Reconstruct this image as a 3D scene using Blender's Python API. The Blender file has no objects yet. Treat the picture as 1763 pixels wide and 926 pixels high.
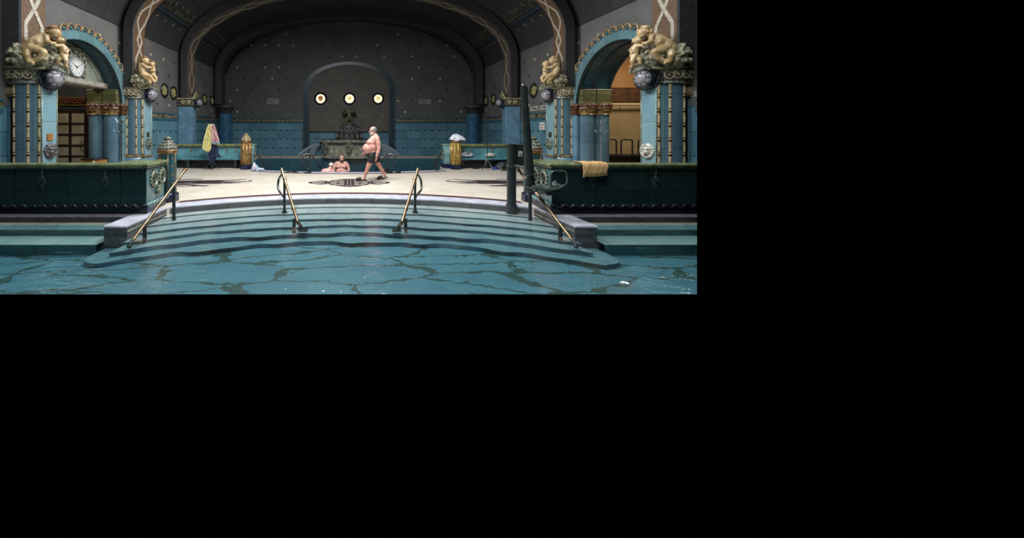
import bpy, bmesh, math, random
from math import sin, cos, pi, sqrt, atan2, radians as R
from mathutils import Vector, Matrix

random.seed(7)
sc = bpy.context.scene
COL = sc.collection

# ------------------------------------------------------------------ survey
# camera: eye 1.69 m above the terrace (z = 0), level, looking along +Y
F, CX, CY, EYE = 625.0, 601.0, 222.0, 1.69
CUT = 599.0 / F            # the modelled part of the hall ends at this section plane
W = 7.62                   # half width between the side walls
YB = 22.6                  # back wall
WZ = -0.13                 # water level of the near pool
FLZ = -0.452               # its floor


def at(px, py, Y):
    return Vector(((px - CX) * Y / F, Y, EYE - (py - CY) * Y / F))


def XX(px, Y):
    return (px - CX) * Y / F


def ZZ(py, Y):
    return EYE - (py - CY) * Y / F


# ------------------------------------------------------------------ materials
def lin(c):
    return tuple(((v / 255) / 12.92 if v / 255 <= 0.04045 else ((v / 255 + 0.055) / 1.055) ** 2.4) for v in c)


class NT:
    def __init__(self, name):
        self.m = bpy.data.materials.new(name)
        self.m.use_nodes = True
        self.t = self.m.node_tree
        self.n = self.t.nodes
        self.b = self.n['Principled BSDF']
        self.geo = None

    def node(self, typ, **kw):
        n = self.n.new(typ)
        for k, v in kw.items():
            setattr(n, k, v)
        return n

    def link(self, a, b):
        self.t.links.new(a, b)

    def put(self, sock, v):
        if hasattr(v, 'is_output') or isinstance(v, bpy.types.NodeSocket):
            self.link(v, sock)
        else:
            sock.default_value = v

    def math(self, op, a, b=None, c=None):
        n = self.node('ShaderNodeMath', operation=op)
        self.put(n.inputs[0], a)
        if b is not None:
            self.put(n.inputs[1], b)
        if c is not None:
            self.put(n.inputs[2], c)
        return n.outputs[0]

    def pos(self):
        if self.geo is None:
            g = self.node('ShaderNodeNewGeometry')
            s = self.node('ShaderNodeSeparateXYZ')
            self.link(g.outputs['Position'], s.inputs[0])
            self.geo = (g.outputs['Position'], s.outputs[0], s.outputs[1], s.outputs[2])
        return self.geo

    def vec(self, x, y, z):
        n = self.node('ShaderNodeCombineXYZ')
        for i, v in enumerate((x, y, z)):
            self.put(n.inputs[i], v)
        return n.outputs[0]

    def noise(self, scale, detail=3, vec=None, dim='3D', rough=0.55):
        n = self.node('ShaderNodeTexNoise')
        n.inputs['Scale'].default_value = scale
        n.inputs['Detail'].default_value = detail
        n.inputs['Roughness'].default_value = rough
        self.link(vec if vec is not None else self.pos()[0], n.inputs['Vector'])
        return n.outputs[0], n.outputs[1]

    def mix(self, f, a, b):
        n = self.node('ShaderNodeMix', data_type='RGBA')
        self.put(n.inputs[0], f)
        for s, v in ((n.inputs[6], a), (n.inputs[7], b)):
            if isinstance(v, (tuple, list)):
                s.default_value = (*v[:3], 1)
            else:
                self.link(v, s)
        return n.outputs[2]

    def ramp(self, f, stops, const=False):
        n = self.node('ShaderNodeValToRGB')
        if const:
            n.color_ramp.interpolation = 'CONSTANT'
        e = n.color_ramp.elements
        while len(e) < len(stops):
            e.new(0.5)
        for el, (p, c) in zip(e, stops):
            el.position = p
            el.color = (*c, 1) if len(c) == 3 else c
        self.link(f, n.inputs[0])
        return n.outputs[0]

    def step(self, v, lo, hi):
        n = self.node('ShaderNodeMapRange')
        n.inputs[1].default_value = lo
        n.inputs[2].default_value = hi
        self.put(n.inputs[0], v)
        return n.outputs[0]

    def bump(self, h, strength=0.3, dist=0.01):
        n = self.node('ShaderNodeBump')
        n.inputs['Strength'].default_value = strength
        n.inputs['Distance'].default_value = dist
        self.link(h, n.inputs['Height'])
        self.link(n.outputs[0], self.b.inputs['Normal'])
        return n

    def out(self, col=None, rough=0.4, metal=0.0, spec=0.5):
        if col is not None:
            if isinstance(col, (tuple, list)):
                self.b.inputs['Base Color'].default_value = (*col[:3], 1)
            else:
                self.link(col, self.b.inputs['Base Color'])
        self.put(self.b.inputs['Roughness'], rough)
        self.b.inputs['Metallic'].default_value = metal
        self.b.inputs['Specular IOR Level'].default_value = spec
        return self.m


MATS = {}


def M(name, c, c2=None, rough=0.4, metal=0.0, scale=9, bump=0.0, spec=0.5, lo=0.38, hi=0.64):
    """one colour varied by noise towards a second one"""
    if name in MATS:
        return MATS[name]
    t = NT(name)
    a = lin(c)
    b = lin(c2) if c2 else tuple(v * 0.72 for v in a)
    f, _ = t.noise(scale, 4)
    col = t.mix(t.step(f, lo, hi), b, a)
    if bump:
        t.bump(f, bump, 0.02)
    MATS[name] = t.out(col, rough, metal, spec)
    return MATS[name]


def tiled(name, c, c2, joint, size, axes=('x', 'z'), gap=0.008, rough=0.3, stagger=0.0, var=0.6, offs=(0, 0), spec=0.5, bump=0.25):
    """glazed tiles: each tile its own tint, thin joints"""
    if name in MATS:
        return MATS[name]
    t = NT(name)
    p = dict(zip('pxyz', t.pos()))
    u = t.math('DIVIDE', t.math('ADD', p[axes[0]], offs[0]), size[0])
    v = t.math('DIVIDE', t.math('ADD', p[axes[1]], offs[1]), size[1])
    if stagger:
        u = t.math('ADD', u, t.math('MULTIPLY', t.math('FLOOR', v), stagger))
    fu, fv = t.math('FRACT', u), t.math('FRACT', v)
    eu = t.math('MULTIPLY', t.math('MINIMUM', fu, t.math('SUBTRACT', 1.0, fu)), size[0])
    ev = t.math('MULTIPLY', t.math('MINIMUM', fv, t.math('SUBTRACT', 1.0, fv)), size[1])
    e = t.step(t.math('MINIMUM', eu, ev), gap * 0.35, gap)
    w = t.node('ShaderNodeTexWhiteNoise', noise_dimensions='2D')
    t.link(t.vec(t.math('FLOOR', u), t.math('FLOOR', v), 0.0), w.inputs['Vector'])
    n, _ = t.noise(5.0, 4)
    f = t.math('ADD', t.math('MULTIPLY', w.outputs['Value'], var), t.math('MULTIPLY', t.step(n, 0.3, 0.7), 1 - var))
    col = t.mix(f, lin(c), lin(c2))
    col = t.mix(e, lin(joint), col)
    t.bump(e, bump, 0.004)
    MATS[name] = t.out(col, rough, 0.0, spec)
    return MATS[name]


# ------------------------------------------------------------------ mesh builder
XMAX = {}


class MB:
    def __init__(self):
        self.bm = bmesh.new()

    def face(self, pts):
        vs = [self.bm.verts.new(p) for p in pts]
        try:
            return self.bm.faces.new(vs)
        except ValueError:
            return None

    def box(self, x0, x1, y0, y1, z0, z1):
        p = [self.bm.verts.new((x, y, z)) for z in (z0, z1) for x, y in ((x0, y0), (x1, y0), (x1, y1), (x0, y1))]
        for f in ((3, 2, 1, 0), (4, 5, 6, 7), (0, 1, 5, 4), (1, 2, 6, 5), (2, 3, 7, 6), (3, 0, 4, 7)):
            self.bm.faces.new([p[i] for i in f])
        return self

    def prism(self, poly, axis, a, b):
        """closed 2-D outline pushed along an axis from a to b"""
        def P(q, t):
            return {'x': (t, q[0], q[1]), 'y': (q[0], t, q[1]), 'z': (q[0], q[1], t)}[axis]
        lo = [self.bm.verts.new(P(q, a)) for q in poly]
        hi = [self.bm.verts.new(P(q, b)) for q in poly]
        n = len(poly)
        for f in (lo[::-1], hi):
            self.bm.faces.new(f)
        for i in range(n):
            j = (i + 1) % n
            self.bm.faces.new((lo[i], lo[j], hi[j], hi[i]))
        return self

    def lathe(self, prof, c=(0, 0, 0), n=24, axis='z', a0=0.0, a1=2 * pi, sx=1.0, sy=1.0, basis=None):
        """profile of (radius, height) turned round an axis through c"""
        full = abs(a1 - a0 - 2 * pi) < 1e-6
        k = n if full else n + 1
        c = Vector(c)
        rings = []
        for r, h in prof:
            ring = []
            for i in range(k):
                a = a0 + (a1 - a0) * i / n
                q = Vector((r * cos(a) * sx, r * sin(a) * sy, h))
                if basis is not None:
                    q = basis @ q
                elif axis == 'x':
                    q = Vector((q.z, q.x, q.y))
                elif axis == 'y':
                    q = Vector((q.x, q.z, q.y))
                ring.append(self.bm.verts.new(c + q))
            rings.append(ring)
        for A, B in zip(rings, rings[1:]):
            for i in range(k if full else k - 1):
                j = (i + 1) % k
                self.bm.faces.new((A[i], A[j], B[j], B[i]))
        if full:
            for rg, pr, ot in ((rings[0], prof[0], prof[1]), (rings[-1], prof[-1], prof[-2])):
                if pr[0] > 1e-5 and not (ot[0] <= 1e-5 and len(prof) == 2):
                    try:
                        self.bm.faces.new(rg)
                    except ValueError:
                        pass
        return self

    def tube(self, path, r, n=10, closed=False):
        P = [Vector(p) for p in path]
        rs = r if isinstance(r, (list, tuple)) else [r] * len(P)
        rings = []
        up = Vector((0, 0, 1))
        prev = None
        for i, p in enumerate(P):
            if closed:
                d = P[(i + 1) % len(P)] - P[i - 1]
            else:
                d = P[min(i + 1, len(P) - 1)] - P[max(i - 1, 0)]
            d.normalize()
            if prev is None:
                a = d.cross(up if abs(d.dot(up)) < 0.95 else Vector((1, 0, 0))).normalized()
            else:
                a = (prev - d * prev.dot(d)).normalized()
            prev = a
            b = d.cross(a)
            rings.append([self.bm.verts.new(p + (a * cos(2 * pi * j / n) + b * sin(2 * pi * j / n)) * rs[i]) for j in range(n)])
        pairs = list(zip(rings, rings[1:]))
        if closed:
            pairs.append((rings[-1], rings[0]))
        for A, B in pairs:
            for j in range(n):
                k = (j + 1) % n
                self.bm.faces.new((A[j], A[k], B[k], B[j]))
        if not closed:
            self.bm.faces.new(rings[0][::-1])
            self.bm.faces.new(rings[-1])
        return self

    def ball(self, c, r, u=14, v=9, basis=None):
        r = (r, r, r) if not isinstance(r, (tuple, list)) else r
        Mx = Matrix.Translation(Vector(c))
        if basis is not None:
            Mx = Mx @ basis.to_4x4()
        Mx = Mx @ Matrix.Diagonal((*r, 1))
        bmesh.ops.create_uvsphere(self.bm, u_segments=u, v_segments=v, radius=1, matrix=Mx)
        return self

    def chain(self, pts):
        """limb: spheres joined by tapering tubes; pts are (x, y, z, r)"""
        path, rs = [], []
        for (x0, y0, z0, r0), (x1, y1, z1, r1) in zip(pts, pts[1:]):
            self.tube([(x0, y0, z0), ((x0 + x1) / 2, (y0 + y1) / 2, (z0 + z1) / 2), (x1, y1, z1)], [r0, (r0 + r1) / 2, r1], 12)
        for x, y, z, r in pts:
            self.ball((x, y, z), r, 12, 8)
        return self

    def grid(self, rows, closed_u=False):
        V = [[self.bm.verts.new(p) for p in row] for row in rows]
        for A, B in zip(V, V[1:]):
            n = len(A)
            for i in range(n if closed_u else n - 1):
                j = (i + 1) % n
                self.bm.faces.new((A[i], A[j], B[j], B[i]))
        return self

    def ribbon(self, path, nrm, width, thick):
        """flat strip with thickness along path; nrm(i) the outward normal there"""
        P = [Vector(p) for p in path]
        rows = []
        for i, p in enumerate(P):
            d = (P[min(i + 1, len(P) - 1)] - P[max(i - 1, 0)]).normalized()
            nn = Vector(nrm(i)).normalized()
            sd = d.cross(nn).normalized() * width / 2
            rows.append([p - sd, p + sd, p + sd + nn * thick, p - sd + nn * thick])
        self.grid(rows, True)
        for rw in (rows[0], rows[-1]):
            self.face(rw)
        return self

    def build(self, name, mat, parent=None, smooth=None, clip=False, bevel=0.0, kind=None, keep_normals=False, xmax=None):
        bm = self.bm
        if xmax is None and parent is not None:
            q = parent
            while q.parent is not None:
                q = q.parent
            xmax = XMAX.get(q.name)
        if xmax:        # engaged pieces end at the face of the wall
            for v in bm.verts:
                v.co.x = max(-xmax, min(xmax, v.co.x))
        if clip:
            g = list(bm.verts) + list(bm.edges) + list(bm.faces)
            r = bmesh.ops.bisect_plane(bm, geom=g, dist=1e-5, plane_co=(0, 0, 0), plane_no=Vector((1, -CUT, 0)).normalized(), clear_outer=True)
            es = [e for e in r['geom_cut'] if isinstance(e, bmesh.types.BMEdge) and e.is_boundary]
            if es and clip != 'open':
                try:
                    bmesh.ops.edgeloop_fill(bm, edges=es)
                except Exception:
                    pass
        if not keep_normals:
            bmesh.ops.recalc_face_normals(bm, faces=list(bm.faces))
        root = parent
        while root is not None and root.parent is not None:
            root = root.parent
        o0 = Vector(root.location) if root is not None else Vector((0, 0, 0))
        if o0.length:
            bmesh.ops.translate(bm, vec=-o0, verts=list(bm.verts))
        me = bpy.data.meshes.new(name)
        bm.to_mesh(me)
        bm.free()
        o = bpy.data.objects.new(name, me)
        COL.objects.link(o)
        for m in (mat if isinstance(mat, (list, tuple)) else [mat]):
            me.materials.append(m)
        if parent is not None:
            o.parent = parent
        if smooth is not None:
            me.polygons.foreach_set('use_smooth', [True] * len(me.polygons))
            if smooth < 180:
                me.set_sharp_from_angle(angle=R(smooth))
        if bevel:
            b = o.modifiers.new('Bevel', 'BEVEL')
            b.width = bevel
            b.segments = 2
            b.limit_method = 'ANGLE'
            b.angle_limit = R(40)
        if kind:
            o['kind'] = kind
        return o


def fuse(mb, name, mat, parent=None, voxel=0.012, smooth=3, kind=None):
    """melt overlapping shapes into one continuous skin"""
    o = mb.build('fuse_tmp', mat)
    r = o.modifiers.new('Remesh', 'REMESH')
    r.mode = 'VOXEL'
    r.voxel_size = voxel
    if smooth:
        s = o.modifiers.new('Smooth', 'SMOOTH')
        s.factor = 0.5
        s.iterations = smooth
    dg = bpy.context.evaluated_depsgraph_get()
    me = bpy.data.meshes.new_from_object(o.evaluated_get(dg))
    old = o.data
    bpy.data.objects.remove(o)
    bpy.data.meshes.remove(old)
    root = parent
    while root is not None and root.parent is not None:
        root = root.parent
    if root is not None:
        me.transform(Matrix.Translation(-Vector(root.location)))
    me.name = name
    n = bpy.data.objects.new(name, me)
    COL.objects.link(n)
    me.materials.clear()
    me.materials.append(mat)
    me.polygons.foreach_set('use_smooth', [True] * len(me.polygons))
    if parent is not None:
        n.parent = parent
    if kind:
        n['kind'] = kind
    return n


def tag(o, label=None, cat=None, group=None, kind=None):
    if label:
        o['label'] = label
    if cat:
        o['category'] = cat
    if group:
        o['group'] = group
    if kind:
        o['kind'] = kind
    return o


def thing(name, label, cat, loc, group=None):
    o = bpy.data.objects.new(name, None)
    o.empty_display_size = 0.1
    COL.objects.link(o)
    o.location = loc
    return tag(o, label, cat, group)


def text_mesh(mb, s, size, origin, ux, uz, depth=0.004, align='CENTER'):
    """lettering laid on a surface: origin, reading direction ux, up uz"""
    cu = bpy.data.curves.new('lettering', 'FONT')
    cu.body = s
    cu.size = size
    cu.align_x = align
    cu.align_y = 'CENTER'
    cu.extrude = depth
    cu.resolution_u = 3
    o = bpy.data.objects.new('lettering', cu)
    COL.objects.link(o)
    bpy.context.view_layer.update()
    dg = bpy.context.evaluated_depsgraph_get()
    me = bpy.data.meshes.new_from_object(o.evaluated_get(dg))
    bpy.data.objects.remove(o)
    ux, uz = Vector(ux).normalized(), Vector(uz).normalized()
    nn = ux.cross(uz)
    B = Matrix((ux, uz, nn)).transposed().to_4x4()
    me.transform(Matrix.Translation(Vector(origin)) @ B)
    mb.bm.from_mesh(me)
    bpy.data.meshes.remove(me)
    return mb


def arc_y(x, yc, rad=7.4):
    """front edge that bows away from the camera in its middle (stairs)"""
    return yc - (rad - sqrt(rad * rad - x * x))
# ------------------------------------------------------------------ palette
blueL = tiled('glaze_blue', (78, 122, 140), (50, 92, 112), (38, 66, 80), (0.6, 0.62), rough=0.24)
pierB = tiled('glaze_pier', (126, 158, 166), (100, 134, 144), (82, 106, 112), (0.9, 0.62), axes=('y', 'z'), rough=0.22)
pierD = tiled('glaze_pier_round', (92, 118, 130), (68, 94, 108), (58, 80, 92), (0.9, 0.62), axes=('x', 'z'), rough=0.22)
blueP = M('glaze_plain_blue', (104, 138, 158), (86, 118, 140), 0.25, scale=5)
archB = tiled('glaze_arch', (104, 134, 138), (80, 110, 116), (64, 88, 94), (0.5, 0.4), axes=('y', 'z'), rough=0.25)
archD = tiled('glaze_reveal', (58, 88, 98), (38, 62, 74), (26, 44, 52), (0.4, 0.35), axes=('x', 'z'), rough=0.3)
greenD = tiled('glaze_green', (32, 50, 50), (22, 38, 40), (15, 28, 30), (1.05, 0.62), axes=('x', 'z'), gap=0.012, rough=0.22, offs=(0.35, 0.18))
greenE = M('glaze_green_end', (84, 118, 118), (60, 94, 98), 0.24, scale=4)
capG = M('moss_glaze', (122, 130, 92), (86, 96, 66), 0.24, scale=6, spec=0.7)
navy = M('navy_glaze', (28, 36, 72), (16, 20, 40), 0.25)
plinthD = M('black_glaze', (16, 20, 26), (9, 11, 16), 0.25)
waveD = M('wave_glaze', (40, 50, 50), (16, 20, 24), 0.25, scale=7)
waveL = M('wave_glaze_end', (130, 156, 150), (70, 96, 96), 0.25, scale=9)  # paler copy for the parapet ends, their fuller light put into the colour
cream = M('cream_glaze', (206, 190, 158), (132, 118, 92), 0.35, scale=14, bump=0.3)
swirlM = M('carved_glaze', (150, 152, 136), (66, 70, 66), 0.4, scale=16, bump=0.3)
ledgeM = M('ledge_glaze', (176, 166, 132), (124, 118, 96), 0.35, scale=9)
putto = M('ochre_ceramic', (206, 178, 134), (156, 126, 84), 0.32, scale=5)
puttoH = M('brown_ceramic_hair', (150, 108, 60), (96, 72, 44), 0.4, scale=20, bump=0.5)
fruit = M('fruit_ceramic', (172, 162, 128), (70, 72, 64), 0.35, scale=13, bump=0.4)
shellD = M('shell_rim_glaze', (44, 46, 60), (22, 24, 34), 0.25)
shellM = M('shell_glaze', (152, 148, 152), (112, 110, 118), 0.25, scale=7)
rustM = M('rust_glaze', (112, 70, 42), (50, 34, 26), 0.3, scale=14, bump=0.4)
oliveM = tiled('olive_glaze', (108, 106, 70), (72, 72, 46), (40, 38, 26), (0.34, 0.2), axes=('y', 'z'), rough=0.3)
goldB = M('gold_band_glaze', (160, 130, 72), (66, 50, 32), 0.3, scale=12, bump=0.3)
brass = M('brass', (150, 128, 102), (116, 96, 74), 0.42, metal=1.0, scale=8)
steel = M('dull_steel', (120, 124, 122), (80, 84, 84), 0.3, metal=1.0, scale=8)
darkmetal = M('dark_painted_metal', (44, 46, 46), (28, 30, 30), 0.35, scale=8)
liftG = M('dark_green_paint', (38, 46, 43), (28, 35, 33), 0.38, scale=5)
chrome = M('chrome', (200, 202, 206), (170, 172, 178), 0.15, metal=1.0)
white = M('white_enamel', (220, 222, 222), (200, 202, 204), 0.4)
black = M('black_rubber', (16, 16, 18), (9, 9, 10), 0.55)
stone = M('grey_stone', (84, 82, 84), (58, 56, 60), 0.5, scale=11, bump=0.1)
coping = M('pale_coping', (184, 183, 192), (158, 157, 166), 0.4, scale=4)
stepTop = tiled('step_tile', (190, 204, 196), (166, 184, 178), (128, 148, 146), (0.62, 3.0), axes=('x', 'y'), gap=0.01, rough=0.35)
stepRis = M('step_riser_tile', (76, 112, 124), (56, 92, 106), 0.35, scale=5)


def strip_mat(name, gold, dark):
    """ornamented ceramic bead strip: links of gold broken by dark knots"""
    t = NT(name)
    z = t.pos()[3]
    f = t.math('FRACT', t.math('MULTIPLY', z, 3.1))
    k = t.math('LESS_THAN', t.math('ABSOLUTE', t.math('SUBTRACT', f, 0.5)), 0.17)
    g = t.math('FRACT', t.math('MULTIPLY', z, 12.4))
    k2 = t.math('MULTIPLY', k, t.step(g, 0.25, 0.5))
    n, _ = t.noise(30, 2)
    c = t.mix(t.step(n, 0.35, 0.65), lin(gold), tuple(v * 0.6 for v in lin(gold)))
    c = t.mix(k2, c, lin(dark))
    return t.out(c, 0.3)


stripG = strip_mat('gold_strip', (196, 176, 134), (58, 40, 26))


def wall_mat(name, ax, upper, upper2, dots):
    """dado of blue tile with rows of black studs, mosaic above with scattered light and dark studs"""
    t = NT(name)
    P, x, y, z = t.pos()
    u = x if ax == 'x' else y
    n1, _ = t.noise(1.1, 5)
    n2, _ = t.noise(26, 2)
    up = t.mix(t.step(n1, 0.3, 0.7), lin(upper), lin(upper2))
    # little mosaic pieces
    mz = t.node('ShaderNodeTexWhiteNoise', noise_dimensions='2D')
    t.link(t.vec(t.math('FLOOR', t.math('MULTIPLY', u, 30)), t.math('FLOOR', t.math('MULTIPLY', z, 30)), 0.0), mz.inputs['Vector'])
    up = t.mix(t.math('MULTIPLY', mz.outputs['Value'], 0.35), up, tuple(v * 0.45 for v in lin(upper)))

    def studs(pu, pz, rad, ou, oz, half=False):
        a = t.math('DIVIDE', t.math('ADD', u, ou), pu)
        b = t.math('DIVIDE', t.math('ADD', z, oz), pz)
        ib = t.math('FLOOR', b)
        if half:
            a = t.math('ADD', a, t.math('MULTIPLY', ib, 0.5))
        ia = t.math('FLOOR', a)
        du = t.math('MULTIPLY', t.math('SUBTRACT', t.math('SUBTRACT', a, ia), 0.5), pu)
        dz = t.math('MULTIPLY', t.math('SUBTRACT', t.math('SUBTRACT', b, ib), 0.5), pz)
        d = t.math('SQRT', t.math('ADD', t.math('MULTIPLY', du, du), t.math('MULTIPLY', dz, dz)))
        w = t.node('ShaderNodeTexWhiteNoise', noise_dimensions='2D')
        t.link(t.vec(ia, ib, 3.0), w.inputs['Vector'])
        return t.math('LESS_THAN', d, rad), w.outputs['Value']
    s, v = studs(*dots, half=True)
    up = t.mix(t.math('MULTIPLY', s, t.math('LESS_THAN', v, 0.42)), up, lin((20, 21, 22)))
    up = t.mix(t.math('MULTIPLY', s, t.math('GREATER_THAN', v, 0.70)), up, lin((196, 190, 156)))
    # dado
    size = (0.9, 0.55)
    a = t.math('DIVIDE', u, size[0])
    b = t.math('DIVIDE', t.math('ADD', z, 0.02), size[1])
    w = t.node('ShaderNodeTexWhiteNoise', noise_dimensions='2D')
    t.link(t.vec(t.math('FLOOR', a), t.math('FLOOR', b), 1.0), w.inputs['Vector'])
    fa, fb = t.math('FRACT', a), t.math('FRACT', b)
    e = t.math('MINIMUM', t.math('MULTIPLY', t.math('MINIMUM', fa, t.math('SUBTRACT', 1.0, fa)), size[0]),
               t.math('MULTIPLY', t.math('MINIMUM', fb, t.math('SUBTRACT', 1.0, fb)), size[1]))
    da = t.mix(t.math('ADD', t.math('MULTIPLY', w.outputs['Value'], 0.7), t.math('MULTIPLY', n1, 0.3)), lin((102, 142, 156)), lin((72, 110, 126)))
    da = t.mix(t.step(e, 0.004, 0.012), lin((38, 70, 86)), da)
    s, v = studs(0.45, 0.53, 0.045, 0.0, 0.27)
    da = t.mix(s, da, lin((12, 20, 30)))
    isup = t.math('GREATER_THAN', z, 2.2)
    c = t.mix(isup, da, up)
    t.bump(n2, 0.15, 0.004)
    rough = t.math('ADD', 0.28, t.math('MULTIPLY', isup, 0.4))
    return t.out(c, rough)


wallS = wall_mat('side_wall_mosaic', 'y', (112, 110, 106), (90, 88, 86), (0.95, 0.62, 0.055, 0.3, 0.1))
wallB = wall_mat('back_wall_mosaic', 'x', (92, 93, 93), (76, 77, 78), (0.87, 0.69, 0.06, 0.43, 0.35))
nicheM = tiled('niche_mosaic', (96, 88, 80), (74, 68, 62), (60, 56, 52), (0.34, 0.34), rough=0.6, stagger=0.5, bump=0.1)


def friezemat():
    t = NT('carved_frieze')
    n, _ = t.noise(13, 3)
    c = t.mix(t.step(n, 0.45, 0.62), lin((24, 24, 23)), lin((84, 80, 66)))
    t.bump(n, 0.6, 0.03)
    return t.out(c, 0.4)


frieze = friezemat()
vaultM = tiled('vault_panels', (52, 52, 51), (42, 42, 42), (30, 30, 30), (0.9, 0.7), axes=('x', 'y'), gap=0.03, rough=0.7)
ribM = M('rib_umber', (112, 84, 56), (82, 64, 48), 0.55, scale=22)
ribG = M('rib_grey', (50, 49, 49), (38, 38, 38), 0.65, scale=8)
lozenge = M('pale_mosaic_line', (196, 186, 168), (150, 142, 128), 0.5, scale=25)


def terrace_mat():
    t = NT('cream_mosaic_floor')
    P, x, y, z = t.pos()
    n, _ = t.noise(1.3, 5)
    s = t.vec(t.math('MULTIPLY', x, 2.0), t.math('MULTIPLY', y, 9.0), 0.0)
    n2, _ = t.noise(1.6, 4, vec=s)
    c = t.mix(t.step(n, 0.3, 0.7), lin((212, 202, 188)), lin((194, 182, 164)))
    c = t.mix(t.math('MULTIPLY', t.step(n2, 0.5, 0.75), 0.5), c, lin((190, 172, 152)))
    w = t.node('ShaderNodeTexWhiteNoise', noise_dimensions='2D')
    t.link(t.vec(t.math('FLOOR', t.math('MULTIPLY', x, 22)), t.math('FLOOR', t.math('MULTIPLY', y, 22)), 0.0), w.inputs['Vector'])
    c = t.mix(t.math('MULTIPLY', w.outputs['Value'], 0.22), c, lin((150, 138, 124)))
    return t.out(c, 0.42)


terrace = terrace_mat()
inlay = M('purple_brown_inlay', (64, 50, 54), (40, 32, 36), 0.45, scale=24)
border = M('dark_red_border', (86, 52, 52), (56, 38, 40), 0.45, scale=24)


def poolfloor_mat():
    """turquoise mosaic with wandering dark green bands"""
    t = NT('pool_mosaic')
    P, x, y, z = t.pos()
    _, d = t.noise(1.5, 3)
    _, d2 = t.noise(7.0, 3)

    def shift(v, dv, k):
        m = t.node('ShaderNodeVectorMath', operation='MULTIPLY_ADD')
        t.link(dv, m.inputs[0])
        m.inputs[1].default_value = k
        t.link(v, m.inputs[2])
        return m.outputs[0]
    base = t.vec(t.math('MULTIPLY', x, 0.62), t.math('MULTIPLY', y, 2.0), 0.0)
    v = shift(shift(base, d, (0.55, 0.6, 0)), d2, (0.22, 0.38, 0))
    vo = t.node('ShaderNodeTexVoronoi', feature='DISTANCE_TO_EDGE', voronoi_dimensions='2D')
    vo.inputs['Scale'].default_value = 1.0
    t.link(v, vo.inputs['Vector'])
    n3, _ = t.noise(2.3, 3)
    wd = t.math('ADD', 0.030, t.math('MULTIPLY', t.step(n3, 0.48, 0.75), 0.085))
    e = t.math('LESS_THAN', vo.outputs['Distance'], wd)
    n, _ = t.noise(1.2, 5)
    sp = t.noise(70, 1)[0]
    c = t.mix(t.step(n, 0.3, 0.7), lin((76, 128, 140)), lin((57, 106, 122)))
    c = t.mix(t.math('MULTIPLY', t.step(sp, 0.4, 0.7), 0.25), c, lin((122, 166, 174)))
    c = t.mix(e, c, lin((44, 76, 70)))
    return t.out(c, 0.5)


poolM = poolfloor_mat()


def water_mat(name, tint, k, bumpd, sx, sy):
    """clear water: see-through body, mirror sheen rising at low angles, small waves"""
    t = NT(name)
    t.n.remove(t.b)
    P, x, y, z = t.pos()
    v = t.vec(t.math('MULTIPLY', x, sx), t.math('MULTIPLY', y, sy), 0.0)
    n, _ = t.noise(1.0, 4, vec=v)
    b = t.node('ShaderNodeBump')
    b.inputs['Strength'].default_value = 0.5
    b.inputs['Distance'].default_value = bumpd
    t.link(n, b.inputs['Height'])
    fr = t.node('ShaderNodeFresnel')
    fr.inputs['IOR'].default_value = 1.33
    t.link(b.outputs[0], fr.inputs['Normal'])
    g = t.node('ShaderNodeBsdfGlossy')
    g.inputs['Roughness'].default_value = 0.10
    t.link(b.outputs[0], g.inputs['Normal'])
    tr = t.node('ShaderNodeBsdfTransparent')
    tr.inputs['Color'].default_value = (*tint, 1)
    mx = t.node('ShaderNodeMixShader')
    t.link(t.math('MULTIPLY', fr.outputs[0], k), mx.inputs[0])
    t.link(tr.outputs[0], mx.inputs[1])
    t.link(g.outputs[0], mx.inputs[2])
    o = [q for q in t.n if q.type == 'OUTPUT_MATERIAL'][0]
    t.link(mx.outputs[0], o.inputs[0])
    return t.m


# ------------------------------------------------------------------ terrace floor, coping, steps, pool
def front_arc(x0, x1, yc, n=40, rad=7.4):
    return [(x0 + (x1 - x0) * i / n, arc_y(x0 + (x1 - x0) * i / n, yc, rad)) for i in range(n + 1)]


YE = 8.94   # coping edge on the axis
edge = front_arc(-3.87, 3.93, YE)
rear_edge = [(x, 13.77 + (9.2 - sqrt(9.2 ** 2 - x * x))) for x in [3.9 - 7.8 * i / 30 for i in range(31)]]
outline = ([(-7.6, 7.0), (-4.27, 7.0), (-3.87, 7.0)] + edge + [(3.93, 7.0), (4.32, 7.0), (6.7, 7.0), (7.6, 7.96), (7.6, 16.4), (4.1, 16.4)]
           + rear_edge + [(-4.1, 16.4), (-7.6, 16.4)])
fl = MB().prism(outline, 'z', -0.5, 0.0)
floor = fl.build('floor', terrace, kind='structure', clip=True)

mb = MB()
rows = []
for x, y in front_arc(-3.87, 3.93, YE, 48):
    rows.append([(x, y + 0.46, 0.0), (x, y + 0.46, 0.006), (x, y, 0.006), (x, y - 0.012, -0.002), (x, y - 0.012, -0.03), (x, y - 0.0, -0.035)])
mb.grid(rows)
cp = mb.build('stone_coping', coping, smooth=40)
tag(cp, 'pale curved stone coping along the top of the pool steps', 'coping')
mb = MB()
rows = [[(x, y + 0.72, 0.001), (x, y + 0.72, 0.004), (x, y + 0.50, 0.004), (x, y + 0.50, 0.001)] for x, y in front_arc(-3.95, 3.98, YE, 48)]
mb.grid(rows)
mb.build('border_strip', border, floor)
mb = MB()
rows = [[(x, y + 0.42, 0.0), (x, y + 0.42, 0.006), (x, y, 0.006), (x, y - 0.01, -0.06)] for x, y in rear_edge]
mb.grid(rows)
tag(mb.build('pool_coping', coping, smooth=40), 'pale curved rim of the rear pool behind the walking man', 'coping')
mb = MB()
rows = [[(x, y - 0.17, 0.001), (x, y - 0.17, 0.004), (x, y - 0.01, 0.004), (x, y - 0.01, 0.001)] for x, y in rear_edge]
mb.grid(rows)
mb.build('border_strip', border, floor)


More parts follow.
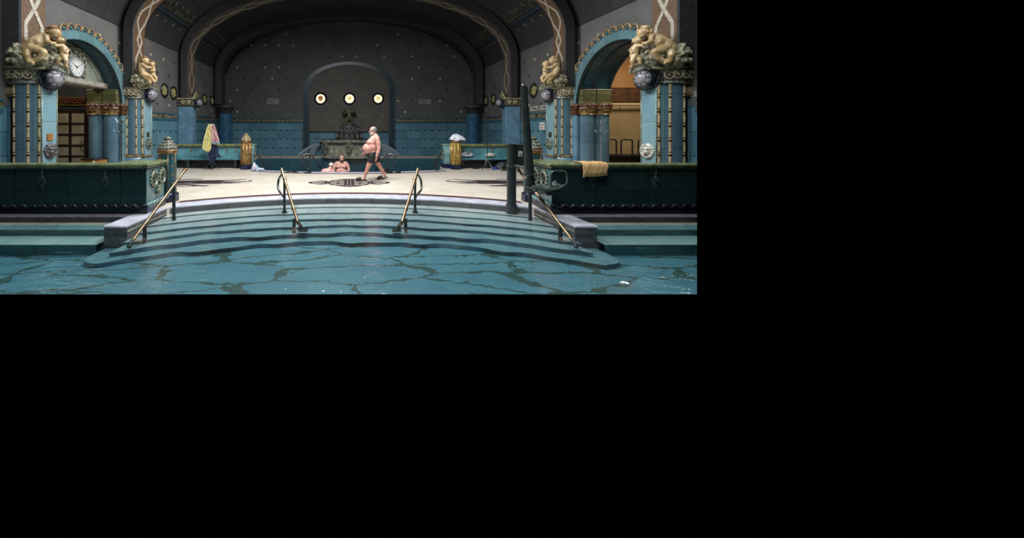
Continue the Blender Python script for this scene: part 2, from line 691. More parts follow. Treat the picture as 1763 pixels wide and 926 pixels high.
# dark inlaid ornaments in the terrace floor
def flat(mb, poly, z=0.004):
    mb.prism(poly, 'z', 0.0005, z)


def leaf(mb, cx, cy, ang, L, w, bend=0.0, n=10):
    a, b = [], []
    for i in range(n + 1):
        t = i / n
        x = L * t
        off = bend * sin(pi * t) * L
        h = w * sin(pi * min(1, t * 0.85 + 0.13)) ** 0.8
        for l, s in ((a, 1), (b, -1)):
            px, py = x, off + s * h
            l.append((cx + px * cos(ang) - py * sin(ang), cy + px * sin(ang) + py * cos(ang)))
    flat(mb, a + b[::-1])


def ornament(cx, cy, s):
    mb = MB()
    for dx in (-1, 1):
        for k, (y, L, w) in enumerate(((0.62, 0.55, 0.075), (0.36, 0.72, 0.075), (0.12, 0.78, 0.075), (-0.12, 0.78, 0.075), (-0.36, 0.72, 0.075), (-0.62, 0.55, 0.075))):
            flat(mb, [(cx + dx * 0.13 * s, cy + (y + w) * s), (cx + dx * L * s, cy + (y * 0.75 + 0.04) * s), (cx + dx * (L + 0.06) * s, cy + y * 0.72 * s), (cx + dx * L * s, cy + (y * 0.75 - 0.04) * s), (cx + dx * 0.13 * s, cy + (y - w) * s)])
        a = 0 if dx > 0 else pi
        # pointed outer leaf with an eye
        o, i_ = [], []
        for k in range(33):
            t = 2 * pi * k / 32
            o.append((cx + dx * (0.96 + 0.34 * cos(t)) * s, cy + 0.30 * sin(t) * abs(sin(t)) ** 0.25 * s))
            i_.append((cx + dx * (0.95 + 0.22 * cos(t)) * s, cy + 0.17 * sin(t) * abs(sin(t)) ** 0.2 * s))
        mb.grid([[(p[0], p[1], 0.004) for p in o], [(p[0], p[1], 0.004) for p in i_]])
        mb.prism([(cx + dx * (0.95 + 0.15 * cos(2 * pi * k / 12)) * s, cy + 0.075 * sin(2 * pi * k / 12) * s) for k in range(12)], 'z', 0.0005, 0.004)
        for sy in (-1, 1):
            leaf(mb, cx + dx * 0.66 * s, cy + sy * 0.30 * s, (pi - 0.5 if dx < 0 else 0.5) if sy * dx > 0 and dx > 0 or (dx < 0 and sy > 0) else (pi + 0.5 if dx < 0 else -0.5), 0.42 * s, 0.035 * s)
    for i in range(3):
        for j in range(5):
            x_, y_ = cx + (i - 1) * 0.105 * s, cy + (j - 2) * 0.25 * s
            flat(mb, [(x_ - 0.047 * s, y_ - 0.115 * s), (x_ + 0.047 * s, y_ - 0.115 * s), (x_ + 0.047 * s, y_ + 0.115 * s), (x_ - 0.047 * s, y_ + 0.115 * s)])
    for r0, r1 in ((0.60, 0.66), (0.36, 0.40)):
        ring_ = [2 * pi * k / 40 for k in range(41)]
        mb.grid([[(cx + r0 * cos(a) * s, cy + r0 * 1.15 * sin(a) * s, 0.0045) for a in ring_], [(cx + r1 * cos(a) * s, cy + r1 * 1.15 * sin(a) * s, 0.0045) for a in ring_]])
    for sy in (-1, 1):
        flat(mb, [(cx - 0.36 * s, cy + sy * 0.66 * s), (cx + 0.36 * s, cy + sy * 0.66 * s), (cx + 0.2 * s, cy + sy * 0.8 * s), (cx, cy + sy * 0.86 * s), (cx - 0.2 * s, cy + sy * 0.8 * s)])
    return mb.build('inlay_ornament', inlay, floor)


ornament(0.0, 11.45, 1.0)


def side_ornament(s):
    """branching plant ornament, its stems running towards the middle"""
    cx, cy = s * 5.35, 11.45
    mb = MB()

    def stem(pts, w0, w1):
        P = [Vector((s * x, cy + y, 0)) for x, y in pts]
        out = []
        m = 8
        # Catmull-Rom through the points
        Q = [P[0]] + P + [P[-1]]
        C = []
        for a, b, c, d in zip(Q, Q[1:], Q[2:], Q[3:]):
            for i in range(m):
                t = i / m
                C.append(0.5 * ((2 * b) + (c - a) * t + (2 * a - 5 * b + 4 * c - d) * t * t + (3 * b - a - 3 * c + d) * t ** 3))
        C.append(P[-1])
        L_, R_ = [], []
        for i, p in enumerate(C):
            d = (C[min(i + 1, len(C) - 1)] - C[max(i - 1, 0)]).normalized()
            n = Vector((-d.y, d.x, 0))
            w = (w0 + (w1 - w0) * i / len(C)) * (1 if i < len(C) - 5 else max(0.12, (len(C) - i) / 5))
            L_.append((*(p + n * w).xy, 0.004))
            R_.append((*(p - n * w).xy, 0.004))
        mb.grid([L_, R_])
    stem([(6.1, 0.10), (5.4, 0.32), (4.6, 0.42), (3.9, 0.52), (3.45, 0.82)], 0.13, 0.05)
    stem([(6.1, 0.05), (5.2, 0.16), (4.3, 0.20), (3.6, 0.16), (3.2, 0.30), (3.28, 0.46)], 0.10, 0.045)
    stem([(6.1, 0.0), (5.2, 0.02), (4.5, 0.04), (3.9, 0.0), (3.35, -0.16)], 0.10, 0.05)
    stem([(6.1, -0.06), (5.3, -0.16), (4.6, -0.22), (4.0, -0.20), (3.5, -0.10)], 0.09, 0.045)
    stem([(6.1, -0.12), (5.5, -0.34), (4.9, -0.46), (4.5, -0.62), (4.15, -0.70)], 0.13, 0.07)
    stem([(6.1, 0.30), (5.7, 0.62), (5.2, 0.78), (4.9, 0.74)], 0.10, 0.05)
    stem([(5.6, -0.5), (5.2, -0.62), (4.8, -0.78), (4.35, -0.62)], 0.06, 0.03)
    stem([(4.9, 0.34), (4.6, 0.28), (4.3, 0.30), (4.05, 0.38)], 0.07, 0.04)
    stem([(4.9, -0.10), (4.55, -0.08), (4.25, -0.10), (4.0, -0.08)], 0.07, 0.04)
    mb.build('inlay_ornament', inlay, floor)
    mb = MB()
    for x, y, L_, w in ((4.0, 0.30, 0.5, 0.05), (3.55, 0.06, 0.4, 0.05), (4.35, -0.52, 0.4, 0.06), (3.5, 0.62, 0.3, 0.04)):
        leaf(mb, s * x, cy + y, 0.0 if s < 0 else pi, L_, w)
    mb.build('pale_inlay', M('pale_grey_inlay', (168, 176, 176), (140, 148, 150), 0.45), floor)


side_ornament(-1)
side_ornament(1)

# steps running down into the near pool
def between(a, b, f):
    return tuple(int(p + (q - p) * f) for p, q in zip(a, b))


treads = [tiled('step_tile_%d' % k, between((206, 206, 198), (112, 150, 156), k / 5), between((184, 188, 182), (90, 130, 138), k / 5), between((126, 142, 142), (84, 128, 138), k / 5), (0.62, 3.0), axes=('x', 'y'), gap=0.01, rough=0.35, offs=(0.31 * (k % 2), 0)) for k in range(6)]  # lower treads tealer: light absorbed by deeper water is put into the tile colour
steps = thing('pool_steps', 'curved pale steps going down under water between the two grey stone end blocks', 'steps', (0, 7.5, 0))
steps['kind'] = 'structure'
NOSE = [(8.587, -0.147, -0.173), (8.086, -0.173, -0.205), (7.69, -0.205, -0.254), (7.32, -0.254, -0.308), (6.976, -0.308, -0.382), (6.675, -0.382, -0.452)]
mb = MB()   # face of the coping, grey stone blocks
rows = []
for x, y in front_arc(-3.87, 3.93, YE, 48):
    rows.append([(x, y - 0.006, -0.034), (x, y - 0.005, -0.16)])
mb.grid(rows)
riser = tiled('coping_face', (92, 92, 92), (68, 68, 70), (40, 40, 42), (1.12, 2.0), axes=('x', 'z'), gap=0.012, rough=0.5, offs=(0.56, 1.0))
mb.build('riser', riser, steps)
prev = YE
for k, (yn, zt, zb) in enumerate(NOSE):
    ext = 3.86 if k < 5 else 3.86
    mb = MB()
    back, top, nose, low = [], [], [], []
    xs = [-3.87 + 7.80 * i / 120 for i in range(121)]
    rnd = random.Random(k)
    ph = [rnd.uniform(0, 6) for _ in range(4)]
    rows_t, rows_r = [], []
    for x in xs:
        yy = arc_y(x, yn)
        wob = (0.004 + 0.0095 * k) * (sin(x * 2.3 + ph[0]) + 0.7 * sin(x * 5.1 + ph[1]) + 0.5 * sin(x * 9.7 + ph[2]))
        yb = arc_y(x, prev) + 0.12
        rows_t.append([(x, yb, zt), (x, yy + wob, zt)])
        rows_r.append([(x, yy + wob, zt), (x, yy + wob * 0.4 + 0.004, zb - 0.006)])
    if k == 5:    # lowest step runs out past the blocks with rounded ends
        for s, lst in ((-1, 0), (1, 1)):
            xe = -3.87 if s < 0 else 3.93
            y1 = arc_y(xe, yn)
            ye = 6.30
            cxn = xe
            arc = [(cxn + s * 0.36 * sin(a), (y1 + 0.30) - 0.30 * cos(a)) for a in [pi / 2 * i / 10 for i in range(11)]]
            arc += [(cxn + s * 0.36, ye)]
            R_t = [[(xe, ye, zt), (xe, y1, zt)]] + [[(xe, ye, zt), (a, b, zt)] for a, b in arc]
            mb.grid(R_t)
            mb2 = MB()
            mb2.grid([[(xe, y1, zt), (xe, y1, zb - .02)]] + [[(a, b, zt), (a, b, zb - 0.02)] for a, b in arc])
            mb2.build('riser', stepRis, steps)
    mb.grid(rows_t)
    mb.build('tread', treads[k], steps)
    mb = MB()
    mb.grid(rows_r)
    mb.build('riser', stepRis, steps)
    prev = yn

# end blocks of the stairs
for s, (xi, xo, xr) in ((-1, (3.87, 4.27, 4.03)), (1, (3.93, 4.32, 4.06))):
    mb = MB()
    poly = [(s * xi, 6.317), (s * xo, 6.317), (s * xo, 7.2), (s * xi, 7.2)]
    mb.prism(poly, 'z', -0.5, -0.03)
    side = 'under the clock arch' if s < 0 else 'beside the pool lift'
    b = mb.build('stone_block', stone, bevel=0.006)
    tag(b, 'grey stone end block of the pool steps, ' + side, 'stone block')
    # lower courses along the inner side up to the coping
    mb = MB()
    mb.prism([(s * (xi - 0.0), 6.30), (s * (xo + 0.01), 6.30), (s * (xo + 0.01), 7.2), (s * (xi + 0.02), 7.9), (s * (xi - 0.0), 7.72)], 'z', -0.03, 0.006)
    mb.build('slab', coping, b, bevel=0.008)
    mb = MB()
    mb.prism([(s * (xi - 0.002), 6.33), (s * (xi + 0.06), 6.33), (s * (xi + 0.06), 7.74), (s * (xi - 0.002), 7.70)], 'z', -0.5, -0.03)
    mb.build('inner_face', stone, b)
    mb = MB()
    mb.box(*sorted((s * (xi - 0.012), s * (xi + 0.02))), 6.33, 7.68, -0.105, -0.09)
    mb.build('string_course', ledgeM, b)

# long walls of the near pool on both sides: kerb, gutter, under-water seat
kerb = M('kerb_mauve', (124, 118, 128), (96, 92, 100), 0.4, scale=7)
kerbD = M('kerb_dark', (60, 60, 64), (44, 44, 48), 0.45, scale=9)
gutter = tiled('gutter_tile', (168, 164, 150), (136, 132, 122), (80, 80, 76), (0.42, 3), axes=('x', 'z'), rough=0.4, offs=(0, 1))
seatT = tiled('seat_tile', (172, 196, 190), (142, 172, 170), (96, 126, 128), (0.42, 0.55), axes=('x', 'y'), rough=0.35, offs=(0, 0.07))
seatR = M('seat_riser', (64, 110, 116), (46, 90, 98), 0.35, scale=4)
seatL = tiled('seat_lip', (132, 168, 168), (104, 142, 146), (66, 98, 102), (0.42, 3), axes=('x', 'z'), rough=0.35, offs=(0, 1))
for s in (-1, 1):
    xa, xb = (s * 4.27 if s < 0 else 4.32), s * 9.0
    where = 'below the clock side parapet' if s < 0 else 'below the parapet with the orange towel'
    pl = thing('pool_kerb', 'stepped pool kerb with tiled gutter and drowned seat ' + where, 'pool kerb', (s * 5.5, 6.6, -0.2))

    pl['kind'] = 'structure'

    def strip(name, mat, prof):
        mb = MB()
        x0, x1 = sorted((xa, xb))
        xs = [x0 + (x1 - x0) * i / 20 for i in range(21)]
        mb.grid([[(x, y, z) for y, z in prof] for x in xs])
        mb.build(name, mat, pl, clip='open')
    strip('kerb_top', kerb, [(7.24, 0.004), (6.985, 0.004), (6.98, -0.004)])
    strip('kerb_face', kerbD, [(6.98, -0.004), (6.985, -0.11)])
    strip('gutter', gutter, [(6.985, -0.11), (6.82, -0.11)])
    strip('gutter_lip', seatL, [(6.82, -0.11), (6.80, -0.108), (6.79, -0.145), (6.63, -0.150)])
    strip('seat_back', seatR, [(6.63, -0.150), (6.62, -0.152), (6.635, -0.262)])
    strip('drowned_seat', seatT, [(6.635, -0.262), (6.13, -0.266)])
    strip('seat_front', seatR, [(6.13, -0.266), (6.14, -0.46)])

# floor of the near pool: level, then a short upward end slope
y_w = F * (EYE - WZ) / (506 - CY)
y_f = F * (EYE - FLZ) / (506 - CY)
mb = MB()
xs = [-8.0 + 16.0 * i / 40 for i in range(41)]
mb.grid([[(x, 7.4, FLZ), (x, y_f, FLZ), (x, y_w, WZ - 0.002)] for x in xs])
mb.build('pool_floor', poolM, kind='structure', clip='open')
waterM = water_mat('pool_water', (0.90, 0.96, 0.965), 0.45, 0.06, 2.2, 4.5)
mb = MB()
mb.grid([[(x, arc_y(max(-3.9, min(3.95, x)), YE) + 0.02 if abs(x) < 3.93 else 6.81, WZ), (x, y_w, WZ)] for x in [-8.0 + 16.0 * i / 160 for i in range(161)]])
mb.build('pool_water', waterM, kind='structure', clip='open')

# rear pool
rearM = tiled('rear_basin_tile', (90, 140, 150), (64, 112, 124), (30, 62, 70), (0.4, 0.4), axes=('x', 'y'), rough=0.35)
mb = MB()
mb.box(-7.3, 7.3, 13.2, 22.0, -1.0, -0.95)
mb.box(-7.3, 7.3, 21.98, 22.05, -1.0, -0.1)
mb.build('rear_pool_floor', rearM, kind='structure')
mb = MB()
mb.grid([[(x, 13.9 + (9.2 - sqrt(9.2 ** 2 - min(abs(x), 3.9) ** 2)) * 0.97 if abs(x) < 3.9 else 16.42, -0.08), (x, 22.0, -0.08)] for x in [-7.3 + 14.6 * i / 120 for i in range(121)]])
mb.build('rear_pool_water', water_mat('rear_water', (0.46, 0.66, 0.70), 0.22, 0.10, 2.2, 5.0), kind='structure')
mb = MB()
mb.box(-7.55, 7.55, 22.0, 22.58, -0.5, 0.02)
mb.build('trim_1', M('rim_cream', (190, 176, 156), (150, 138, 122), 0.4), kind='structure', bevel=0.01)


# ------------------------------------------------------------------ walls, vault, ribs
EA, EB, EZ = 7.07, 2.95, 4.9       # soffit ellipse of the ribs


def soffit(a=EA, b=EB, z0=3.07, n=56):
    pts = [(-a, z0), (-a, (z0 + EZ) / 2), (-a, EZ)]
    pts += [(-a * cos(t), EZ + b * sin(t)) for t in [pi * i / n for i in range(1, n)]]
    pts += [(a, EZ), (a, (z0 + EZ) / 2), (a, z0)]
    return pts


VA, VB = 7.6, 3.45                 # vault between the ribs
mb = MB()
prof = [(-VA * cos(t), EZ + VB * sin(t)) for t in [0.06 + (pi - 0.12) * i / 60 for i in range(61)]]
for y0, y1 in ((7.4, 22.7),):
    ys = [y0 + (y1 - y0) * i / 24 for i in range(25)]
    mb.grid([[(x, y, z) for x, z in prof] for y in ys])
    mb.grid([[(x * 1.03, y, z + 0.25) for x, z in prof] for y in ys])
mb.build('ceiling', vaultM, kind='structure', smooth=60, clip='open')


def wall_arch(mb, x0, x1, ya, yb, zt, yc, zc, r, n=40):
    """upright wall x0..x1 thick, from ya to yb, with a round-headed opening"""
    for x in (x0, x1):
        mb.face([(x, ya, -0.5), (x, yc - r, -0.5), (x, yc - r, zt), (x, ya, zt)])
        mb.face([(x, yc + r, -0.5), (x, yb, -0.5), (x, yb, zt), (x, yc + r, zt)])
        top = [(yc - r * cos(pi * i / n), zc + r * sin(pi * i / n)) for i in range(n + 1)]
        for (a, za), (b, zb) in zip(top, top[1:]):
            mb.face([(x, a, za), (x, b, zb), (x, b, zt), (x, a, zt)])


ARC_Y, ARC_Z, ARC_R = 10.18, 2.4, 1.75
for s in (-1, 1):
    mb = MB()
    wall_arch(mb, s * W, s * (W + 0.12), 7.30, 12.45, 5.9, ARC_Y, ARC_Z, ARC_R + 0.04)
    mb.box(*sorted((s * W, s * (W + 0.12))), 12.45, YB + 0.1, -1.0, 5.9)
    mb.build('wall_left' if s < 0 else 'wall_right', wallS, kind='structure', clip='open')
mb = MB()
mb.box(-W, W, YB, YB + 0.15, -1.0, 9.0)
mb.build('wall_back', wallB, kind='structure')

# moulded band on top of the dado
bandM = M('dado_band_carving', (150, 138, 104), (40, 40, 34), 0.35, scale=9, bump=0.5)
bandE = M('dado_band_edge', (62, 104, 116), (40, 74, 86), 0.3)
nt = [2]


def dado_band(pts, nrm, clip=False):
    (x0, y0), (x1, y1) = pts
    nt[0] += 1
    root = None
    for nm, za, zb, d, m in (('trim_%d' % nt[0], 2.15, 2.31, 0.035, bandM), ('edge_moulding', 2.30, 2.36, 0.07, bandE), ('edge_moulding', 2.08, 2.15, 0.055, bandE)):
        mb = MB()
        nx, ny = nrm
        mb.box(*sorted((x0, x1 + nx * d)), *sorted((y0, y1 + ny * d)), za, zb)
        o = mb.build(nm, m, root, clip=clip, bevel=0.012)
        if root is None:
            root = o
            o['kind'] = 'structure'
    # row of small drops under it
    mb = MB()
    L = sqrt((x1 - x0) ** 2 + (y1 - y0) ** 2)
    k = int(L / 0.16)
    for i in range(k):
        t = (i + 0.5) / k
        mb.ball((x0 + (x1 - x0) * t + nx * 0.02, y0 + (y1 - y0) * t + ny * 0.02, 2.07), (0.05, 0.05, 0.035), 8, 5)
    mb.build('drop_edging', bandE, root, smooth=180, clip='open')


for s in (-1, 1):
    dado_band(((s * W, 12.75), (s * W, 16.05)), (-s, 0))
    dado_band(((s * W, 16.55), (s * W, YB)), (-s, 0))
    dado_band(((s * W, 7.3), (s * W, 7.95)), (-s, 0), clip=True)
    dado_band(((-W + 0.1 if s < 0 else 2.85, YB), (-2.85 if s < 0 else W - 0.1, YB)), (0, -1))

# blue band round the fountain niche, and the niche lining
NX, NZ = 2.62, 4.4


def niche_path(r_in, z0=-0.05, n=28):
    """basket arch outline, half width r_in"""
    k = r_in / NX
    pts = [(-r_in, z0), (-r_in, 1.2), (-r_in, 2.4), (-r_in, 3.6)]
    pts += [(-r_in * cos(t) if True else 0, 4.2 + 1.55 * k * sin(t)) for t in [pi * i / n for i in range(n + 1)]]
    pts += [(r_in, 3.6), (r_in, 2.4), (r_in, 1.2), (r_in, z0)]
    return pts


mb = MB()
a, b = niche_path(2.82), niche_path(2.5)
mb.grid([[(p[0], YB - 0.0, p[1]) for p in a], [(p[0], YB - 0.05, p[1]) for p in a], [(p[0], YB - 0.05, p[1]) for p in b], [(p[0], YB, p[1]) for p in b]])
o = mb.build('trim_90', tiled('niche_band', (40, 66, 78), (26, 46, 58), (18, 32, 40), (0.3, 0.3), rough=0.3), kind='structure')
mb = MB()
for off in (2.84, 2.48):
    mb.ribbon([(p[0], YB - 0.05, p[1]) for p in niche_path(off)], lambda i: (0, -1, 0), 0.05, 0.02)
mb.build('edge_moulding', M('niche_edge', (72, 76, 66), (40, 44, 44), 0.4, scale=15), o)
mb = MB()
mb.prism([p for p in niche_path(2.47, 1.53)], 'y', YB - 0.012, YB)
mb.build('trim_91', nicheM, kind='structure')
mb = MB()
mb.box(-2.47, 2.47, YB - 0.04, YB, 1.46, 1.55)
mb.build('trim_92', M('niche_dark_line', (20, 24, 28), (12, 14, 18), 0.4), kind='structure')

# ribs across the vault, one over each pair of piers
RIBS = [(8.14, 0.31), (12.24, 0.31), (16.3, 0.32), (20.4, 0.3)]
for k, (yc, hw) in enumerate(RIBS):
    mb = MB()
    inn = soffit()
    out = soffit(EA + 0.34, EB + 0.6)
    mb.grid([[(x, yc - hw, z) for x, z in inn], [(x, yc - hw - 0.03, z + 0.0) for x, z in soffit(EA + 0.03, EB + 0.03)], [(x, yc - hw - 0.03, z) for x, z in out]])
    mb.grid([[(x, yc + hw, z) for x, z in inn], [(x, yc + hw + 0.02, z) for x, z in out]])
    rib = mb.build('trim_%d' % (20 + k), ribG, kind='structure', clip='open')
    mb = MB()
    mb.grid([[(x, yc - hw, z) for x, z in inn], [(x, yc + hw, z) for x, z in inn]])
    mb.build('soffit', ribM if k < 2 else ribG if k == 3 else M('rib_umber_shaded', (92, 76, 60), (70, 60, 52), 0.6, scale=22), rib, clip='open', smooth=180)  # third rib's deeper shade is painted in with a darker umber copy
    if k == 3:
        continue
    # chain of white lozenges on the soffit
    P = soffit(n=240)
    L = [0.0]
    for (xa_, za_), (xb_, zb_) in zip(P, P[1:]):
        L.append(L[-1] + sqrt((xa_ - xb_) ** 2 + (za_ - zb_) ** 2))

    def on(s_, y_):
        s_ = max(0, min(L[-1] - 1e-4, s_))
        lo_, hi_ = 0, len(L) - 1
        while hi_ - lo_ > 1:
            m_ = (lo_ + hi_) // 2
            if L[m_] <= s_:
                lo_ = m_
            else:
                hi_ = m_
        f_ = (s_ - L[lo_]) / (L[hi_] - L[lo_])
        x_ = P[lo_][0] + (P[hi_][0] - P[lo_][0]) * f_
        z_ = P[lo_][1] + (P[hi_][1] - P[lo_][1]) * f_
        dx_, dz_ = P[hi_][0] - P[lo_][0], P[hi_][1] - P[lo_][1]
        d_ = sqrt(dx_ * dx_ + dz_ * dz_)
        return Vector((x_, yc + y_, z_)), Vector((dz_ / d_, 0, -dx_ / d_))
    half = L[-1] / 2
    for side in (-1, 1):
        mb = MB()
        s0 = 0.25
        while s0 < half:
            for ln, wd, fl_ in ((1.05, 0.21, 0.34), (0.55, 0.13, 0.5)):
                for sy in (-1, 1):
                    ks = [(0, 0), (fl_, 1), (1 - fl_, 1), (1, 0)] if fl_ < 0.5 else [(0, 0), (0.5, 1), (1, 0)]
                    path, nr = [], []
                    for (ta, ya), (tb, yb_) in zip(ks, ks[1:]):
                        for q in range(6):
                            t_ = ta + (tb - ta) * q / 6
                            y_ = ya + (yb_ - ya) * q / 6
                            s_ = s0 + ln * t_
                            p_, n_ = on(s_ if side < 0 else L[-1] - s_, sy * wd * y_)
                            path.append(p_)
                            nr.append(n_)
                    p_, n_ = on(s0 + ln if side < 0 else L[-1] - s0 - ln, 0)
                    path.append(p_)
                    nr.append(n_)
                    mb.ribbon(path, lambda i, nr=nr: nr[i], 0.085 if k == 0 else 0.066, 0.012 if sy < 0 else 0.016)
                q_, n_ = on(s0 if side < 0 else L[-1] - s0, 0)
                mb.ball(q_ + n_ * 0.005, (0.016, 0.05, 0.05) if q_.z < 5.2 else 0.02, 8, 6)
                s0 += ln
        mb.build('lozenge_line', lozenge if k < 2 else M('shaded_mosaic_line', (150, 142, 126), (118, 110, 98), 0.5, scale=25), rib, clip='open')  # darker copy of the line colour holds the third rib's shade

# carved cornice between the ribs, at the spring of the vault
for s in (-1, 1):
    for (y0, y1) in ((8.65, 12.0), (12.75, 15.85), (16.6, 20.0)):
        nt[0] += 1
        mb = MB()
        mb.grid([[(s * x, y, z) for x, z in ((W, 5.80), (7.42, 5.80), (7.34, 5.86), (7.22, 6.06), (7.16, 6.08))] for y in (y0, y1)])
        r = mb.build('trim_%d' % (40 + nt[0]), M('cornice_dark', (34, 34, 34), (24, 24, 24), 0.5), kind='structure')
        mb = MB()
        mb.grid([[(s * x, y, z) for x, z in ((7.16, 6.08), (7.0, 6.12), (6.92, 6.2))] for y in (y0, y1)])
        mb.build('cove', M('cornice_blue', (50, 62, 72), (38, 48, 58), 0.4), r)
        mb = MB()
        mb.grid([[(s * x, y, z) for x, z in ((6.92, 6.2), (6.88, 6.2), (6.62, 6.62), (6.56, 6.70), (6.6, 6.78))] for y in (y0, y1)])
        mb.build('frieze', frieze, r)
        mb = MB()
        k = int((y1 - y0) / 0.56)
        for i in range(k):
            y = y0 + (i + 0.55) * (y1 - y0) / k
            mb.tube([(s * 7.38, y - 0.2, 5.86), (s * 7.31, y - 0.13, 5.92), (s * 7.24, y, 6.0), (s * 7.25, y + 0.13, 6.02), (s * 7.29, y + 0.18, 6.0)], [0.015, 0.04, 0.05, 0.035, 0.01], 8)
        mb.build('scallop_ornament', M('cornice_gold', (150, 132, 78), (96, 84, 52), 0.35), r, smooth=180)
        mb = MB()
        k = int((y1 - y0) / 0.45)
        for i in range(k):
            y = y0 + (i + 0.5) * (y1 - y0) / k
            mb.tube([(s * 6.63, y, 6.66), (s * 6.68, y, 6.55), (s * 6.72, y + 0.02, 6.44)], [0.045, 0.03, 0.012], 7)
        mb.build('drop_ornament', M('cornice_drop', (126, 124, 116), (86, 86, 84), 0.4), r, smooth=180)
# ------------------------------------------------------------------ piers with carved capitals
SIDE = {-1: 'the clock arch', 1: 'the ochre lit arch'}


def shell_boss(parent, c, axis, r):
    ax = Vector(axis).normalized()
    up = Vector((0, 0, 1))
    sd = up.cross(ax).normalized()
    u2 = ax.cross(sd)
    B = Matrix((sd, u2, ax)).transposed()
    mb = MB()
    mb.lathe([(0.0, -0.12), (r * 0.98, -0.12), (r * 1.08, 0.0), (r * 1.04, 0.07), (r * 0.86, 0.13), (0.0, 0.14)], c, 28, basis=B)
    # ragged lower fringe
    for k in range(11):
        a = pi + pi * (k + 0.5) / 11
        q = B @ Vector((r * 1.02 * cos(a), r * 1.05 * sin(a), -0.02))
        mb.ball(Vector(c) + q, (0.045, 0.045, 0.04), 10, 6)
    rim = mb.build('boss_rim', shellD, parent, smooth=50)
    # domed plates with dark joints between them
    mb = MB()

    def plate(a0, a1, t0, t1):
        rows = []
        for i in range(7):
            t = t0 + (t1 - t0) * i / 6
            row = []
            for j in range(7):
                a = a0 + (a1 - a0) * j / 6
                edge_ = min(i, 6 - i, j, 6 - j)
                lift = 0.0 if edge_ == 0 else 0.012
                rr = r * 0.84 * sin(t)
                hh = 0.10 + (0.125 + lift) * cos(t)
                row.append(Vector(c) + B @ Vector((rr * cos(a), rr * sin(a), hh)))
            rows.append(row)
        mb.grid(rows)
    for k in range(8):
        a = 2 * pi * k / 8
        plate(a + 0.06, a + 2 * pi / 8 - 0.06, 0.72, 1.48)
    for k in range(6):
        pass
    rows = []
    for i in range(5):
        t = 0.66 * i / 4
        rows.append([Vector(c) + B @ Vector((r * 0.84 * sin(t) * cos(2 * pi * j / 16), r * 0.84 * sin(t) * sin(2 * pi * j / 16), 0.10 + (0.137 if i < 4 else 0.125) * cos(t))) for j in range(16)])
    mb.grid(rows, True)
    mb.build('shell_plates', shellM, rim, smooth=50)
    return rim


def lion_mask(parent, c, nrm, size, mat, name='lion_mask'):
    n = Vector(nrm).normalized()
    up = Vector((0, 0, 1))
    sd = up.cross(n).normalized()

    def L(a, b, d):
        d *= 0.7
        return Vector(c) + sd * a * size + up * b * size + n * d * size
    mb = MB()
    B = Matrix((sd, up, n)).transposed()
    mb.ball(L(0, 0, 0.04), (0.40 * size, 0.46 * size, 0.20 * size), basis=B)
    rnd = random.Random(3)
    for k in range(14):
        a = 2 * pi * k / 14
        mb.ball(L(0.44 * cos(a), 0.48 * sin(a), 0.06 + 0.05 * (k % 2)), 0.13 * size, 8, 6)
    for k in range(9):
        a = pi * k / 8
        mb.ball(L(0.30 * cos(a), 0.12 + 0.30 * sin(a), 0.2), 0.10 * size, 8, 6)
    mb.ball(L(0, -0.12, 0.30), (0.17 * size, 0.13 * size, 0.13 * size), basis=B)
    mb.ball(L(0, 0.08, 0.30), (0.06 * size, 0.18 * size, 0.08 * size), basis=B)
    for s in (-1, 1):
        mb.ball(L(s * 0.10, -0.20, 0.30), 0.10 * size, 8, 6)
        mb.ball(L(s * 0.17, 0.17, 0.26), (0.11 * size, 0.05 * size, 0.06 * size), 8, 6, basis=B)
    o = fuse(mb, name, mat, parent, voxel=size * 0.03, smooth=2)
    for s in (-1, 1):
        mb = MB()
        mb.ball(L(s * 0.15, 0.09, 0.30), 0.05 * size, 8, 6)
        mb.build('eye', M('mask_dark', (38, 30, 26), rough=0.4), o, smooth=180)
    mb = MB()
    mb.ball(L(0, -0.30, 0.34), (0.11 * size, 0.06 * size, 0.05 * size), 8, 6, basis=B)
    mb.build('mouth', M('mask_dark', (38, 30, 26), rough=0.4), o, smooth=180)
    return o


def carved_band(parent, pts, nrm_f, z0, z1, name='carved_scroll'):
    """row of spiral scrolls standing out of a band"""
    mb = MB()
    for (x, y, nx, ny) in pts:
        n = Vector((nx, ny, 0)).normalized()
        t = Vector((-n.y, n.x, 0))
        zc = (z0 + z1) / 2
        h = (z1 - z0) * 0.44
        path = []
        rad = []
        for i in range(26):
            a = i / 25 * 3.6 * pi
            q = h * (1 - 0.8 * i / 25)
            p = Vector((x, y, zc)) + t * q * cos(a) + Vector((0, 0, 1)) * q * sin(a) + n * 0.02
            path.append(p)
            rad.append(0.022 * (1 - 0.5 * i / 25))
        mb.tube(path, rad, 6)
        mb.ball(Vector((x, y, zc)) + n * 0.02, 0.03, 8, 6)
    return mb.build(name, cream, parent, smooth=180)


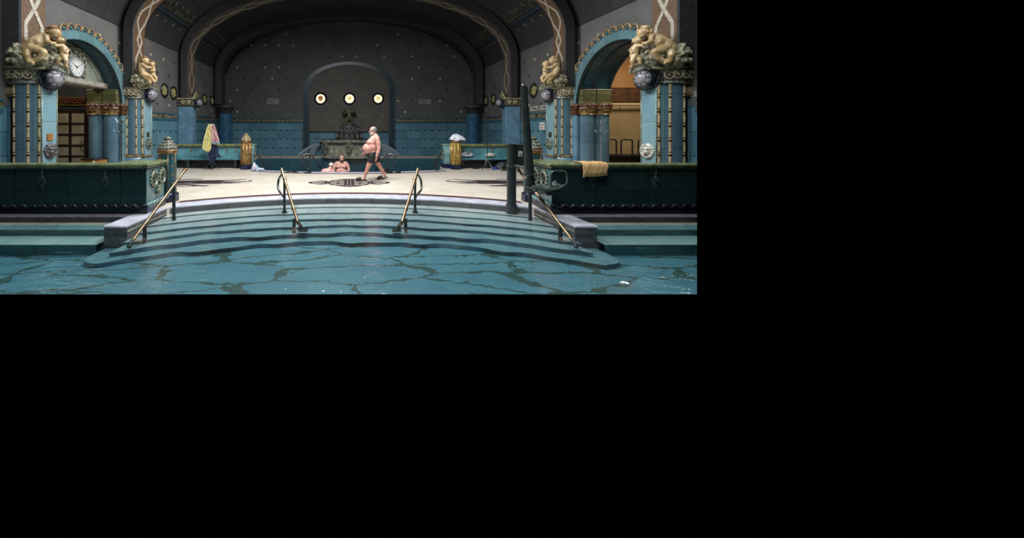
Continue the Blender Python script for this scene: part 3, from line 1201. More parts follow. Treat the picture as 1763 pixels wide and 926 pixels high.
def pier(s, x_in, y0, y1, rc, rr, zc0, zc1, label, big=True, mask_mat=None, plaque=None):
    """engaged pier: round shaft on the outside, flat pilaster on the hall side"""
    xi = s * x_in
    cx, cy = s * rc[0], rc[1]
    root = thing('tiled_pier', label, 'pillar', (cx, cy, 0))
    XMAX[root.name] = 7.60
    # flat pilaster
    mb = MB()
    mb.box(*sorted((xi, s * 7.6)), y0, y1, 0.0, zc0)
    mb.build('pilaster', pierB, root, bevel=0.012)
    mb = MB()
    mb.lathe([(rr, 0.80), (rr, zc0)], (cx, cy, 0), 40)
    mb.build('round_shaft', pierD, root, smooth=60)
    # plinth, round and square parts, with a moulding
    mb = MB()
    mb.lathe([(rr + 0.10, 0.0), (rr + 0.10, 0.66), (rr + 0.09, 0.72), (rr + 0.05, 0.76)], (cx, cy, 0), 40)
    mb.box(*sorted((xi - s * 0.07, s * 7.58)), y0 - 0.07, y1 + 0.05, 0.0, 0.72)
    mb.build('plinth', blueP if big else pierB, root, smooth=40)
    mb = MB()
    mb.lathe([(rr + 0.03, 0.74), (rr + 0.085, 0.76), (rr + 0.09, 0.79), (rr + 0.06, 0.81), (rr + 0.02, 0.82)], (cx, cy, 0), 40)
    mb.box(*sorted((xi - s * 0.045, s * 7.58)), y0 - 0.045, y1 + 0.03, 0.745, 0.80)
    mb.build('base_moulding', goldB, root, smooth=40)
    # ornamented bead strips up the round shaft
    for ang in (-112, -55, None):
        if ang is None:
            a = R(-90)
            px, py = xi + s * 0.045, y0
        else:
            a = R(ang) if s < 0 else pi - R(ang)
            px, py = cx + rr * cos(a), cy + rr * sin(a)
        mb = MB()
        rows = []
        k = int((zc0 - 0.85) / 0.04)
        t = Vector((-sin(a), cos(a), 0))
        n = Vector((cos(a), sin(a), 0))
        for i in range(k + 1):
            z = 0.84 + (zc0 - 0.86) * i / k
            ph = (z * 3.1) % 1.0
            wd = 0.028 + (0.012 * abs(sin(z * 12.4 * pi)) if abs(ph - 0.5) < 0.17 else 0.0)
            rows.append([Vector((px, py, z)) - t * wd - n * 0.01, Vector((px, py, z)) - t * wd * 0.7 + n * 0.018, Vector((px, py, z)) + n * 0.028, Vector((px, py, z)) + t * wd * 0.7 + n * 0.018, Vector((px, py, z)) + t * wd - n * 0.01])
        mb.grid(rows)
        mb.build('bead_strip', stripG, root, smooth=50)
    for yy in (y0 + 0.01, y1 - 0.012):
        mb = MB()
        mb.tube([(xi - s * 0.004, yy, 0.82), (xi - s * 0.004, yy, zc0)], 0.014, 8)
        mb.build('edge_bead', M('edge_bead_glaze', (150, 170, 160), (110, 110, 84), 0.3, scale=20), root, smooth=180)
    # capital block: round and square, carved, with an overhanging ledge
    mb = MB()
    h = zc1 - zc0
    mb.lathe([(rr + 0.02, zc0 - 0.03), (rr + 0.07, zc0), (rr + 0.05, zc0 + 0.05), (rr + 0.09, zc0 + h * 0.55), (rr + 0.13, zc1 - 0.05), (rr + 0.13, zc1 - 0.04)], (cx, cy, 0), 40)
    mb.box(*sorted((xi - s * 0.03, s * 7.58)), y0 - 0.04, y1 + 0.04, zc0, zc1 - 0.04)
    cap = mb.build('capital', swirlM, root, smooth=45)
    pts = []
    for k in range(7):
        a = R(-185 + k * 22) if s < 0 else pi - R(-185 + k * 22)
        pts.append((cx + (rr + 0.09) * cos(a), cy + (rr + 0.09) * sin(a), cos(a), sin(a)))
    carved_band(cap, pts, None, zc0 + 0.03, zc1 - 0.05)
    mb = MB()
    mb.lathe([(rr + 0.08, zc1 - 0.06), (rr + 0.145, zc1 - 0.045), (rr + 0.16, zc1 - 0.02), (rr + 0.145, zc1), (0.0, zc1)], (cx, cy, 0), 40)
    # ledge lifts in a round bow over the boss
    yc = (y0 + y1) / 2
    bow = []
    for i in range(25):
        a = pi * i / 24
        bow.append((xi + s * -0.16, yc - 0.34 * cos(a), zc1 - 0.03 + 0.17 * sin(a)))
    mb.box(*sorted((xi - s * 0.1, s * 7.58)), y0 - 0.10, y1 + 0.08, zc1 - 0.05, zc1)
    mb.tube([(cx - s * 0.1, y0 - 0.16, zc1 - 0.025)] + bow + [(xi + s * -0.1, y1 + 0.1, zc1 - 0.03)], 0.036, 8)
    mb.build('ledge', ledgeM, root, smooth=45)
    mb = MB()
    mb.prism([(yc - 0.33 * cos(pi * i / 16), zc1 - 0.04 + 0.16 * sin(pi * i / 16)) for i in range(17)], 'x', *sorted((xi - s * 0.15, xi + s * 0.1)))
    mb.build('bow_panel', swirlM, root)
    shell_boss(root, (xi - s * 0.10, yc - 0.05, (zc0 + zc1) / 2 - 0.06), (-s * 1.0, -0.36, 0.0), 0.225)
    if mask_mat:
        lion_mask(root, (xi - s * 0.02, yc, 1.19), (-s, -0.25, 0), 0.30, mask_mat)
    if plaque:
        mb = MB()
        mb.box(*sorted((xi - s * 0.02, xi + s * 0.01)), yc - 0.08, yc + 0.08, 1.42, 1.58)
        mb.build('tile_plaque', plaque, root, bevel=0.006)
    return root


maskD = M('mask_grey_ceramic', (96, 92, 92), (44, 42, 46), 0.35, scale=14)
maskW = M('mask_white_ceramic', (222, 220, 208), (150, 146, 132), 0.3, scale=12)
maskG = M('mask_green_ceramic', (118, 132, 112), (44, 52, 50), 0.35, scale=14)
plaqO = M('plaque_ochre', (160, 112, 52), (110, 78, 44), 0.3)
plaqB = M('plaque_bronze', (66, 60, 44), (44, 40, 32), 0.35)
pier(-1, 6.9, 8.14, 8.58, (7.30, 8.30), 0.29, 2.72, 3.07, 'blue tiled pier with grey lion mask and ochre tile beside the glazed door', True, maskD, plaqO)
pier(1, 6.9, 8.14, 8.58, (7.30, 8.30), 0.29, 2.72, 3.07, 'blue tiled pier with white lion mask at the near side of the ochre lit arch', True, maskW, None)
pier(-1, 6.9, 12.2, 12.7, (7.28, 12.36), 0.30, 2.72, 3.09, 'blue tiled pier with small green mask between the clock arch and the oval wall medallions', True, maskG, plaqB)
pier(1, 6.9, 12.2, 12.7, (7.28, 12.36), 0.30, 2.72, 3.09, 'blue tiled pier with small green mask next to the white notice', True, maskG, plaqB)


def small_pier(s, label):
    xi = s * 6.95
    root = thing('blue_pier', label, 'pillar', (s * 7.12, 16.3, 0))
    mb = MB()
    mb.box(*sorted((xi, s * 7.6)), 16.1, 16.5, 0, 2.72)
    mb.build('shaft', blueP, root, bevel=0.03)
    mb = MB()
    mb.box(*sorted((xi - s * 0.06, s * 7.6)), 16.03, 16.57, 2.72, 3.0)
    cap = mb.build('capital', M('capital_dim', (112, 104, 74), (52, 52, 44), 0.4, scale=14), root, bevel=0.02)
    carved_band(cap, [(s * x, 16.03, 0, -1) for x in (7.08, 7.33)], None, 2.76, 2.98)
    mb = MB()
    mb.box(*sorted((xi - s * 0.11, s * 7.6)), 15.98, 16.62, 3.0, 3.07)
    mb.build('ledge', ledgeM, root, bevel=0.02)
    shell_boss(root, (xi - s * 0.13, 16.3, 2.86), (-s, -0.35, 0), 0.19)
    mb = MB()
    mb.tube([(xi - s * 0.08, 16.0, 3.06), (xi - s * 0.1, 16.12, 3.2), (xi - s * 0.08, 16.3, 3.36), (xi - s * 0.1, 16.48, 3.2), (xi - s * 0.08, 16.6, 3.06)], 0.035, 8)
    mb.build('finial_scroll', ledgeM, root, smooth=180)
    return root


small_pier(-1, 'plain blue square pier behind the bench with the hung robe')
small_pier(1, 'plain blue square pier behind the bench with the white bundles')


def corner_column(s, label):
    root = thing('corner_column', label, 'pillar', (s * 6.95, 20.4, 0))
    mb = MB()
    mb.lathe([(0.33, -0.9), (0.33, 2.55)], (s * 6.95, 20.4, 0), 32)
    mb.build('shaft', M('glaze_column', (56, 98, 122), (40, 78, 102), 0.25, scale=3), root, smooth=60)
    mb = MB()
    mb.lathe([(0.33, 2.55), (0.40, 2.58), (0.36, 2.64), (0.44, 2.85), (0.52, 2.88), (0.52, 2.95), (0, 2.95)], (s * 6.95, 20.4, 0), 32)
    mb.build('capital', M('capital_dark', (62, 60, 54), (34, 36, 38), 0.45, scale=12), root, smooth=50)
    return root


corner_column(-1, 'round dark blue column in the far corner behind the hung robe')
corner_column(1, 'round dark blue column in the far corner behind the bare coat stand')

# ------------------------------------------------------------------ putti on the capitals


def putto_group(s, X0, Y0, Z0, kind, label):
    """(u: towards the middle of the hall, v: up, w: towards the camera)"""
    root = thing('cherub_sculpture', label, 'sculpture', (X0, Y0, Z0))

    ang = R(37) if kind == 1 else R(29)      # the group is turned to the middle of the hall
    ca, sa = cos(ang), sin(ang)

    def P(u, v, w):
        return (X0 - s * (u * ca + w * sa), Y0 + u * sa - w * ca, Z0 + v)

    def ch(mb, pts):
        mb.chain([(*P(u - (0.05 if kind == 1 else 0.0), v, w), r) for u, v, w, r in pts])

    def el(mb, c, r):
        c = (c[0] - (0.05 if kind == 1 else 0.0), c[1], c[2])
        mb.ball(P(*c), (r[0], r[2], r[1]))

    def face(mb, c, r, d):
        """nose, brow, cheeks, lips and ears of a head at c looking along (u, v, w)"""
        d = Vector(d).normalized()
        sd = d.cross(Vector((0, 1, 0))).normalized()
        up = sd.cross(d)
        c = Vector(c)
        def Q(a, b, e):
            q = c + sd * a * r + up * b * r + d * e * r - Vector((0.05 if kind == 1 else 0.0, 0, 0))
            return P(*q)
        mb.ball(Q(0, -0.12, 1.0), r * 0.17, 8, 6)
        mb.ball(Q(0, 0.1, 0.95), r * 0.12, 8, 6)
        mb.ball(Q(0, -0.45, 0.86), r * 0.2, 8, 6)
        mb.ball(Q(0, -0.75, 0.7), r * 0.24, 8, 6)
        for k in (-1, 1):
            mb.ball(Q(k * 0.42, -0.32, 0.74), r * 0.3, 8, 6)
            mb.ball(Q(k * 0.38, 0.28, 0.86), r * 0.2, 8, 6)
            mb.ball(Q(k * 0.98, -0.05, 0.05), r * 0.2, 8, 6)

    def locks(c, r, d):
        d = Vector(d).normalized()
        rnd = random.Random(11)
        mb = MB()
        c = Vector(c)
        for k in range(60):
            z = rnd.uniform(-0.5, 1)
            a = rnd.uniform(0, 2 * pi)
            q = Vector((sqrt(1 - z * z) * cos(a), z, sqrt(1 - z * z) * sin(a)))
            if q.dot(d) > 0.35 - 0.25 * (z > 0.5) * -1 or (q.dot(d) > 0.1 and z < 0.2):
                continue
            mb.ball(P(*(c + q * r * 0.98 - Vector((0.05 if kind == 1 else 0.0, 0, 0)))), r * 0.25, 8, 6)
        return mb
    rnd = random.Random(5 + kind)
    heap = MB()
    if kind == 1:
        b1, b2 = MB(), MB()
        # big child: kneeling, leaning over towards the hall
        hc, hd = (0.43, 0.76, 0.20), (0.85, -0.45, 0.5)
        el(b1, hc, (0.145, 0.125, 0.13))
        ch(b1, [(0.37, 0.70, 0.17, 0.06), (0.29, 0.65, 0.15, 0.075)])
        ch(b1, [(0.26, 0.64, 0.13, 0.115), (0.16, 0.55, 0.14, 0.13), (0.05, 0.44, 0.14, 0.135)])
        el(b1, (0.16, 0.50, 0.20), (0.12, 0.12, 0.10))
        el(b1, (0.0, 0.40, 0.10), (0.13, 0.13, 0.13))
        ch(b1, [(0.30, 0.66, 0.24, 0.06), (0.32, 0.53, 0.30, 0.052), (0.40, 0.49, 0.34, 0.042), (0.45, 0.50, 0.34, 0.035)])
        ch(b1, [(0.28, 0.66, 0.05, 0.06), (0.42, 0.58, 0.10, 0.05), (0.52, 0.55, 0.20, 0.04)])
        ch(b1, [(0.05, 0.38, 0.20, 0.105), (0.25, 0.29, 0.30, 0.08), (0.20, 0.16, 0.28, 0.055), (0.10, 0.10, 0.24, 0.045)])
        ch(b1, [(-0.02, 0.36, 0.16, 0.105), (-0.02, 0.19, 0.25, 0.07), (0.0, 0.06, 0.25, 0.045), (0.08, 0.03, 0.30, 0.035)])
        face(b1, hc, 0.125, hd)
        B1 = fuse(b1, 'cherub', putto, root, 0.013, 3)
        fuse(locks(hc, 0.135, hd), 'hair', puttoH if s < 0 else putto, B1, 0.013, 1)
        # small child hanging by the edge
        hc2, hd2 = (0.55, 0.60, 0.20), (-0.8, 0.35, 0.5)
        el(b2, hc2, (0.085, 0.09, 0.085))
        ch(b2, [(0.56, 0.52, 0.18, 0.04), (0.57, 0.47, 0.18, 0.075), (0.60, 0.36, 0.18, 0.08), (0.61, 0.28, 0.18, 0.085)])
        ch(b2, [(0.60, 0.26, 0.22, 0.065), (0.64, 0.15, 0.25, 0.05), (0.63, 0.04, 0.22, 0.036), (0.67, 0.0, 0.26, 0.03)])
        ch(b2, [(0.58, 0.27, 0.14, 0.065), (0.52, 0.17, 0.22, 0.05), (0.50, 0.08, 0.22, 0.036)])
        ch(b2, [(0.54, 0.48, 0.24, 0.038), (0.44, 0.46, 0.30, 0.032), (0.38, 0.50, 0.30, 0.028)])
        ch(b2, [(0.62, 0.48, 0.16, 0.038), (0.68, 0.40, 0.20, 0.032), (0.64, 0.33, 0.26, 0.028)])
        face(b2, hc2, 0.085, hd2)
        B2 = fuse(b2, 'cherub', putto, root, 0.011, 3)
        fuse(locks(hc2, 0.09, hd2), 'hair', puttoH if s < 0 else putto, B2, 0.012, 1)
        blobs = [(-0.17, 0.14, 0.06, 0.22), (-0.17, 0.30, 0.04, 0.16), (0.0, 0.14, 0.05, 0.24), (0.25, 0.15, 0.10, 0.24), (0.42, 0.22, 0.06, 0.21), (0.28, 0.34, 0.08, 0.20), (0.45, 0.40, 0.05, 0.15)]
    else:
        b1, b2 = MB(), MB()
        hc, hd = (0.22, 0.86, 0.16), (0.75, -0.4, 0.55)
        el(b1, hc, (0.12, 0.12, 0.12))
        ch(b1, [(0.18, 0.78, 0.14, 0.05), (0.14, 0.72, 0.12, 0.075)])
        ch(b1, [(0.13, 0.68, 0.12, 0.11), (0.12, 0.55, 0.13, 0.12), (0.16, 0.42, 0.13, 0.13)])
        ch(b1, [(0.17, 0.40, 0.20, 0.10), (0.36, 0.32, 0.27, 0.075), (0.44, 0.22, 0.26, 0.052), (0.48, 0.16, 0.28, 0.04)])
        ch(b1, [(0.15, 0.38, 0.14, 0.10), (0.30, 0.25, 0.24, 0.07), (0.36, 0.12, 0.24, 0.05)])
        ch(b1, [(0.15, 0.70, 0.22, 0.055), (0.26, 0.62, 0.28, 0.045), (0.38, 0.62, 0.28, 0.036)])
        ch(b1, [(0.14, 0.70, 0.06, 0.055), (0.28, 0.66, 0.12, 0.045), (0.42, 0.60, 0.16, 0.036)])
        face(b1, hc, 0.115, hd)
        B1 = fuse(b1, 'cherub', putto, root, 0.013, 3)
        fuse(locks(hc, 0.12, hd), 'hair', puttoH if s < 0 else putto, B1, 0.013, 1)
        hc2, hd2 = (0.42, 0.76, 0.14), (-0.6, -0.2, 0.7)
        el(b2, hc2, (0.10, 0.10, 0.10))
        ch(b2, [(0.43, 0.68, 0.12, 0.045), (0.44, 0.62, 0.12, 0.08), (0.43, 0.50, 0.12, 0.09), (0.44, 0.40, 0.12, 0.09)])
        ch(b2, [(0.45, 0.38, 0.16, 0.075), (0.54, 0.30, 0.20, 0.055), (0.52, 0.18, 0.2, 0.042)])
        ch(b2, [(0.46, 0.64, 0.18, 0.04), (0.48, 0.54, 0.24, 0.034), (0.40, 0.52, 0.26, 0.03)])
        face(b2, hc2, 0.095, hd2)
        B2 = fuse(b2, 'cherub', putto, root, 0.012, 3)
        fuse(locks(hc2, 0.10, hd2), 'hair', puttoH if s < 0 else putto, B2, 0.012, 1)
        blobs = [(0.0, 0.20, 0.04, 0.23), (0.1, 0.15, 0.05, 0.22), (0.30, 0.14, 0.05, 0.22), (0.38, 0.30, 0.02, 0.17), (0.02, 0.10, 0.0, 0.20)]
    for u, v, w_, r in blobs:
        el(heap, (u, v, w_), (r * 0.76, r * 0.76, r * 0.6))
        for k in range(34):
            z = rnd.uniform(-0.4, 1)
            a = rnd.uniform(0, 2 * pi)
            q = Vector((sqrt(1 - z * z) * cos(a), z, sqrt(1 - z * z) * sin(a) * 0.85))
            if q.z < -0.3:
                continue
            p = Vector((u, v, w_)) + q * r * 0.86
            if p.y < 0.01:
                p.y = 0.03
            el(heap, p, (rnd.uniform(0.03, 0.055),) * 3)
    fuse(heap, 'fruit_and_flower_heap', fruit, root, 0.009, 0)
    return root


putto_group(-1, -7.0, 8.02, 3.075, 1, 'pair of ochre cherubs leaning over flowers on the capital before the clock arch')
putto_group(1, 7.0, 8.02, 3.075, 1, 'pair of pale cherubs leaning over flowers on the capital above the white lion mask')
putto_group(-1, -7.0, 12.02, 3.095, 2, 'pair of ochre cherubs hugging on the capital between clock arch and oval medallions')
putto_group(1, 7.0, 12.02, 3.095, 2, 'pair of pale cherubs hugging on the capital above the white notice')
# ------------------------------------------------------------------ arches in the side walls and what stands in them
for s in (-1, 1):
    name = 'clock arch' if s < 0 else 'ochre lit arch'
    root = thing('arch_surround', ('turquoise arch surround with scalloped edge framing the clock' if s < 0 else 'bright blue arch surround with scalloped edge framing the ochre wall'), 'arch', (s * 7.5, ARC_Y, 0))
    root['kind'] = 'structure'
    n = 48
    xf, xb = s * 7.42, s * W

    def ring(r, x, z_low=0.0):
        pts = [(x, ARC_Y - r, z_low), (x, ARC_Y - r, 1.2)]
        pts += [(x, ARC_Y - r * cos(pi * i / n), ARC_Z + r * sin(pi * i / n)) for i in range(n + 1)]
        pts += [(x, ARC_Y + r, 1.2), (x, ARC_Y + r, z_low)]
        return pts
    mb = MB()
    mb.grid([ring(1.75, s * 7.6), ring(1.75, xf + s * 0.02), ring(1.77, xf), ring(2.02, xf), ring(2.04, xf + s * 0.02), ring(2.04, xb)])
    mb.build('arch_band', archB, root, smooth=40)
    # scalloped edge with a bead in every scallop
    mb = MB()
    N = 25
    for k in range(N):
        a = pi * (k + 0.5) / N
        cy, cz = ARC_Y - 2.03 * cos(a), ARC_Z + 2.03 * sin(a)
        rr = 0.125
        path = []
        for i in range(13):
            b = a - pi / 2 * 1.15 + pi * 1.15 * i / 12
            path.append((xf - s * 0.015, cy - rr * cos(b), cz + rr * sin(b)))
        mb.tube(path, 0.022, 7)
        poly = [(p[1], p[2]) for p in path]
        mb.prism(poly, 'x', *sorted((xf + s * 0.002, s * W)))
        bd = MB()
        bd.ball((xf - s * 0.012, cy - 0.02 * cos(a), cz + 0.02 * sin(a)), (0.03, 0.055, 0.055), 10, 7)
        bd.build('bead', M('bead_glaze', (56, 96, 104), (30, 60, 70), 0.25), root, smooth=180)
    mb.build('scallop_edge', M('scallop_glaze', (172, 136, 96), (110, 104, 84), 0.35, scale=10), root, smooth=40)
    # deep reveal in two steps with a dark joint
    mb = MB()
    mb.grid([ring(1.75, s * 7.44), ring(1.75, s * 7.93)])
    mb.grid([ring(1.72, s * 7.93), ring(1.72, s * 8.5)])
    mb.grid([ring(1.75, s * 7.93), ring(1.72, s * 7.93)])
    mb.grid([ring(1.72, s * 8.5), ring(2.0, s * 8.5)])
    mb.build('reveal', archD, root, clip='open', smooth=40)
    mb = MB()
    for xx, rr in ((7.93, 1.735), (7.50, 1.745), (8.42, 1.715)):
        mb.tube([p for p in ring(rr, s * xx, 2.2)], 0.022 if xx != 7.93 else 0.035, 6)
    mb.build('joint_line', M('joint_dark', (28, 38, 46), (16, 22, 30), 0.4), root, clip='open')
    # twin engaged columns on the far jamb
    for k, xc in enumerate((7.76, 8.25)):
        c = thing('reveal_shaft', ('dark blue engaged column in the %s, %s' % (name, 'next to the hall' if k == 0 else 'deeper in the opening')), 'column', (s * xc, 11.92, 0))
        c['kind'] = 'structure'
        mb = MB()
        mb.lathe([(0.245, 0), (0.245, 2.16)], (s * xc, 11.92, 0), 32)
        mb.build('shaft', pierD, c, smooth=60, clip='open')
        mb = MB()
        mb.lathe([(0.25, 2.14), (0.29, 2.15), (0.27, 2.18), (0.30, 2.27), (0.32, 2.29), (0.30, 2.31), (0.25, 2.31)], (s * xc, 11.92, 0), 32)
        mb.build('gold_band', goldB, c, smooth=40)
        mb = MB()
        mb.lathe([(0.26, 2.31), (0.32, 2.33), (0.325, 2.37), (0.29, 2.4), (0.27, 2.5), (0.25, 2.52)], (s * xc, 11.92, 0), 32)
        for q in range(12):
            a = 2 * pi * q / 12
            if sin(a) > 0.3:
                continue
            mb.ball((s * xc + 0.28 * cos(a), 11.92 + 0.28 * sin(a), 2.45), (0.06, 0.06, 0.07), 8, 6)
        mb.build('rust_capital', rustM, c, smooth=60)
        mb = MB()
        mb.box(*sorted((s * (xc - 0.24), s * (xc + 0.22))), 11.72, 12.12, 2.5, 2.96)
        mb.box(*sorted((s * (xc - 0.25), s * (xc + 0.23))), 11.705, 12.12, 2.94, 2.97)
        mb.build('olive_block', oliveM, c, bevel=0.03)
    # blue edge pilaster between the columns and the hall
    mb = MB()
    mb.box(*sorted((s * 7.40, s * 7.50)), 11.84, 12.10, 0, 2.16)
    mb.build('jamb_edge', blueP if s > 0 else archB, root, bevel=0.02)
    mb = MB()
    mb.box(*sorted((s * 7.37, s * 7.50)), 11.80, 12.16, 2.16, 2.31)
    mb.box(*sorted((s * 7.35, s * 7.50)), 11.78, 12.18, 2.31, 2.38)
    for q in range(3):
        mb.ball((s * 7.40, 11.84 + 0.12 * q, 2.45), (0.05, 0.06, 0.08), 8, 6)
    mb.build('jamb_band', rustM, root, smooth=40)

# side rooms seen through the arches
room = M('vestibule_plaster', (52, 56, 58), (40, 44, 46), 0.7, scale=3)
mb = MB()
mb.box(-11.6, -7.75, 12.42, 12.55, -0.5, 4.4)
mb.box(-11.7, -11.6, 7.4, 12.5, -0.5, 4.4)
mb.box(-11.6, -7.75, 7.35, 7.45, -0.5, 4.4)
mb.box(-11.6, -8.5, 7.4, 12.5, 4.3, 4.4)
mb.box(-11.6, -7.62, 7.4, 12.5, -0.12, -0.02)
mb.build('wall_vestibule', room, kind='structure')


def ochre():
    t = NT('ochre_wall')
    z = t.pos()[3]
    n, _ = t.noise(2.0, 5)
    up = t.mix(t.step(n, 0.3, 0.7), lin((190, 138, 84)), lin((166, 118, 70)))
    lo = t.mix(t.step(n, 0.3, 0.7), lin((186, 158, 112)), lin((164, 138, 98)))
    c = t.mix(t.math('GREATER_THAN', z, 2.75), lo, up)
    return t.out(c, 0.6)


ochreM = ochre()
mb = MB()
mb.box(7.74, 13.6, 13.0, 13.1, -0.5, 5.0)
mb.box(13.5, 13.6, 7.4, 13.1, -0.5, 5.0)
mb.box(7.74, 13.6, 7.4, 13.1, 4.9, 5.0)
mb.box(7.62, 13.6, 7.4, 13.1, -0.12, -0.02)
mb.build('wall_vestibule', ochreM, kind='structure', clip='open')
t = NT('patterned_band')
nn, _ = t.noise(7, 3)
n2, _ = t.noise(24, 2)
cc = t.mix(t.step(nn, 0.42, 0.6), lin((104, 68, 46)), lin((74, 50, 38)))
cc = t.mix(t.step(n2, 0.55, 0.65), cc, lin((124, 92, 54)))
patM = t.out(cc, 0.45)
mb = MB()
mb.box(8.5, 13.4, 12.965, 13.0, 2.66, 3.14)
mb.box(8.5, 13.4, 12.95, 13.0, 3.13, 3.17)
mb.build('trim_95', patM, kind='structure', clip=True)
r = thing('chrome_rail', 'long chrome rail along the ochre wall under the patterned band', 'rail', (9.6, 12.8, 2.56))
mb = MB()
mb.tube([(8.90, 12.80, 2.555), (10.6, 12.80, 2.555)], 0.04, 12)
mb.build('rail', M('rail_glint_cream', (240, 224, 190), (222, 200, 160), 0.25, metal=0.2), r, smooth=50, clip=True)  # cream base colour paints in the lit reflection along the rail
for x in (9.05, 9.7):
    mb = MB()
    mb.tube([(x, 12.8, 2.56), (x, 12.99, 2.60)], 0.015, 8)
    mb.build('bracket', steel, r, clip=True)
# tubular hoops on a dark base in front of the tan wall
hr = thing('hoop_railing', 'black tubular hoop railing on a dark base in the ochre lit arch', 'railing', (9.3, 12.2, 0))
for x0, x1 in ((8.56, 8.98), (9.14, 9.52), (9.72, 10.12)):
    mb = MB()
    y = 12.2
    rr = 0.07
    path = [(x0, y, 0.7), (x0, y, 1.33 - rr)] + [(x0 + rr - rr * cos(a), y, 1.33 - rr + rr * sin(a)) for a in (0.4, 0.8, 1.2, 1.57)] + [(x1 - rr + rr * sin(a), y, 1.33 - rr + rr * cos(a)) for a in (0.0, 0.4, 0.8, 1.2, 1.57)] + [(x1, y, 0.7)]
    mb.tube(path, 0.022, 8)
    mb.build('hoop', M('railing_black', (20, 18, 16), rough=0.4), hr, smooth=60, clip=True)
mb = MB()
mb.box(8.45, 11.0, 12.05, 12.4, 0.0, 0.82)
mb.box(8.43, 11.0, 11.92, 12.43, 0.78, 0.84)
mb.build('base', M('railing_base', (30, 26, 22), (20, 18, 16), 0.5), hr, clip=True, bevel=0.01)

# tympanum over the door side, with the clock on it
tp = thing('tympanum', 'grey green tympanum with relief scrolls and pale lintel behind the clock', 'panel', (-7.9, ARC_Y, 2.98))
tp['kind'] = 'structure'
tymM = M('tympanum_plaster', (128, 134, 120), (98, 104, 96), 0.55, scale=4)
mb = MB()
half = [(ARC_Y - 1.73 * cos(t), max(3.12, ARC_Z + 1.73 * sin(t))) for t in [pi * i / 40 for i in range(41)] if ARC_Z + 1.73 * sin(t) > 3.12]
y0_, y1_ = half[0][0], half[-1][0]
mb.prism([(y0_ - 0.02, 3.12)] + half + [(y1_ + 0.02, 3.12)], 'x', -7.98, -7.90)
mb.build('panel', tymM, tp)
mb = MB()
mb.box(-8.30, -7.86, ARC_Y - 1.64, ARC_Y + 1.64, 2.98, 3.0)
mb.box(-7.98, -7.84, ARC_Y - 1.62, ARC_Y + 1.62, 3.0, 3.16)
lt = mb.build('lintel', M('lintel_stone', (158, 148, 134), (128, 112, 100), 0.5, scale=6), tp, bevel=0.008)
mb = MB()
for i in range(7):
    y = ARC_Y - 1.45 + i * 0.42
    mb.box(-7.845, -7.83, y, y + 0.36, 3.03, 3.13)
mb.build('lintel_panel', M('lintel_inset', (168, 166, 152), (134, 136, 126), 0.5, scale=16), lt, bevel=0.004)
mb = MB()
mb.tube([(-7.89, a, b) for a, b in [(ARC_Y - 1.5 * cos(t), ARC_Z + 1.6 * sin(t)) for t in [0.5 + (pi - 1.0) * i / 40 for i in range(41)]]], 0.03, 7)
mb.build('border_bead', M('border_cream', (146, 142, 124), (104, 104, 94), 0.4, scale=14), tp, smooth=180)
mb = MB()
yc, zc = 10.44, 3.46
for k in (-1, 1):
    for (r0, oy, oz, turns) in ((0.13, 0.27, 0.36, 2.4), (0.10, 0.38, 0.05, 2.0), (0.09, 0.30, -0.16, 1.8)):
        path, rad = [], []
        for i in range(20):
            a = (pi / 2) + k * turns * pi * i / 19
            q = r0 * (1 - 0.75 * i / 19)
            path.append((-7.875, yc + k * oy + q * cos(a), zc + oz + q * sin(a)))
            rad.append(0.03 * (1 - 0.5 * i / 19))
        mb.tube(path, rad, 7)
    mb.tube([(-7.875, yc + k * 0.34, zc - 0.25), (-7.875, yc + k * 0.44, zc + 0.1), (-7.875, yc + k * 0.36, zc + 0.42), (-7.875, yc + k * 0.14, zc + 0.58), (-7.875, yc, zc + 0.52)], 0.02, 7)
for k in range(5):
    a = 2 * pi * k / 5
    mb.ball((-7.87, yc + 0.06 * cos(a), zc + 0.5 + 0.06 * sin(a)), 0.045, 8, 6)
mb.build('relief_scroll', M('relief_cream', (158, 150, 124), (96, 94, 84), 0.4, scale=16), tp, smooth=180)

ck = thing('clock', 'round white clock with black hands on the tympanum', 'clock', (-7.88, yc, zc))
Bx = Matrix(((0, 0, 1), (1, 0, 0), (0, 1, 0)))    # local x -> Y, y -> Z, axis -> X
mb = MB()
mb.lathe([(0.0, 0.0), (0.27, 0.0), (0.275, 0.05), (0.262, 0.075), (0.24, 0.075), (0.232, 0.05)], (-7.88, yc, zc), 40, basis=Bx)
mb.build('case', M('clock_case', (190, 192, 196), (150, 152, 158), 0.3), ck, smooth=40)
mb = MB()
mb.lathe([(0.0, 0.0515), (0.235, 0.0515)], (-7.88, yc, zc), 40, basis=Bx)
mb.build('dial', M('clock_dial', (214, 212, 206), (204, 202, 196), 0.4), ck)
inkM = M('black_ink', (18, 18, 20), rough=0.5)
for h in range(1, 13):
    mb = MB()
    a = pi / 2 - 2 * pi * h / 12
    text_mesh(mb, str(h), 0.08, (-7.8265, yc + 0.185 * cos(a), zc + 0.185 * sin(a)), (0, 1, 0), (0, 0, 1), 0.001)
    mb.build('numeral', inkM, ck)
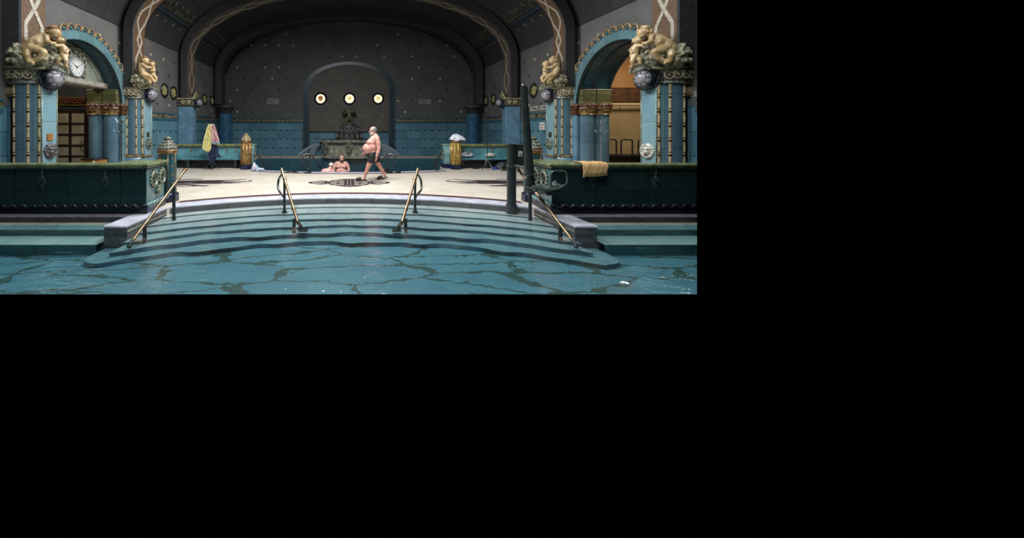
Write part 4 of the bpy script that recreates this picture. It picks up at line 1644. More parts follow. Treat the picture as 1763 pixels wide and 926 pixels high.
for nm, hr_, ln, wd in (('hour_hand', 10.15, 0.12, 0.014), ('minute_hand', 1.9, 0.175, 0.009)):
    a = pi / 2 - 2 * pi * hr_ / 12
    d = Vector((0, cos(a), sin(a)))
    sd = Vector((0, -sin(a), cos(a)))
    c0 = Vector((-7.822, yc, zc))
    mb = MB()
    mb.grid([[c0 - d * 0.03 - sd * wd, c0 - d * 0.03 + sd * wd], [c0 + d * ln - sd * wd * 0.5, c0 + d * ln + sd * wd * 0.5]])
    mb.grid([[c0 - d * 0.03 - sd * wd + Vector((0.004, 0, 0)), c0 - d * 0.03 + sd * wd + Vector((0.004, 0, 0))], [c0 + d * ln - sd * wd * 0.5 + Vector((0.004, 0, 0)), c0 + d * ln + sd * wd * 0.5 + Vector((0.004, 0, 0))]])
    mb.build(nm, inkM, ck)

# glazed door and its sign in the side room behind the clock arch
dY = 12.40
frameM = M('door_wood', (48, 36, 28), (32, 24, 20), 0.4, scale=5)
mb = MB()
x0, x1, zt = -10.02, -8.86, 2.28
mb.box(x0 - 0.10, x0, dY - 0.05, dY + 0.02, 0, zt + 0.1)
mb.box(x1, x1 + 0.16, dY - 0.05, dY + 0.02, 0, zt + 0.1)
mb.box(x0, x1, dY - 0.05, dY + 0.02, zt, zt + 0.1)
d1 = mb.build('door_1', frameM, kind='structure')
mb = MB()
cols = [(-9.97, -9.545), (-9.42, -9.02)]
mb.box(-10.02, -8.86, dY - 0.03, dY, 0, 0.12)
rowsz = [(0.14, 0.40), (0.45, 0.70), (0.75, 0.98), (1.03, 1.31), (1.36, 1.67), (1.72, 1.98)]
rowsz = [(0.12, 0.42), (0.47, 0.74)] + [(0.52 + 0.29 + i * 0.37 - 0.02, 0.81 + i * 0.37 + 0.29) for i in range(4)]
rowsz[-1] = (rowsz[-1][0], 2.24)
xs_ = [-10.02, -9.97, -9.545, -9.42 - 0.04, -9.02, -8.86]
for a, b in ((-10.02, -9.97), (-9.545, -9.46), (-9.02, -8.86)):
    mb.box(a, b, dY - 0.045, dY, 0.0, zt)
zz = [0.0] + [v for r_ in rowsz for v in r_] + [zt]
for a, b in zip(zz[::2], zz[1::2]):
    mb.box(-9.97, -9.02, dY - 0.043, dY, a, b)
mb.build('door_leaf', frameM, d1)
paneM = M('frosted_pane', (170, 158, 134), (146, 134, 114), 0.25, scale=2)
for a, b in ((-9.97, -9.545), (-9.46, -9.02)):
    for c, d in rowsz:
        mb = MB()
        mb.box(a, b, dY - 0.02, dY - 0.012, c, d)
        mb.build('pane', paneM, d1)
mb = MB()
mb.tube([(-9.06, dY - 0.04, 0.95), (-9.10, dY - 0.10, 0.98), (-9.10, dY - 0.10, 1.25), (-9.06, dY - 0.04, 1.28)], 0.014, 8)
mb.build('handle', M('old_brass', (120, 92, 52), rough=0.35, metal=0.8), d1, smooth=60)
sg = thing('door_sign', 'dark sign reading VÍZGYÓGY with gold border over the glazed door', 'sign', (-9.5, dY - 0.03, 2.62))
mb = MB()
mb.box(-10.10, -8.90, dY - 0.03, dY, 2.49, 2.77)
mb.build('board', M('sign_board', (40, 24, 18), (28, 18, 14), 0.35), sg)
mb = MB()
for a, b, c, d in ((-10.10, -8.90, 2.745, 2.77), (-10.10, -8.90, 2.49, 2.515), (-8.925, -8.90, 2.49, 2.77), (-10.10, -10.075, 2.49, 2.77)):
    mb.box(a, b, dY - 0.04, dY - 0.028, c, d)
mb.build('border', M('sign_gold', (150, 116, 48), (110, 84, 36), 0.35), sg)
mb = MB()
text_mesh(mb, 'VÍZGYÓGY.', 0.21, (-9.50, dY - 0.033, 2.63), (1, 0, 0), (0, 0, 1), 0.004)
mb.build('lettering', M('sign_letter', (150, 84, 44), (120, 66, 36), 0.4), sg)

bn = thing('waste_bin', 'wooden waste bin with a black liner beside the dark columns of the clock arch', 'bin', (-7.98, 11.45, 0))
mb = MB()
mb.prism([(-8.25, 11.2), (-7.90, 11.2), (-7.74, 11.3), (-7.74, 11.62), (-8.25, 11.62)], 'z', 0, 0.75)
mb.build('body', M('bin_wood', (170, 120, 56), (128, 92, 46), 0.45, scale=6), bn, bevel=0.01)
mb = MB()
mb.prism([(-8.28, 11.17), (-7.89, 11.17), (-7.71, 11.28), (-7.71, 11.65), (-8.28, 11.65)], 'z', 0.735, 0.775)
mb.build('liner', black, bn, bevel=0.015)
mb = MB()
mb.prism([(-7.905, 11.185), (-7.86, 11.21), (-7.86, 11.24), (-7.905, 11.22)], 'z', 0.0, 0.70)
mb.build('corner_strip', M('bin_strip', (214, 204, 184), rough=0.4), bn)


def coat_stand(x, y, top, label, mat, big=True):
    c = thing('coat_stand', label, 'coat stand', (x, y, 0))
    mb = MB()
    mb.tube([(x, y, 0.38), (x, y, top)], 0.017, 10)
    mb.ball((x, y, top + 0.02), 0.028, 10, 7)
    mb.build('pole', mat, c, smooth=60)
    for k in range(4):
        a = R(25) + k * pi / 2
        d = Vector((cos(a), sin(a), 0))
        p = Vector((x, y, 0))
        mb = MB()
        mb.tube([p + Vector((0, 0, 0.42)) + d * 0.01, p + Vector((0, 0, 0.34)) + d * 0.05, p + Vector((0, 0, 0.14)) + d * 0.2, p + Vector((0, 0, 0.02)) + d * 0.33], [0.016, 0.016, 0.014, 0.016], 8)
        mb.build('leg', mat, c, smooth=60)
    for k in range(4):
        a = R(10) + k * pi / 2
        d = Vector((cos(a), sin(a), 0))
        p = Vector((x, y, 0))
        for zb, up, out in ((top - 0.03, 0.10, 0.15), (top - 0.26, -0.02, 0.20)):
            mb = MB()
            mb.tube([p + Vector((0, 0, zb - 0.06)), p + d * out * 0.6 + Vector((0, 0, zb - 0.04 if up > 0 else zb - 0.10)), p + d * out + Vector((0, 0, zb + up)), p + d * (out + 0.03) + Vector((0, 0, zb + up + 0.03))], 0.010, 7)
            mb.build('hook', chrome if big else mat, c, smooth=60)
    return c


coat_stand(-7.12, 11.35, 1.92, 'coat stand with chrome hooks standing in front of the clock arch', darkmetal)
coat_stand(7.84, 11.30, 1.90, 'chrome coat stand with spread hooks inside the ochre lit arch', M('dim_chrome', (150, 150, 158), (116, 116, 124), 0.3, metal=0.3))
coat_stand(-5.73, 15.15, 1.84, 'coat stand carrying a yellow robe in front of the bench', steel, False)
coat_stand(5.77, 15.15, 1.74, 'bare coat stand in front of the bench with white bundles', steel, False)

# ------------------------------------------------------------------ things on the walls


def medallion(s, y, z, ry, rz, group):
    label = GRP[s][1]
    m = thing('oval_medallion', label, 'medallion', (s * W, y, z))
    Bm = Matrix(((0, 0, -s), (1, 0, 0), (0, 1, 0)))
    sc_ = rz / 0.3
    mb = MB()
    mb.lathe([(0.0, 0.0), (0.3, 0.0), (0.3, 0.04), (0.28, 0.06), (0.25, 0.05), (0.24, 0.02)], (s * W, y, z), 32, basis=Bm, sx=ry / 0.3, sy=sc_)
    mb.build('frame', M('medallion_rim', (30, 32, 30), (20, 22, 22), 0.3), m, smooth=40)
    mb = MB()
    mb.lathe([(0.0, 0.03), (0.16, 0.028), (0.245, 0.02)], (s * W, y, z), 32, basis=Bm, sx=ry / 0.3, sy=sc_)
    t = NT('medallion_face') if 'medallion_face' not in MATS else None
    if t:
        n, _ = t.noise(11, 3)
        n2, _ = t.noise(18, 2)
        c = t.mix(t.step(n, 0.45, 0.55), lin((70, 82, 56)), lin((122, 118, 74)))
        c = t.mix(t.step(n2, 0.56, 0.62), c, lin((186, 178, 150)))
        MATS['medallion_face'] = t.out(c, 0.3)
    mb.build('face', MATS['medallion_face'], m, smooth=180)
    mb = MB()
    for k in range(6):
        a = 2 * pi * k / 6 + 0.4
        mb.ball((s * (W - 0.03), y + ry * 0.45 * cos(a), z + rz * 0.45 * sin(a)), (0.03, 0.055, 0.08), 8, 6)
    mb.ball((s * (W - 0.035), y, z), (0.03, 0.07, 0.10), 8, 6)
    mb.build('relief', M('medallion_relief', (176, 160, 92), (96, 100, 70), 0.3, scale=14), m, smooth=180)


GRP = {-1: ('oval medallions beside the clock arch', 'green oval medallion on the grey wall over the robe side bench'), 1: ('oval medallions beside the lift', 'green oval medallion on the grey wall over the bundle side bench')}
for s in (-1, 1):
    for k, (y, z) in enumerate(((14.95, 3.27), (16.0 - 0.05, 3.25), (18.1, 3.27), (19.1, 3.25), (20.15, 3.25))):
        if k == 1:
            y = 15.72
        medallion(s, y, z, 0.29, 0.30, None)
names = {}
for o in [o for o in bpy.data.objects if o.get('category') == 'medallion']:
    s = -1 if o.location.x < 0 else 1
    i = names.get(s, 0)
    names[s] = i + 1
    side = 'clock arch' if s < 0 else 'white notice'
    o['label'] = ('green and gold oval medallion on the grey wall, nearest to the ' + side,
                  'green oval medallion just before the plain blue pier, second from the ' + side,
                  'dim oval medallion just behind the plain blue pier, third of five from the ' + side,
                  'dim oval medallion on the far grey wall, fourth of five from the ' + side,
                  'dim oval medallion next to the corner column, farthest of five from the ' + side)[i]
    o['group'] = 'oval medallions on the side walls'


def plate(name, label, cat, c, ux, uz, w, h, mat, text, size, ink, depth=0.015):
    c, ux, uz = Vector(c), Vector(ux), Vector(uz)
    n = ux.cross(uz)
    g = thing(name, label, cat, c)
    mb = MB()
    P = [c + ux * a * w / 2 + uz * b * h / 2 for a, b in ((-1, -1), (1, -1), (1, 1), (-1, 1))]
    mb.grid([[p for p in P], [p + n * depth for p in P]], True)
    mb.face(P)
    mb.face([p + n * depth for p in P])
    mb.build('board', mat, g)
    if text:
        mb = MB()
        for tx, dy, sz in text:
            text_mesh(mb, tx, sz, c + n * (depth + 0.002) + uz * dy, ux, uz, 0.001)
        mb.build('lettering', ink, g)
    return g


tempM = M('temperature_board', (150, 150, 142), (124, 124, 118), 0.5)
plate('temperature_sign', 'small grey sign reading 36 C° on the dark wall, robe side of the fountain', 'sign', at(470.0, 174.3, YB - 0.0), (1, 0, 0), (0, 0, 1), 0.74, 0.34, tempM, [('36C°', 0.0, 0.30)], 0.3, inkM)
plate('temperature_sign', 'small grey sign reading 36 C° on the dark wall, bundle side of the fountain', 'sign', at(731.5, 174.8, YB - 0.0), (1, 0, 0), (0, 0, 1), 0.74, 0.30, tempM, [('36C°', 0.0, 0.28)], 0.3, inkM)
boardM = M('pale_board', (170, 168, 160), (140, 138, 132), 0.5)
for k, y in enumerate((14.95, 14.15)):
    g = plate('narrow_sign', ('pale narrow sign above the white notice, ' + ('farther from the pier' if k == 0 else 'next to the pier')), 'sign', (W - 0.0, y, 2.53), (0, -1, 0), (0, 0, 1), 0.62, 0.20, boardM, [('SZAUNA' if False else '~ ~', 0.0, 0.2)] if False else None, 0.1, inkM)
    mb = MB()
    mb.box(W - 0.022, W - 0.014, y - 0.22, y + 0.05, 2.50, 2.56)
    mb.tube([(W - 0.018, y + 0.10, 2.53), (W - 0.018, y + 0.17, 2.58), (W - 0.018, y + 0.22, 2.53), (W - 0.018, y + 0.17, 2.48)], 0.012, 6, True)
    mb.build('faded_mark', M('faded_ink', (96, 94, 90), rough=0.5), g)
g = plate('notice_sign', 'white square paper notice with two red lines on the blue dado', 'notice', (W - 0.0, 14.32, 1.80), (0, -1, 0), (0, 0, 1), 0.36, 0.29, M('paper_white', (226, 222, 220), (210, 206, 204), 0.6), None, 0.1, inkM)
mb = MB()
mb.box(W - 0.02, W - 0.014, 14.20, 14.44, 1.83, 1.87)
mb.box(W - 0.02, W - 0.014, 14.20, 14.44, 1.72, 1.76)
mb.build('printed_line', M('notice_red', (170, 110, 110), rough=0.6), g)

g = plate('narrow_sign', 'small pale sign on the grey wall behind the pier with the white lion mask', 'sign', (W, 8.03, 2.46), (0, -1, 0), (0, 0, 1), 0.14, 0.13, boardM, None, 0.1, inkM)
mb = MB()
for z in (2.425, 2.46, 2.495):
    mb.box(W - 0.021, W - 0.014, 7.99, 8.07, z - 0.007, z + 0.007)
mb.box(W - 0.021, W - 0.014, 8.055, 8.07, 2.42, 2.50)
mb.build('faded_mark', M('faded_ink', (96, 94, 90)), g)

# three lit round windows over the fountain
lightM = bpy.data.materials.new('lit_glass')
lightM.use_nodes = True
nt_ = lightM.node_tree
b_ = nt_.nodes['Principled BSDF']
b_.inputs['Base Color'].default_value = (0.5, 0.42, 0.25, 1)
nz = nt_.nodes.new('ShaderNodeTexNoise')
nz.inputs['Scale'].default_value = 6
rp = nt_.nodes.new('ShaderNodeValToRGB')
rp.color_ramp.elements[0].color = (1.0, 0.82, 0.48, 1)
rp.color_ramp.elements[1].color = (1.0, 0.97, 0.85, 1)
nt_.links.new(nz.outputs[0], rp.inputs[0])
nt_.links.new(rp.outputs[0], b_.inputs['Emission Color'])
b_.inputs['Emission Strength'].default_value = 1.0


def stained(name, c, e):
    t = NT(name)
    t.b.inputs['Emission Color'].default_value = (*lin(c), 1)
    t.b.inputs['Emission Strength'].default_value = e
    return t.out(lin(c), 0.3)


embM = stained('stained_brown', (150, 104, 60), 0.8)
embY = stained('stained_gold', (206, 178, 92), 0.8)
for k, px in enumerate((552, 601.8, 651)):
    c = at(px, 170, YB)
    r = (0.30, 0.29, 0.27)[k]
    By = Matrix(((1, 0, 0), (0, 0, -1), (0, 1, 0)))
    mb = MB()
    mb.lathe([(r + 0.10, 0.0), (r + 0.10, 0.04), (r + 0.05, 0.07), (r, 0.05), (r - 0.02, 0.015)], c, 28, basis=By)
    wn = mb.build('window_%d' % (k + 1), M('window_frame_dark', (22, 22, 24), (14, 14, 16), 0.4), kind='structure', smooth=50)
    mb = MB()
    mb.lathe([(0.0, 0.022), (r, 0.022)], c, 28, basis=By)
    mb.build('pane', lightM, wn)
    mb = MB()
    em = embM if k == 0 else embY
    if k == 0:
        mb.lathe([(0.15, 0.03), (0.15, 0.04), (0.125, 0.04), (0.125, 0.03)], c + Vector((0, 0, 0.04)), 24, basis=By)
        mb.box(c.x - 0.09, c.x + 0.09, c.y - 0.045, c.y - 0.03, c.z - 0.15, c.z - 0.11)
        mb.box(c.x - 0.08, c.x + 0.08, c.y - 0.045, c.y - 0.03, c.z - 0.07, c.z - 0.02)
        mb.ball(c + Vector((0, -0.035, 0.07)), (0.03, 0.012, 0.05), 8, 6)
    else:
        for q in range(7):
            a = 2 * pi * q / 7 + k
            mb.tube([c + Vector((0.03 * cos(a), -0.035, 0.03 + 0.03 * sin(a))), c + Vector((0.10 * cos(a + 0.4), -0.035, 0.03 + 0.10 * sin(a + 0.4))), c + Vector((0.16 * cos(a), -0.035, 0.03 + 0.15 * sin(a)))], [0.035, 0.028, 0.01], 7)
        mb.lathe([(0.06, 0.03), (0.06, 0.042), (0.04, 0.042), (0.04, 0.03)], c + Vector((0, 0, 0.03)), 20, basis=By)
    mb.build('emblem', em, wn)
# ------------------------------------------------------------------ parapets, pedestals, benches


def ring_ornament(parent, c, nrm, r, name='ring_ornament'):
    n = Vector(nrm).normalized()
    up = Vector((0, 0, 1))
    sd = up.cross(n).normalized()
    B = Matrix((sd, up, n)).transposed()
    mb = MB()
    mb.lathe([(r * 0.66, -0.01), (r * 0.66, 0.02), (r * 0.74, 0.04), (r * 0.86, 0.035), (r * 0.93, 0.015), (r * 0.93, -0.01)], c, 28, basis=B)
    for k in range(14):
        a = 2 * pi * k / 14
        mb.ball(Vector(c) + B @ Vector((r * 0.98 * cos(a), r * 0.98 * sin(a), 0.01)), r * 0.13, 8, 6)
    o = mb.build(name, M('ring_glaze', (148, 148, 124), (92, 98, 84), 0.3, scale=22), parent, smooth=60)
    mb = MB()
    mb.lathe([(0, 0.004), (r * 0.64, 0.004)], c, 24, basis=B)
    mb.build('hollow_shade', M('ring_hollow_shade', (22, 22, 22), (12, 12, 14), 0.4), o)  # flat near-black disc paints the shaded depth inside the ring
    mb = MB()
    cc = Vector(c)
    def q(a, b, d=0.02):
        return tuple(cc + B @ Vector((a * r, b * r, d)))
    mb.chain([(*q(-0.15, -0.5), r * 0.11), (*q(0.05, -0.1), r * 0.13), (*q(-0.05, 0.25), r * 0.10), (*q(0.1, 0.45), r * 0.08)])
    mb.chain([(*q(0.05, -0.1), r * 0.08), (*q(0.3, -0.35), r * 0.06)])
    mb.chain([(*q(-0.02, 0.1), r * 0.07), (*q(-0.3, 0.2), r * 0.05)])
    mb.build('figure_relief', M('relief_dark', (92, 86, 70), (50, 50, 44), 0.35, scale=20), o, smooth=180)
    return o


def shell_ornament(parent, c, nrm, r):
    n = Vector(nrm).normalized()
    up = Vector((0, 0, 1))
    sd = up.cross(n).normalized()
    cc = Vector(c)
    B = Matrix((sd, up, n)).transposed()
    mb = MB()
    for k in range(7):
        a = -pi / 2 + (k - 3) * 0.42
        d = B @ Vector((cos(a), sin(a), 0))
        mb.tube([cc + n * 0.02, cc + d * r * 0.6 + n * 0.035, cc + d * r + n * 0.01], [r * 0.1, r * 0.16, r * 0.08], 8)
    for s in (-1, 1):
        path = [cc + B @ Vector((s * r * (0.2 + 0.55 * sin(t)), r * (0.2 + 0.5 * (1 - cos(t))), 0.015)) for t in (0, 0.5, 1.0, 1.6, 2.2, 2.8)]
        mb.tube(path, r * 0.09, 7)
    mb.ball(cc + n * 0.02 + up * r * 0.15, r * 0.2, 10, 7)
    return mb.build('shell_ornament', M('ring_glaze', (148, 148, 124)), parent, smooth=180)


def pendant(parent, x, y, zt, zb, nrm, sc_=1.0, mat=None, dark=None):
    """bead string with a leaf shield hanging from a rail moulding"""
    n = Vector(nrm).normalized()
    t = Vector((-n.y, n.x, 0))
    p0 = Vector((x, y, 0)) + n * 0.006
    U = Vector((0, 0, 1))
    h = zt - zb
    mb = MB()
    k = 5
    for i in range(k):
        mb.ball(p0 + U * (zt - h * 0.45 * (i + 0.5) / k), 0.022 * sc_, 8, 6)
    zs = zt - h * 0.62
    out = [(0, 0.30), (0.10, 0.2), (0.24, 0.16), (0.20, 0.0), (0.26, -0.10), (0.14, -0.2), (0.10, -0.30), (0, -0.38), (-0.10, -0.30), (-0.14, -0.2), (-0.26, -0.10), (-0.20, 0.0), (-0.24, 0.16), (-0.10, 0.2)]
    mb.grid([[p0 + t * a * h * 0.75 + U * (zs + b * h) for a, b in out], [p0 + n * 0.014 + t * a * h * 0.66 + U * (zs + b * h * 0.92) for a, b in out]], True)
    mb.face([p0 + n * 0.014 + t * a * h * 0.66 + U * (zs + b * h * 0.92) for a, b in out])
    o = mb.build('pendant_motif', mat or M('pendant_glaze', (54, 66, 60), (32, 46, 46), 0.3, scale=20), parent, smooth=40)
    mb = MB()
    hz = [(0, -0.10), (0.15, 0.10), (0.07, 0.06), (0, 0.0), (-0.07, 0.06), (-0.15, 0.10)]
    mb.grid([[p0 + n * 0.012 + t * a * h * 0.7 + U * (zs - 0.06 * h + b * h) for a, b in hz], [p0 + n * 0.022 + t * a * h * 0.62 + U * (zs - 0.06 * h + b * h * 0.9) for a, b in hz]], True)
    mb.face([p0 + n * 0.022 + t * a * h * 0.62 + U * (zs - 0.06 * h + b * h * 0.9) for a, b in hz])
    mb.build('dark_heart', dark or M('pendant_dark', (14, 18, 20), rough=0.3), o)
    return o


for s in (-1, 1):
    lab = 'dark green tiled parapet in front of the clock arch' if s < 0 else 'dark green tiled parapet with the orange towel over its rail'
    root = thing('tiled_parapet', lab, 'parapet', (s * 5.5, 7.5, 0))

    def plan(d):
        return [(s * 9.0, 7.22 - d), (s * (4.03 - d), 7.22 - d), (s * (4.14 - d), 8.13 + d), (s * 4.75, 8.13 + d), (s * 4.75, 7.36 + d * 0.3), (s * 9.0, 7.36 + d * 0.3)]
    mb = MB()
    mb.prism(plan(0.0), 'z', 0.14, 0.96)
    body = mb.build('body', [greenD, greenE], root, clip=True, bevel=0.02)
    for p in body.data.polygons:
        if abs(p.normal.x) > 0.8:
            p.material_index = 1  # end faces paler: the stronger light on them is put into the glaze
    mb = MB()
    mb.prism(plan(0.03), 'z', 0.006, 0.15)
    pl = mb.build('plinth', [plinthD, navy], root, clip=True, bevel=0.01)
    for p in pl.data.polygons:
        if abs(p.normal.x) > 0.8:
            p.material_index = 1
    # glazed rail: several rounded courses
    mb = MB()
    def lay(d0, z):
        return [(*q, z) for q in plan(d0)]
    mb.grid([lay(0.01, 0.905), lay(0.03, 0.91), lay(0.035, 0.925), lay(0.03, 0.935), lay(0.045, 0.945), lay(0.065, 0.96), lay(0.07, 0.98), lay(0.055, 1.0), lay(0.02, 1.008)], True)
    mb.face(lay(0.02, 1.008))
    mb.build('rail', capG, root, clip=True, smooth=35)
    mb = MB()      # drops under the rail
    x = 4.1
    while x < 7.3:
        mb.ball((s * x, 7.212, 0.893), (0.035, 0.016, 0.022), 8, 6)
        x += 0.1
    for i in range(11):
        f = (i + 0.5) / 11
        mb.ball((s * (4.03 + 0.12 * f - 0.012), 7.22 + 1.02 * f, 0.893), (0.016, 0.035, 0.022), 8, 6)
    mb.build('drop_edging', M('drop_green', (46, 60, 52), (28, 40, 38), 0.3, scale=12), root, smooth=180, clip='open')
    # curling wave moulding over the plinth, front and end
    mb = MB()
    x = 4.02
    path = []
    while x < 7.6:
        u = (x - 4.02) / 0.2
        path.append((s * x, 7.185 - 0.006 * cos(2 * pi * u), 0.168 + 0.016 * sin(2 * pi * u) + 0.008 * sin(4 * pi * u)))
        x += 0.02
    mb.tube(path, 0.027, 8)
    k = 0
    x = 4.1
    while x < 7.5:
        mb.ball((s * x, 7.175, 0.188), (0.05, 0.02, 0.018), 10, 6)
        x += 0.2
    mb.build('wave_moulding', waveD, root, smooth=180, clip='open')
    mb = MB()
    path = []
    for i in range(60):
        f = i / 59
        path.append((s * (4.0 + 0.12 * f), 7.2 + 1.04 * f, 0.165 + 0.022 * sin(2 * pi * f * 7)))
    mb.tube(path, 0.03, 8)
    for i in range(7):
        f = (i + 0.4) / 7
        mb.ball((s * (3.985 + 0.12 * f), 7.2 + 1.04 * f, 0.195), (0.025, 0.05, 0.025), 10, 6)
    mb.build('wave_moulding', waveL, root, smooth=180)
    nrm = Vector((-s * 1.0, 0.118, 0)).normalized()
    nrm = Vector((-s, -s * 0.0 - 0.118 * 0, 0))
    e0 = Vector((s * 4.03, 7.22, 0))
    ed = Vector((s * 0.12, 1.02, 0)).normalized()
    nrm = Vector((-s * ed.y, s * ed.x * 1.0, 0)) if s < 0 else Vector((-ed.y, ed.x, 0))
    nrm = Vector((-s * ed.y, abs(ed.x), 0)).normalized()
    for d in (0.34, 0.76):
        ring_ornament(root, tuple(e0 + ed * d + Vector((0, 0, 0.66)) + nrm * 0.004), nrm, 0.175)
    shell_ornament(root, tuple(e0 + ed * 0.55 + Vector((0, 0, 0.43)) + nrm * 0.01), nrm, 0.13)
    for x in (4.85, 6.1):
        pendant(root, s * x, 7.22, 0.90, 0.50, (0, -1, 0))

goldP = M('pedestal_gold', (172, 136, 78), (112, 86, 50), 0.3, scale=9, metal=0.25)
goldR = M('pedestal_gold_bright', (190, 160, 84), (140, 112, 56), 0.26, scale=9, metal=0.3)
tealP = tiled('pedestal_teal', (46, 88, 92), (30, 64, 70), (22, 44, 50), (0.3, 0.5), rough=0.25)
domeM = M('pedestal_dome', (136, 132, 114), (50, 50, 42), 0.3, scale=22, bump=0.3)
copper = M('pedestal_collar', (150, 110, 66), (96, 70, 44), 0.3, scale=14, metal=0.3)


def pedestal(x, y, label, kind, dome=True):
    """kind 'teal' (by the front parapets) or 'gold' (by the benches)"""
    root = thing('domed_pedestal', label, 'pedestal', (x, y, 0))
    c = (x, y, 0)
    mb = MB()
    mb.lathe([(0.245, 0.0), (0.245, 0.17), (0.225, 0.20), (0.2, 0.2)], c, 8 if kind == 'teal' else 8, a0=pi / 8, a1=pi / 8 + 2 * pi)
    mb.build('base', navy, root, bevel=0.01)
    mb = MB()
    mb.lathe([(0.195, 0.18), (0.195, 1.12)], c, 32)
    mb.build('shaft', tealP if kind == 'teal' else (goldP if kind == 'gold' else goldR), root, smooth=60)
    if kind == 'teal':
        for a in (-62, -118, -10, -170, 60, 120):
            mb = MB()
            q = R(a)
            mb.tube([(x + 0.196 * cos(q), y + 0.196 * sin(q), 0.2), (x + 0.196 * cos(q), y + 0.196 * sin(q), 1.12)], 0.012, 8)
            mb.build('bead_strip', copper, root, smooth=180)
        for a in (-36,-144):
            q = R(a)
            for z in (0.42, 0.62, 0.82, 1.0):
                mb = MB()
                mb.ball((x + 0.197 * cos(q), y + 0.197 * sin(q), z), (0.02, 0.02, 0.035), 8, 6)
                mb.build('gold_drop', goldB, root, smooth=180)
    else:
        for k in range(8):
            q = 2 * pi * k / 8 + pi / 8
            mb = MB()
            mb.tube([(x + 0.185 * cos(q), y + 0.185 * sin(q), 0.2), (x + 0.185 * cos(q), y + 0.185 * sin(q), 1.1)], 0.045, 10)
            mb.build('rib', goldP if kind == 'gold' else goldR, root, smooth=180)
        for k in range(2):
            q = -pi / 2 + (k - 0.5) * pi / 4 * 1.0
            for z in (0.45, 0.66, 0.86):
                mb = MB()
                mb.ball((x + 0.2 * cos(q), y + 0.2 * sin(q), z), (0.04, 0.03, 0.06), 8, 6)
                mb.build('relief_drop', M('pedestal_relief', (206, 186, 140), (140, 116, 76), 0.3, scale=20), root, smooth=180)
    mb = MB()
    mb.lathe([(0.19, 1.10), (0.205, 1.12), (0.22, 1.15), (0.212, 1.175), (0.225, 1.19), (0.21, 1.205), (0.18, 1.21)], c, 32)
    mb.build('collar', copper, root, smooth=40)
    # dome of overlapping scales with a knob
    mb = MB()
    if dome:
        mb.lathe([(0.205, 1.20), (0.19, 1.26), (0.15, 1.33), (0.105, 1.395), (0.075, 1.42), (0.068, 1.435), (0.085, 1.45), (0.085, 1.475), (0.05, 1.505), (0.0, 1.51)], c, 28)
        for row in range(3):
            r = (0.182, 0.145, 0.102)[row]
            z = (1.25, 1.32, 1.382)[row]
            m = (16, 14, 11)[row]
            for k in range(m):
                q = 2 * pi * (k + 0.5 * (row % 2)) / m
                mb.ball((x + r * cos(q), y + r * sin(q), z), (0.03, 0.03, 0.036), 8, 6)
        mb.build('dome', domeM if kind == 'teal' else M('pedestal_dome_gold', (186, 164, 124), (104, 84, 56), 0.3, scale=22, bump=0.3), root, smooth=50)
    else:
        mb.lathe([(0.20, 1.20), (0.19, 1.25), (0.15, 1.32), (0.1, 1.37), (0.0, 1.40)], c, 28)
        mb.build('dome', domeM, root, smooth=50)
    return root


pedestal(-4.25, 8.50, 'teal pedestal with white scaled dome beside the brass handrail of the robe side', 'teal')
pedestal(4.30, 8.50, 'teal pedestal with white scaled dome half hidden behind the pool lift', 'teal')
pedestal(-4.33, 15.28, 'dull gold ribbed pedestal with domed cap at the end of the robe side bench', 'gold')
pedestal(4.48, 15.28, 'bright gold ribbed pedestal with a white towel over its cap', 'goldR', False)

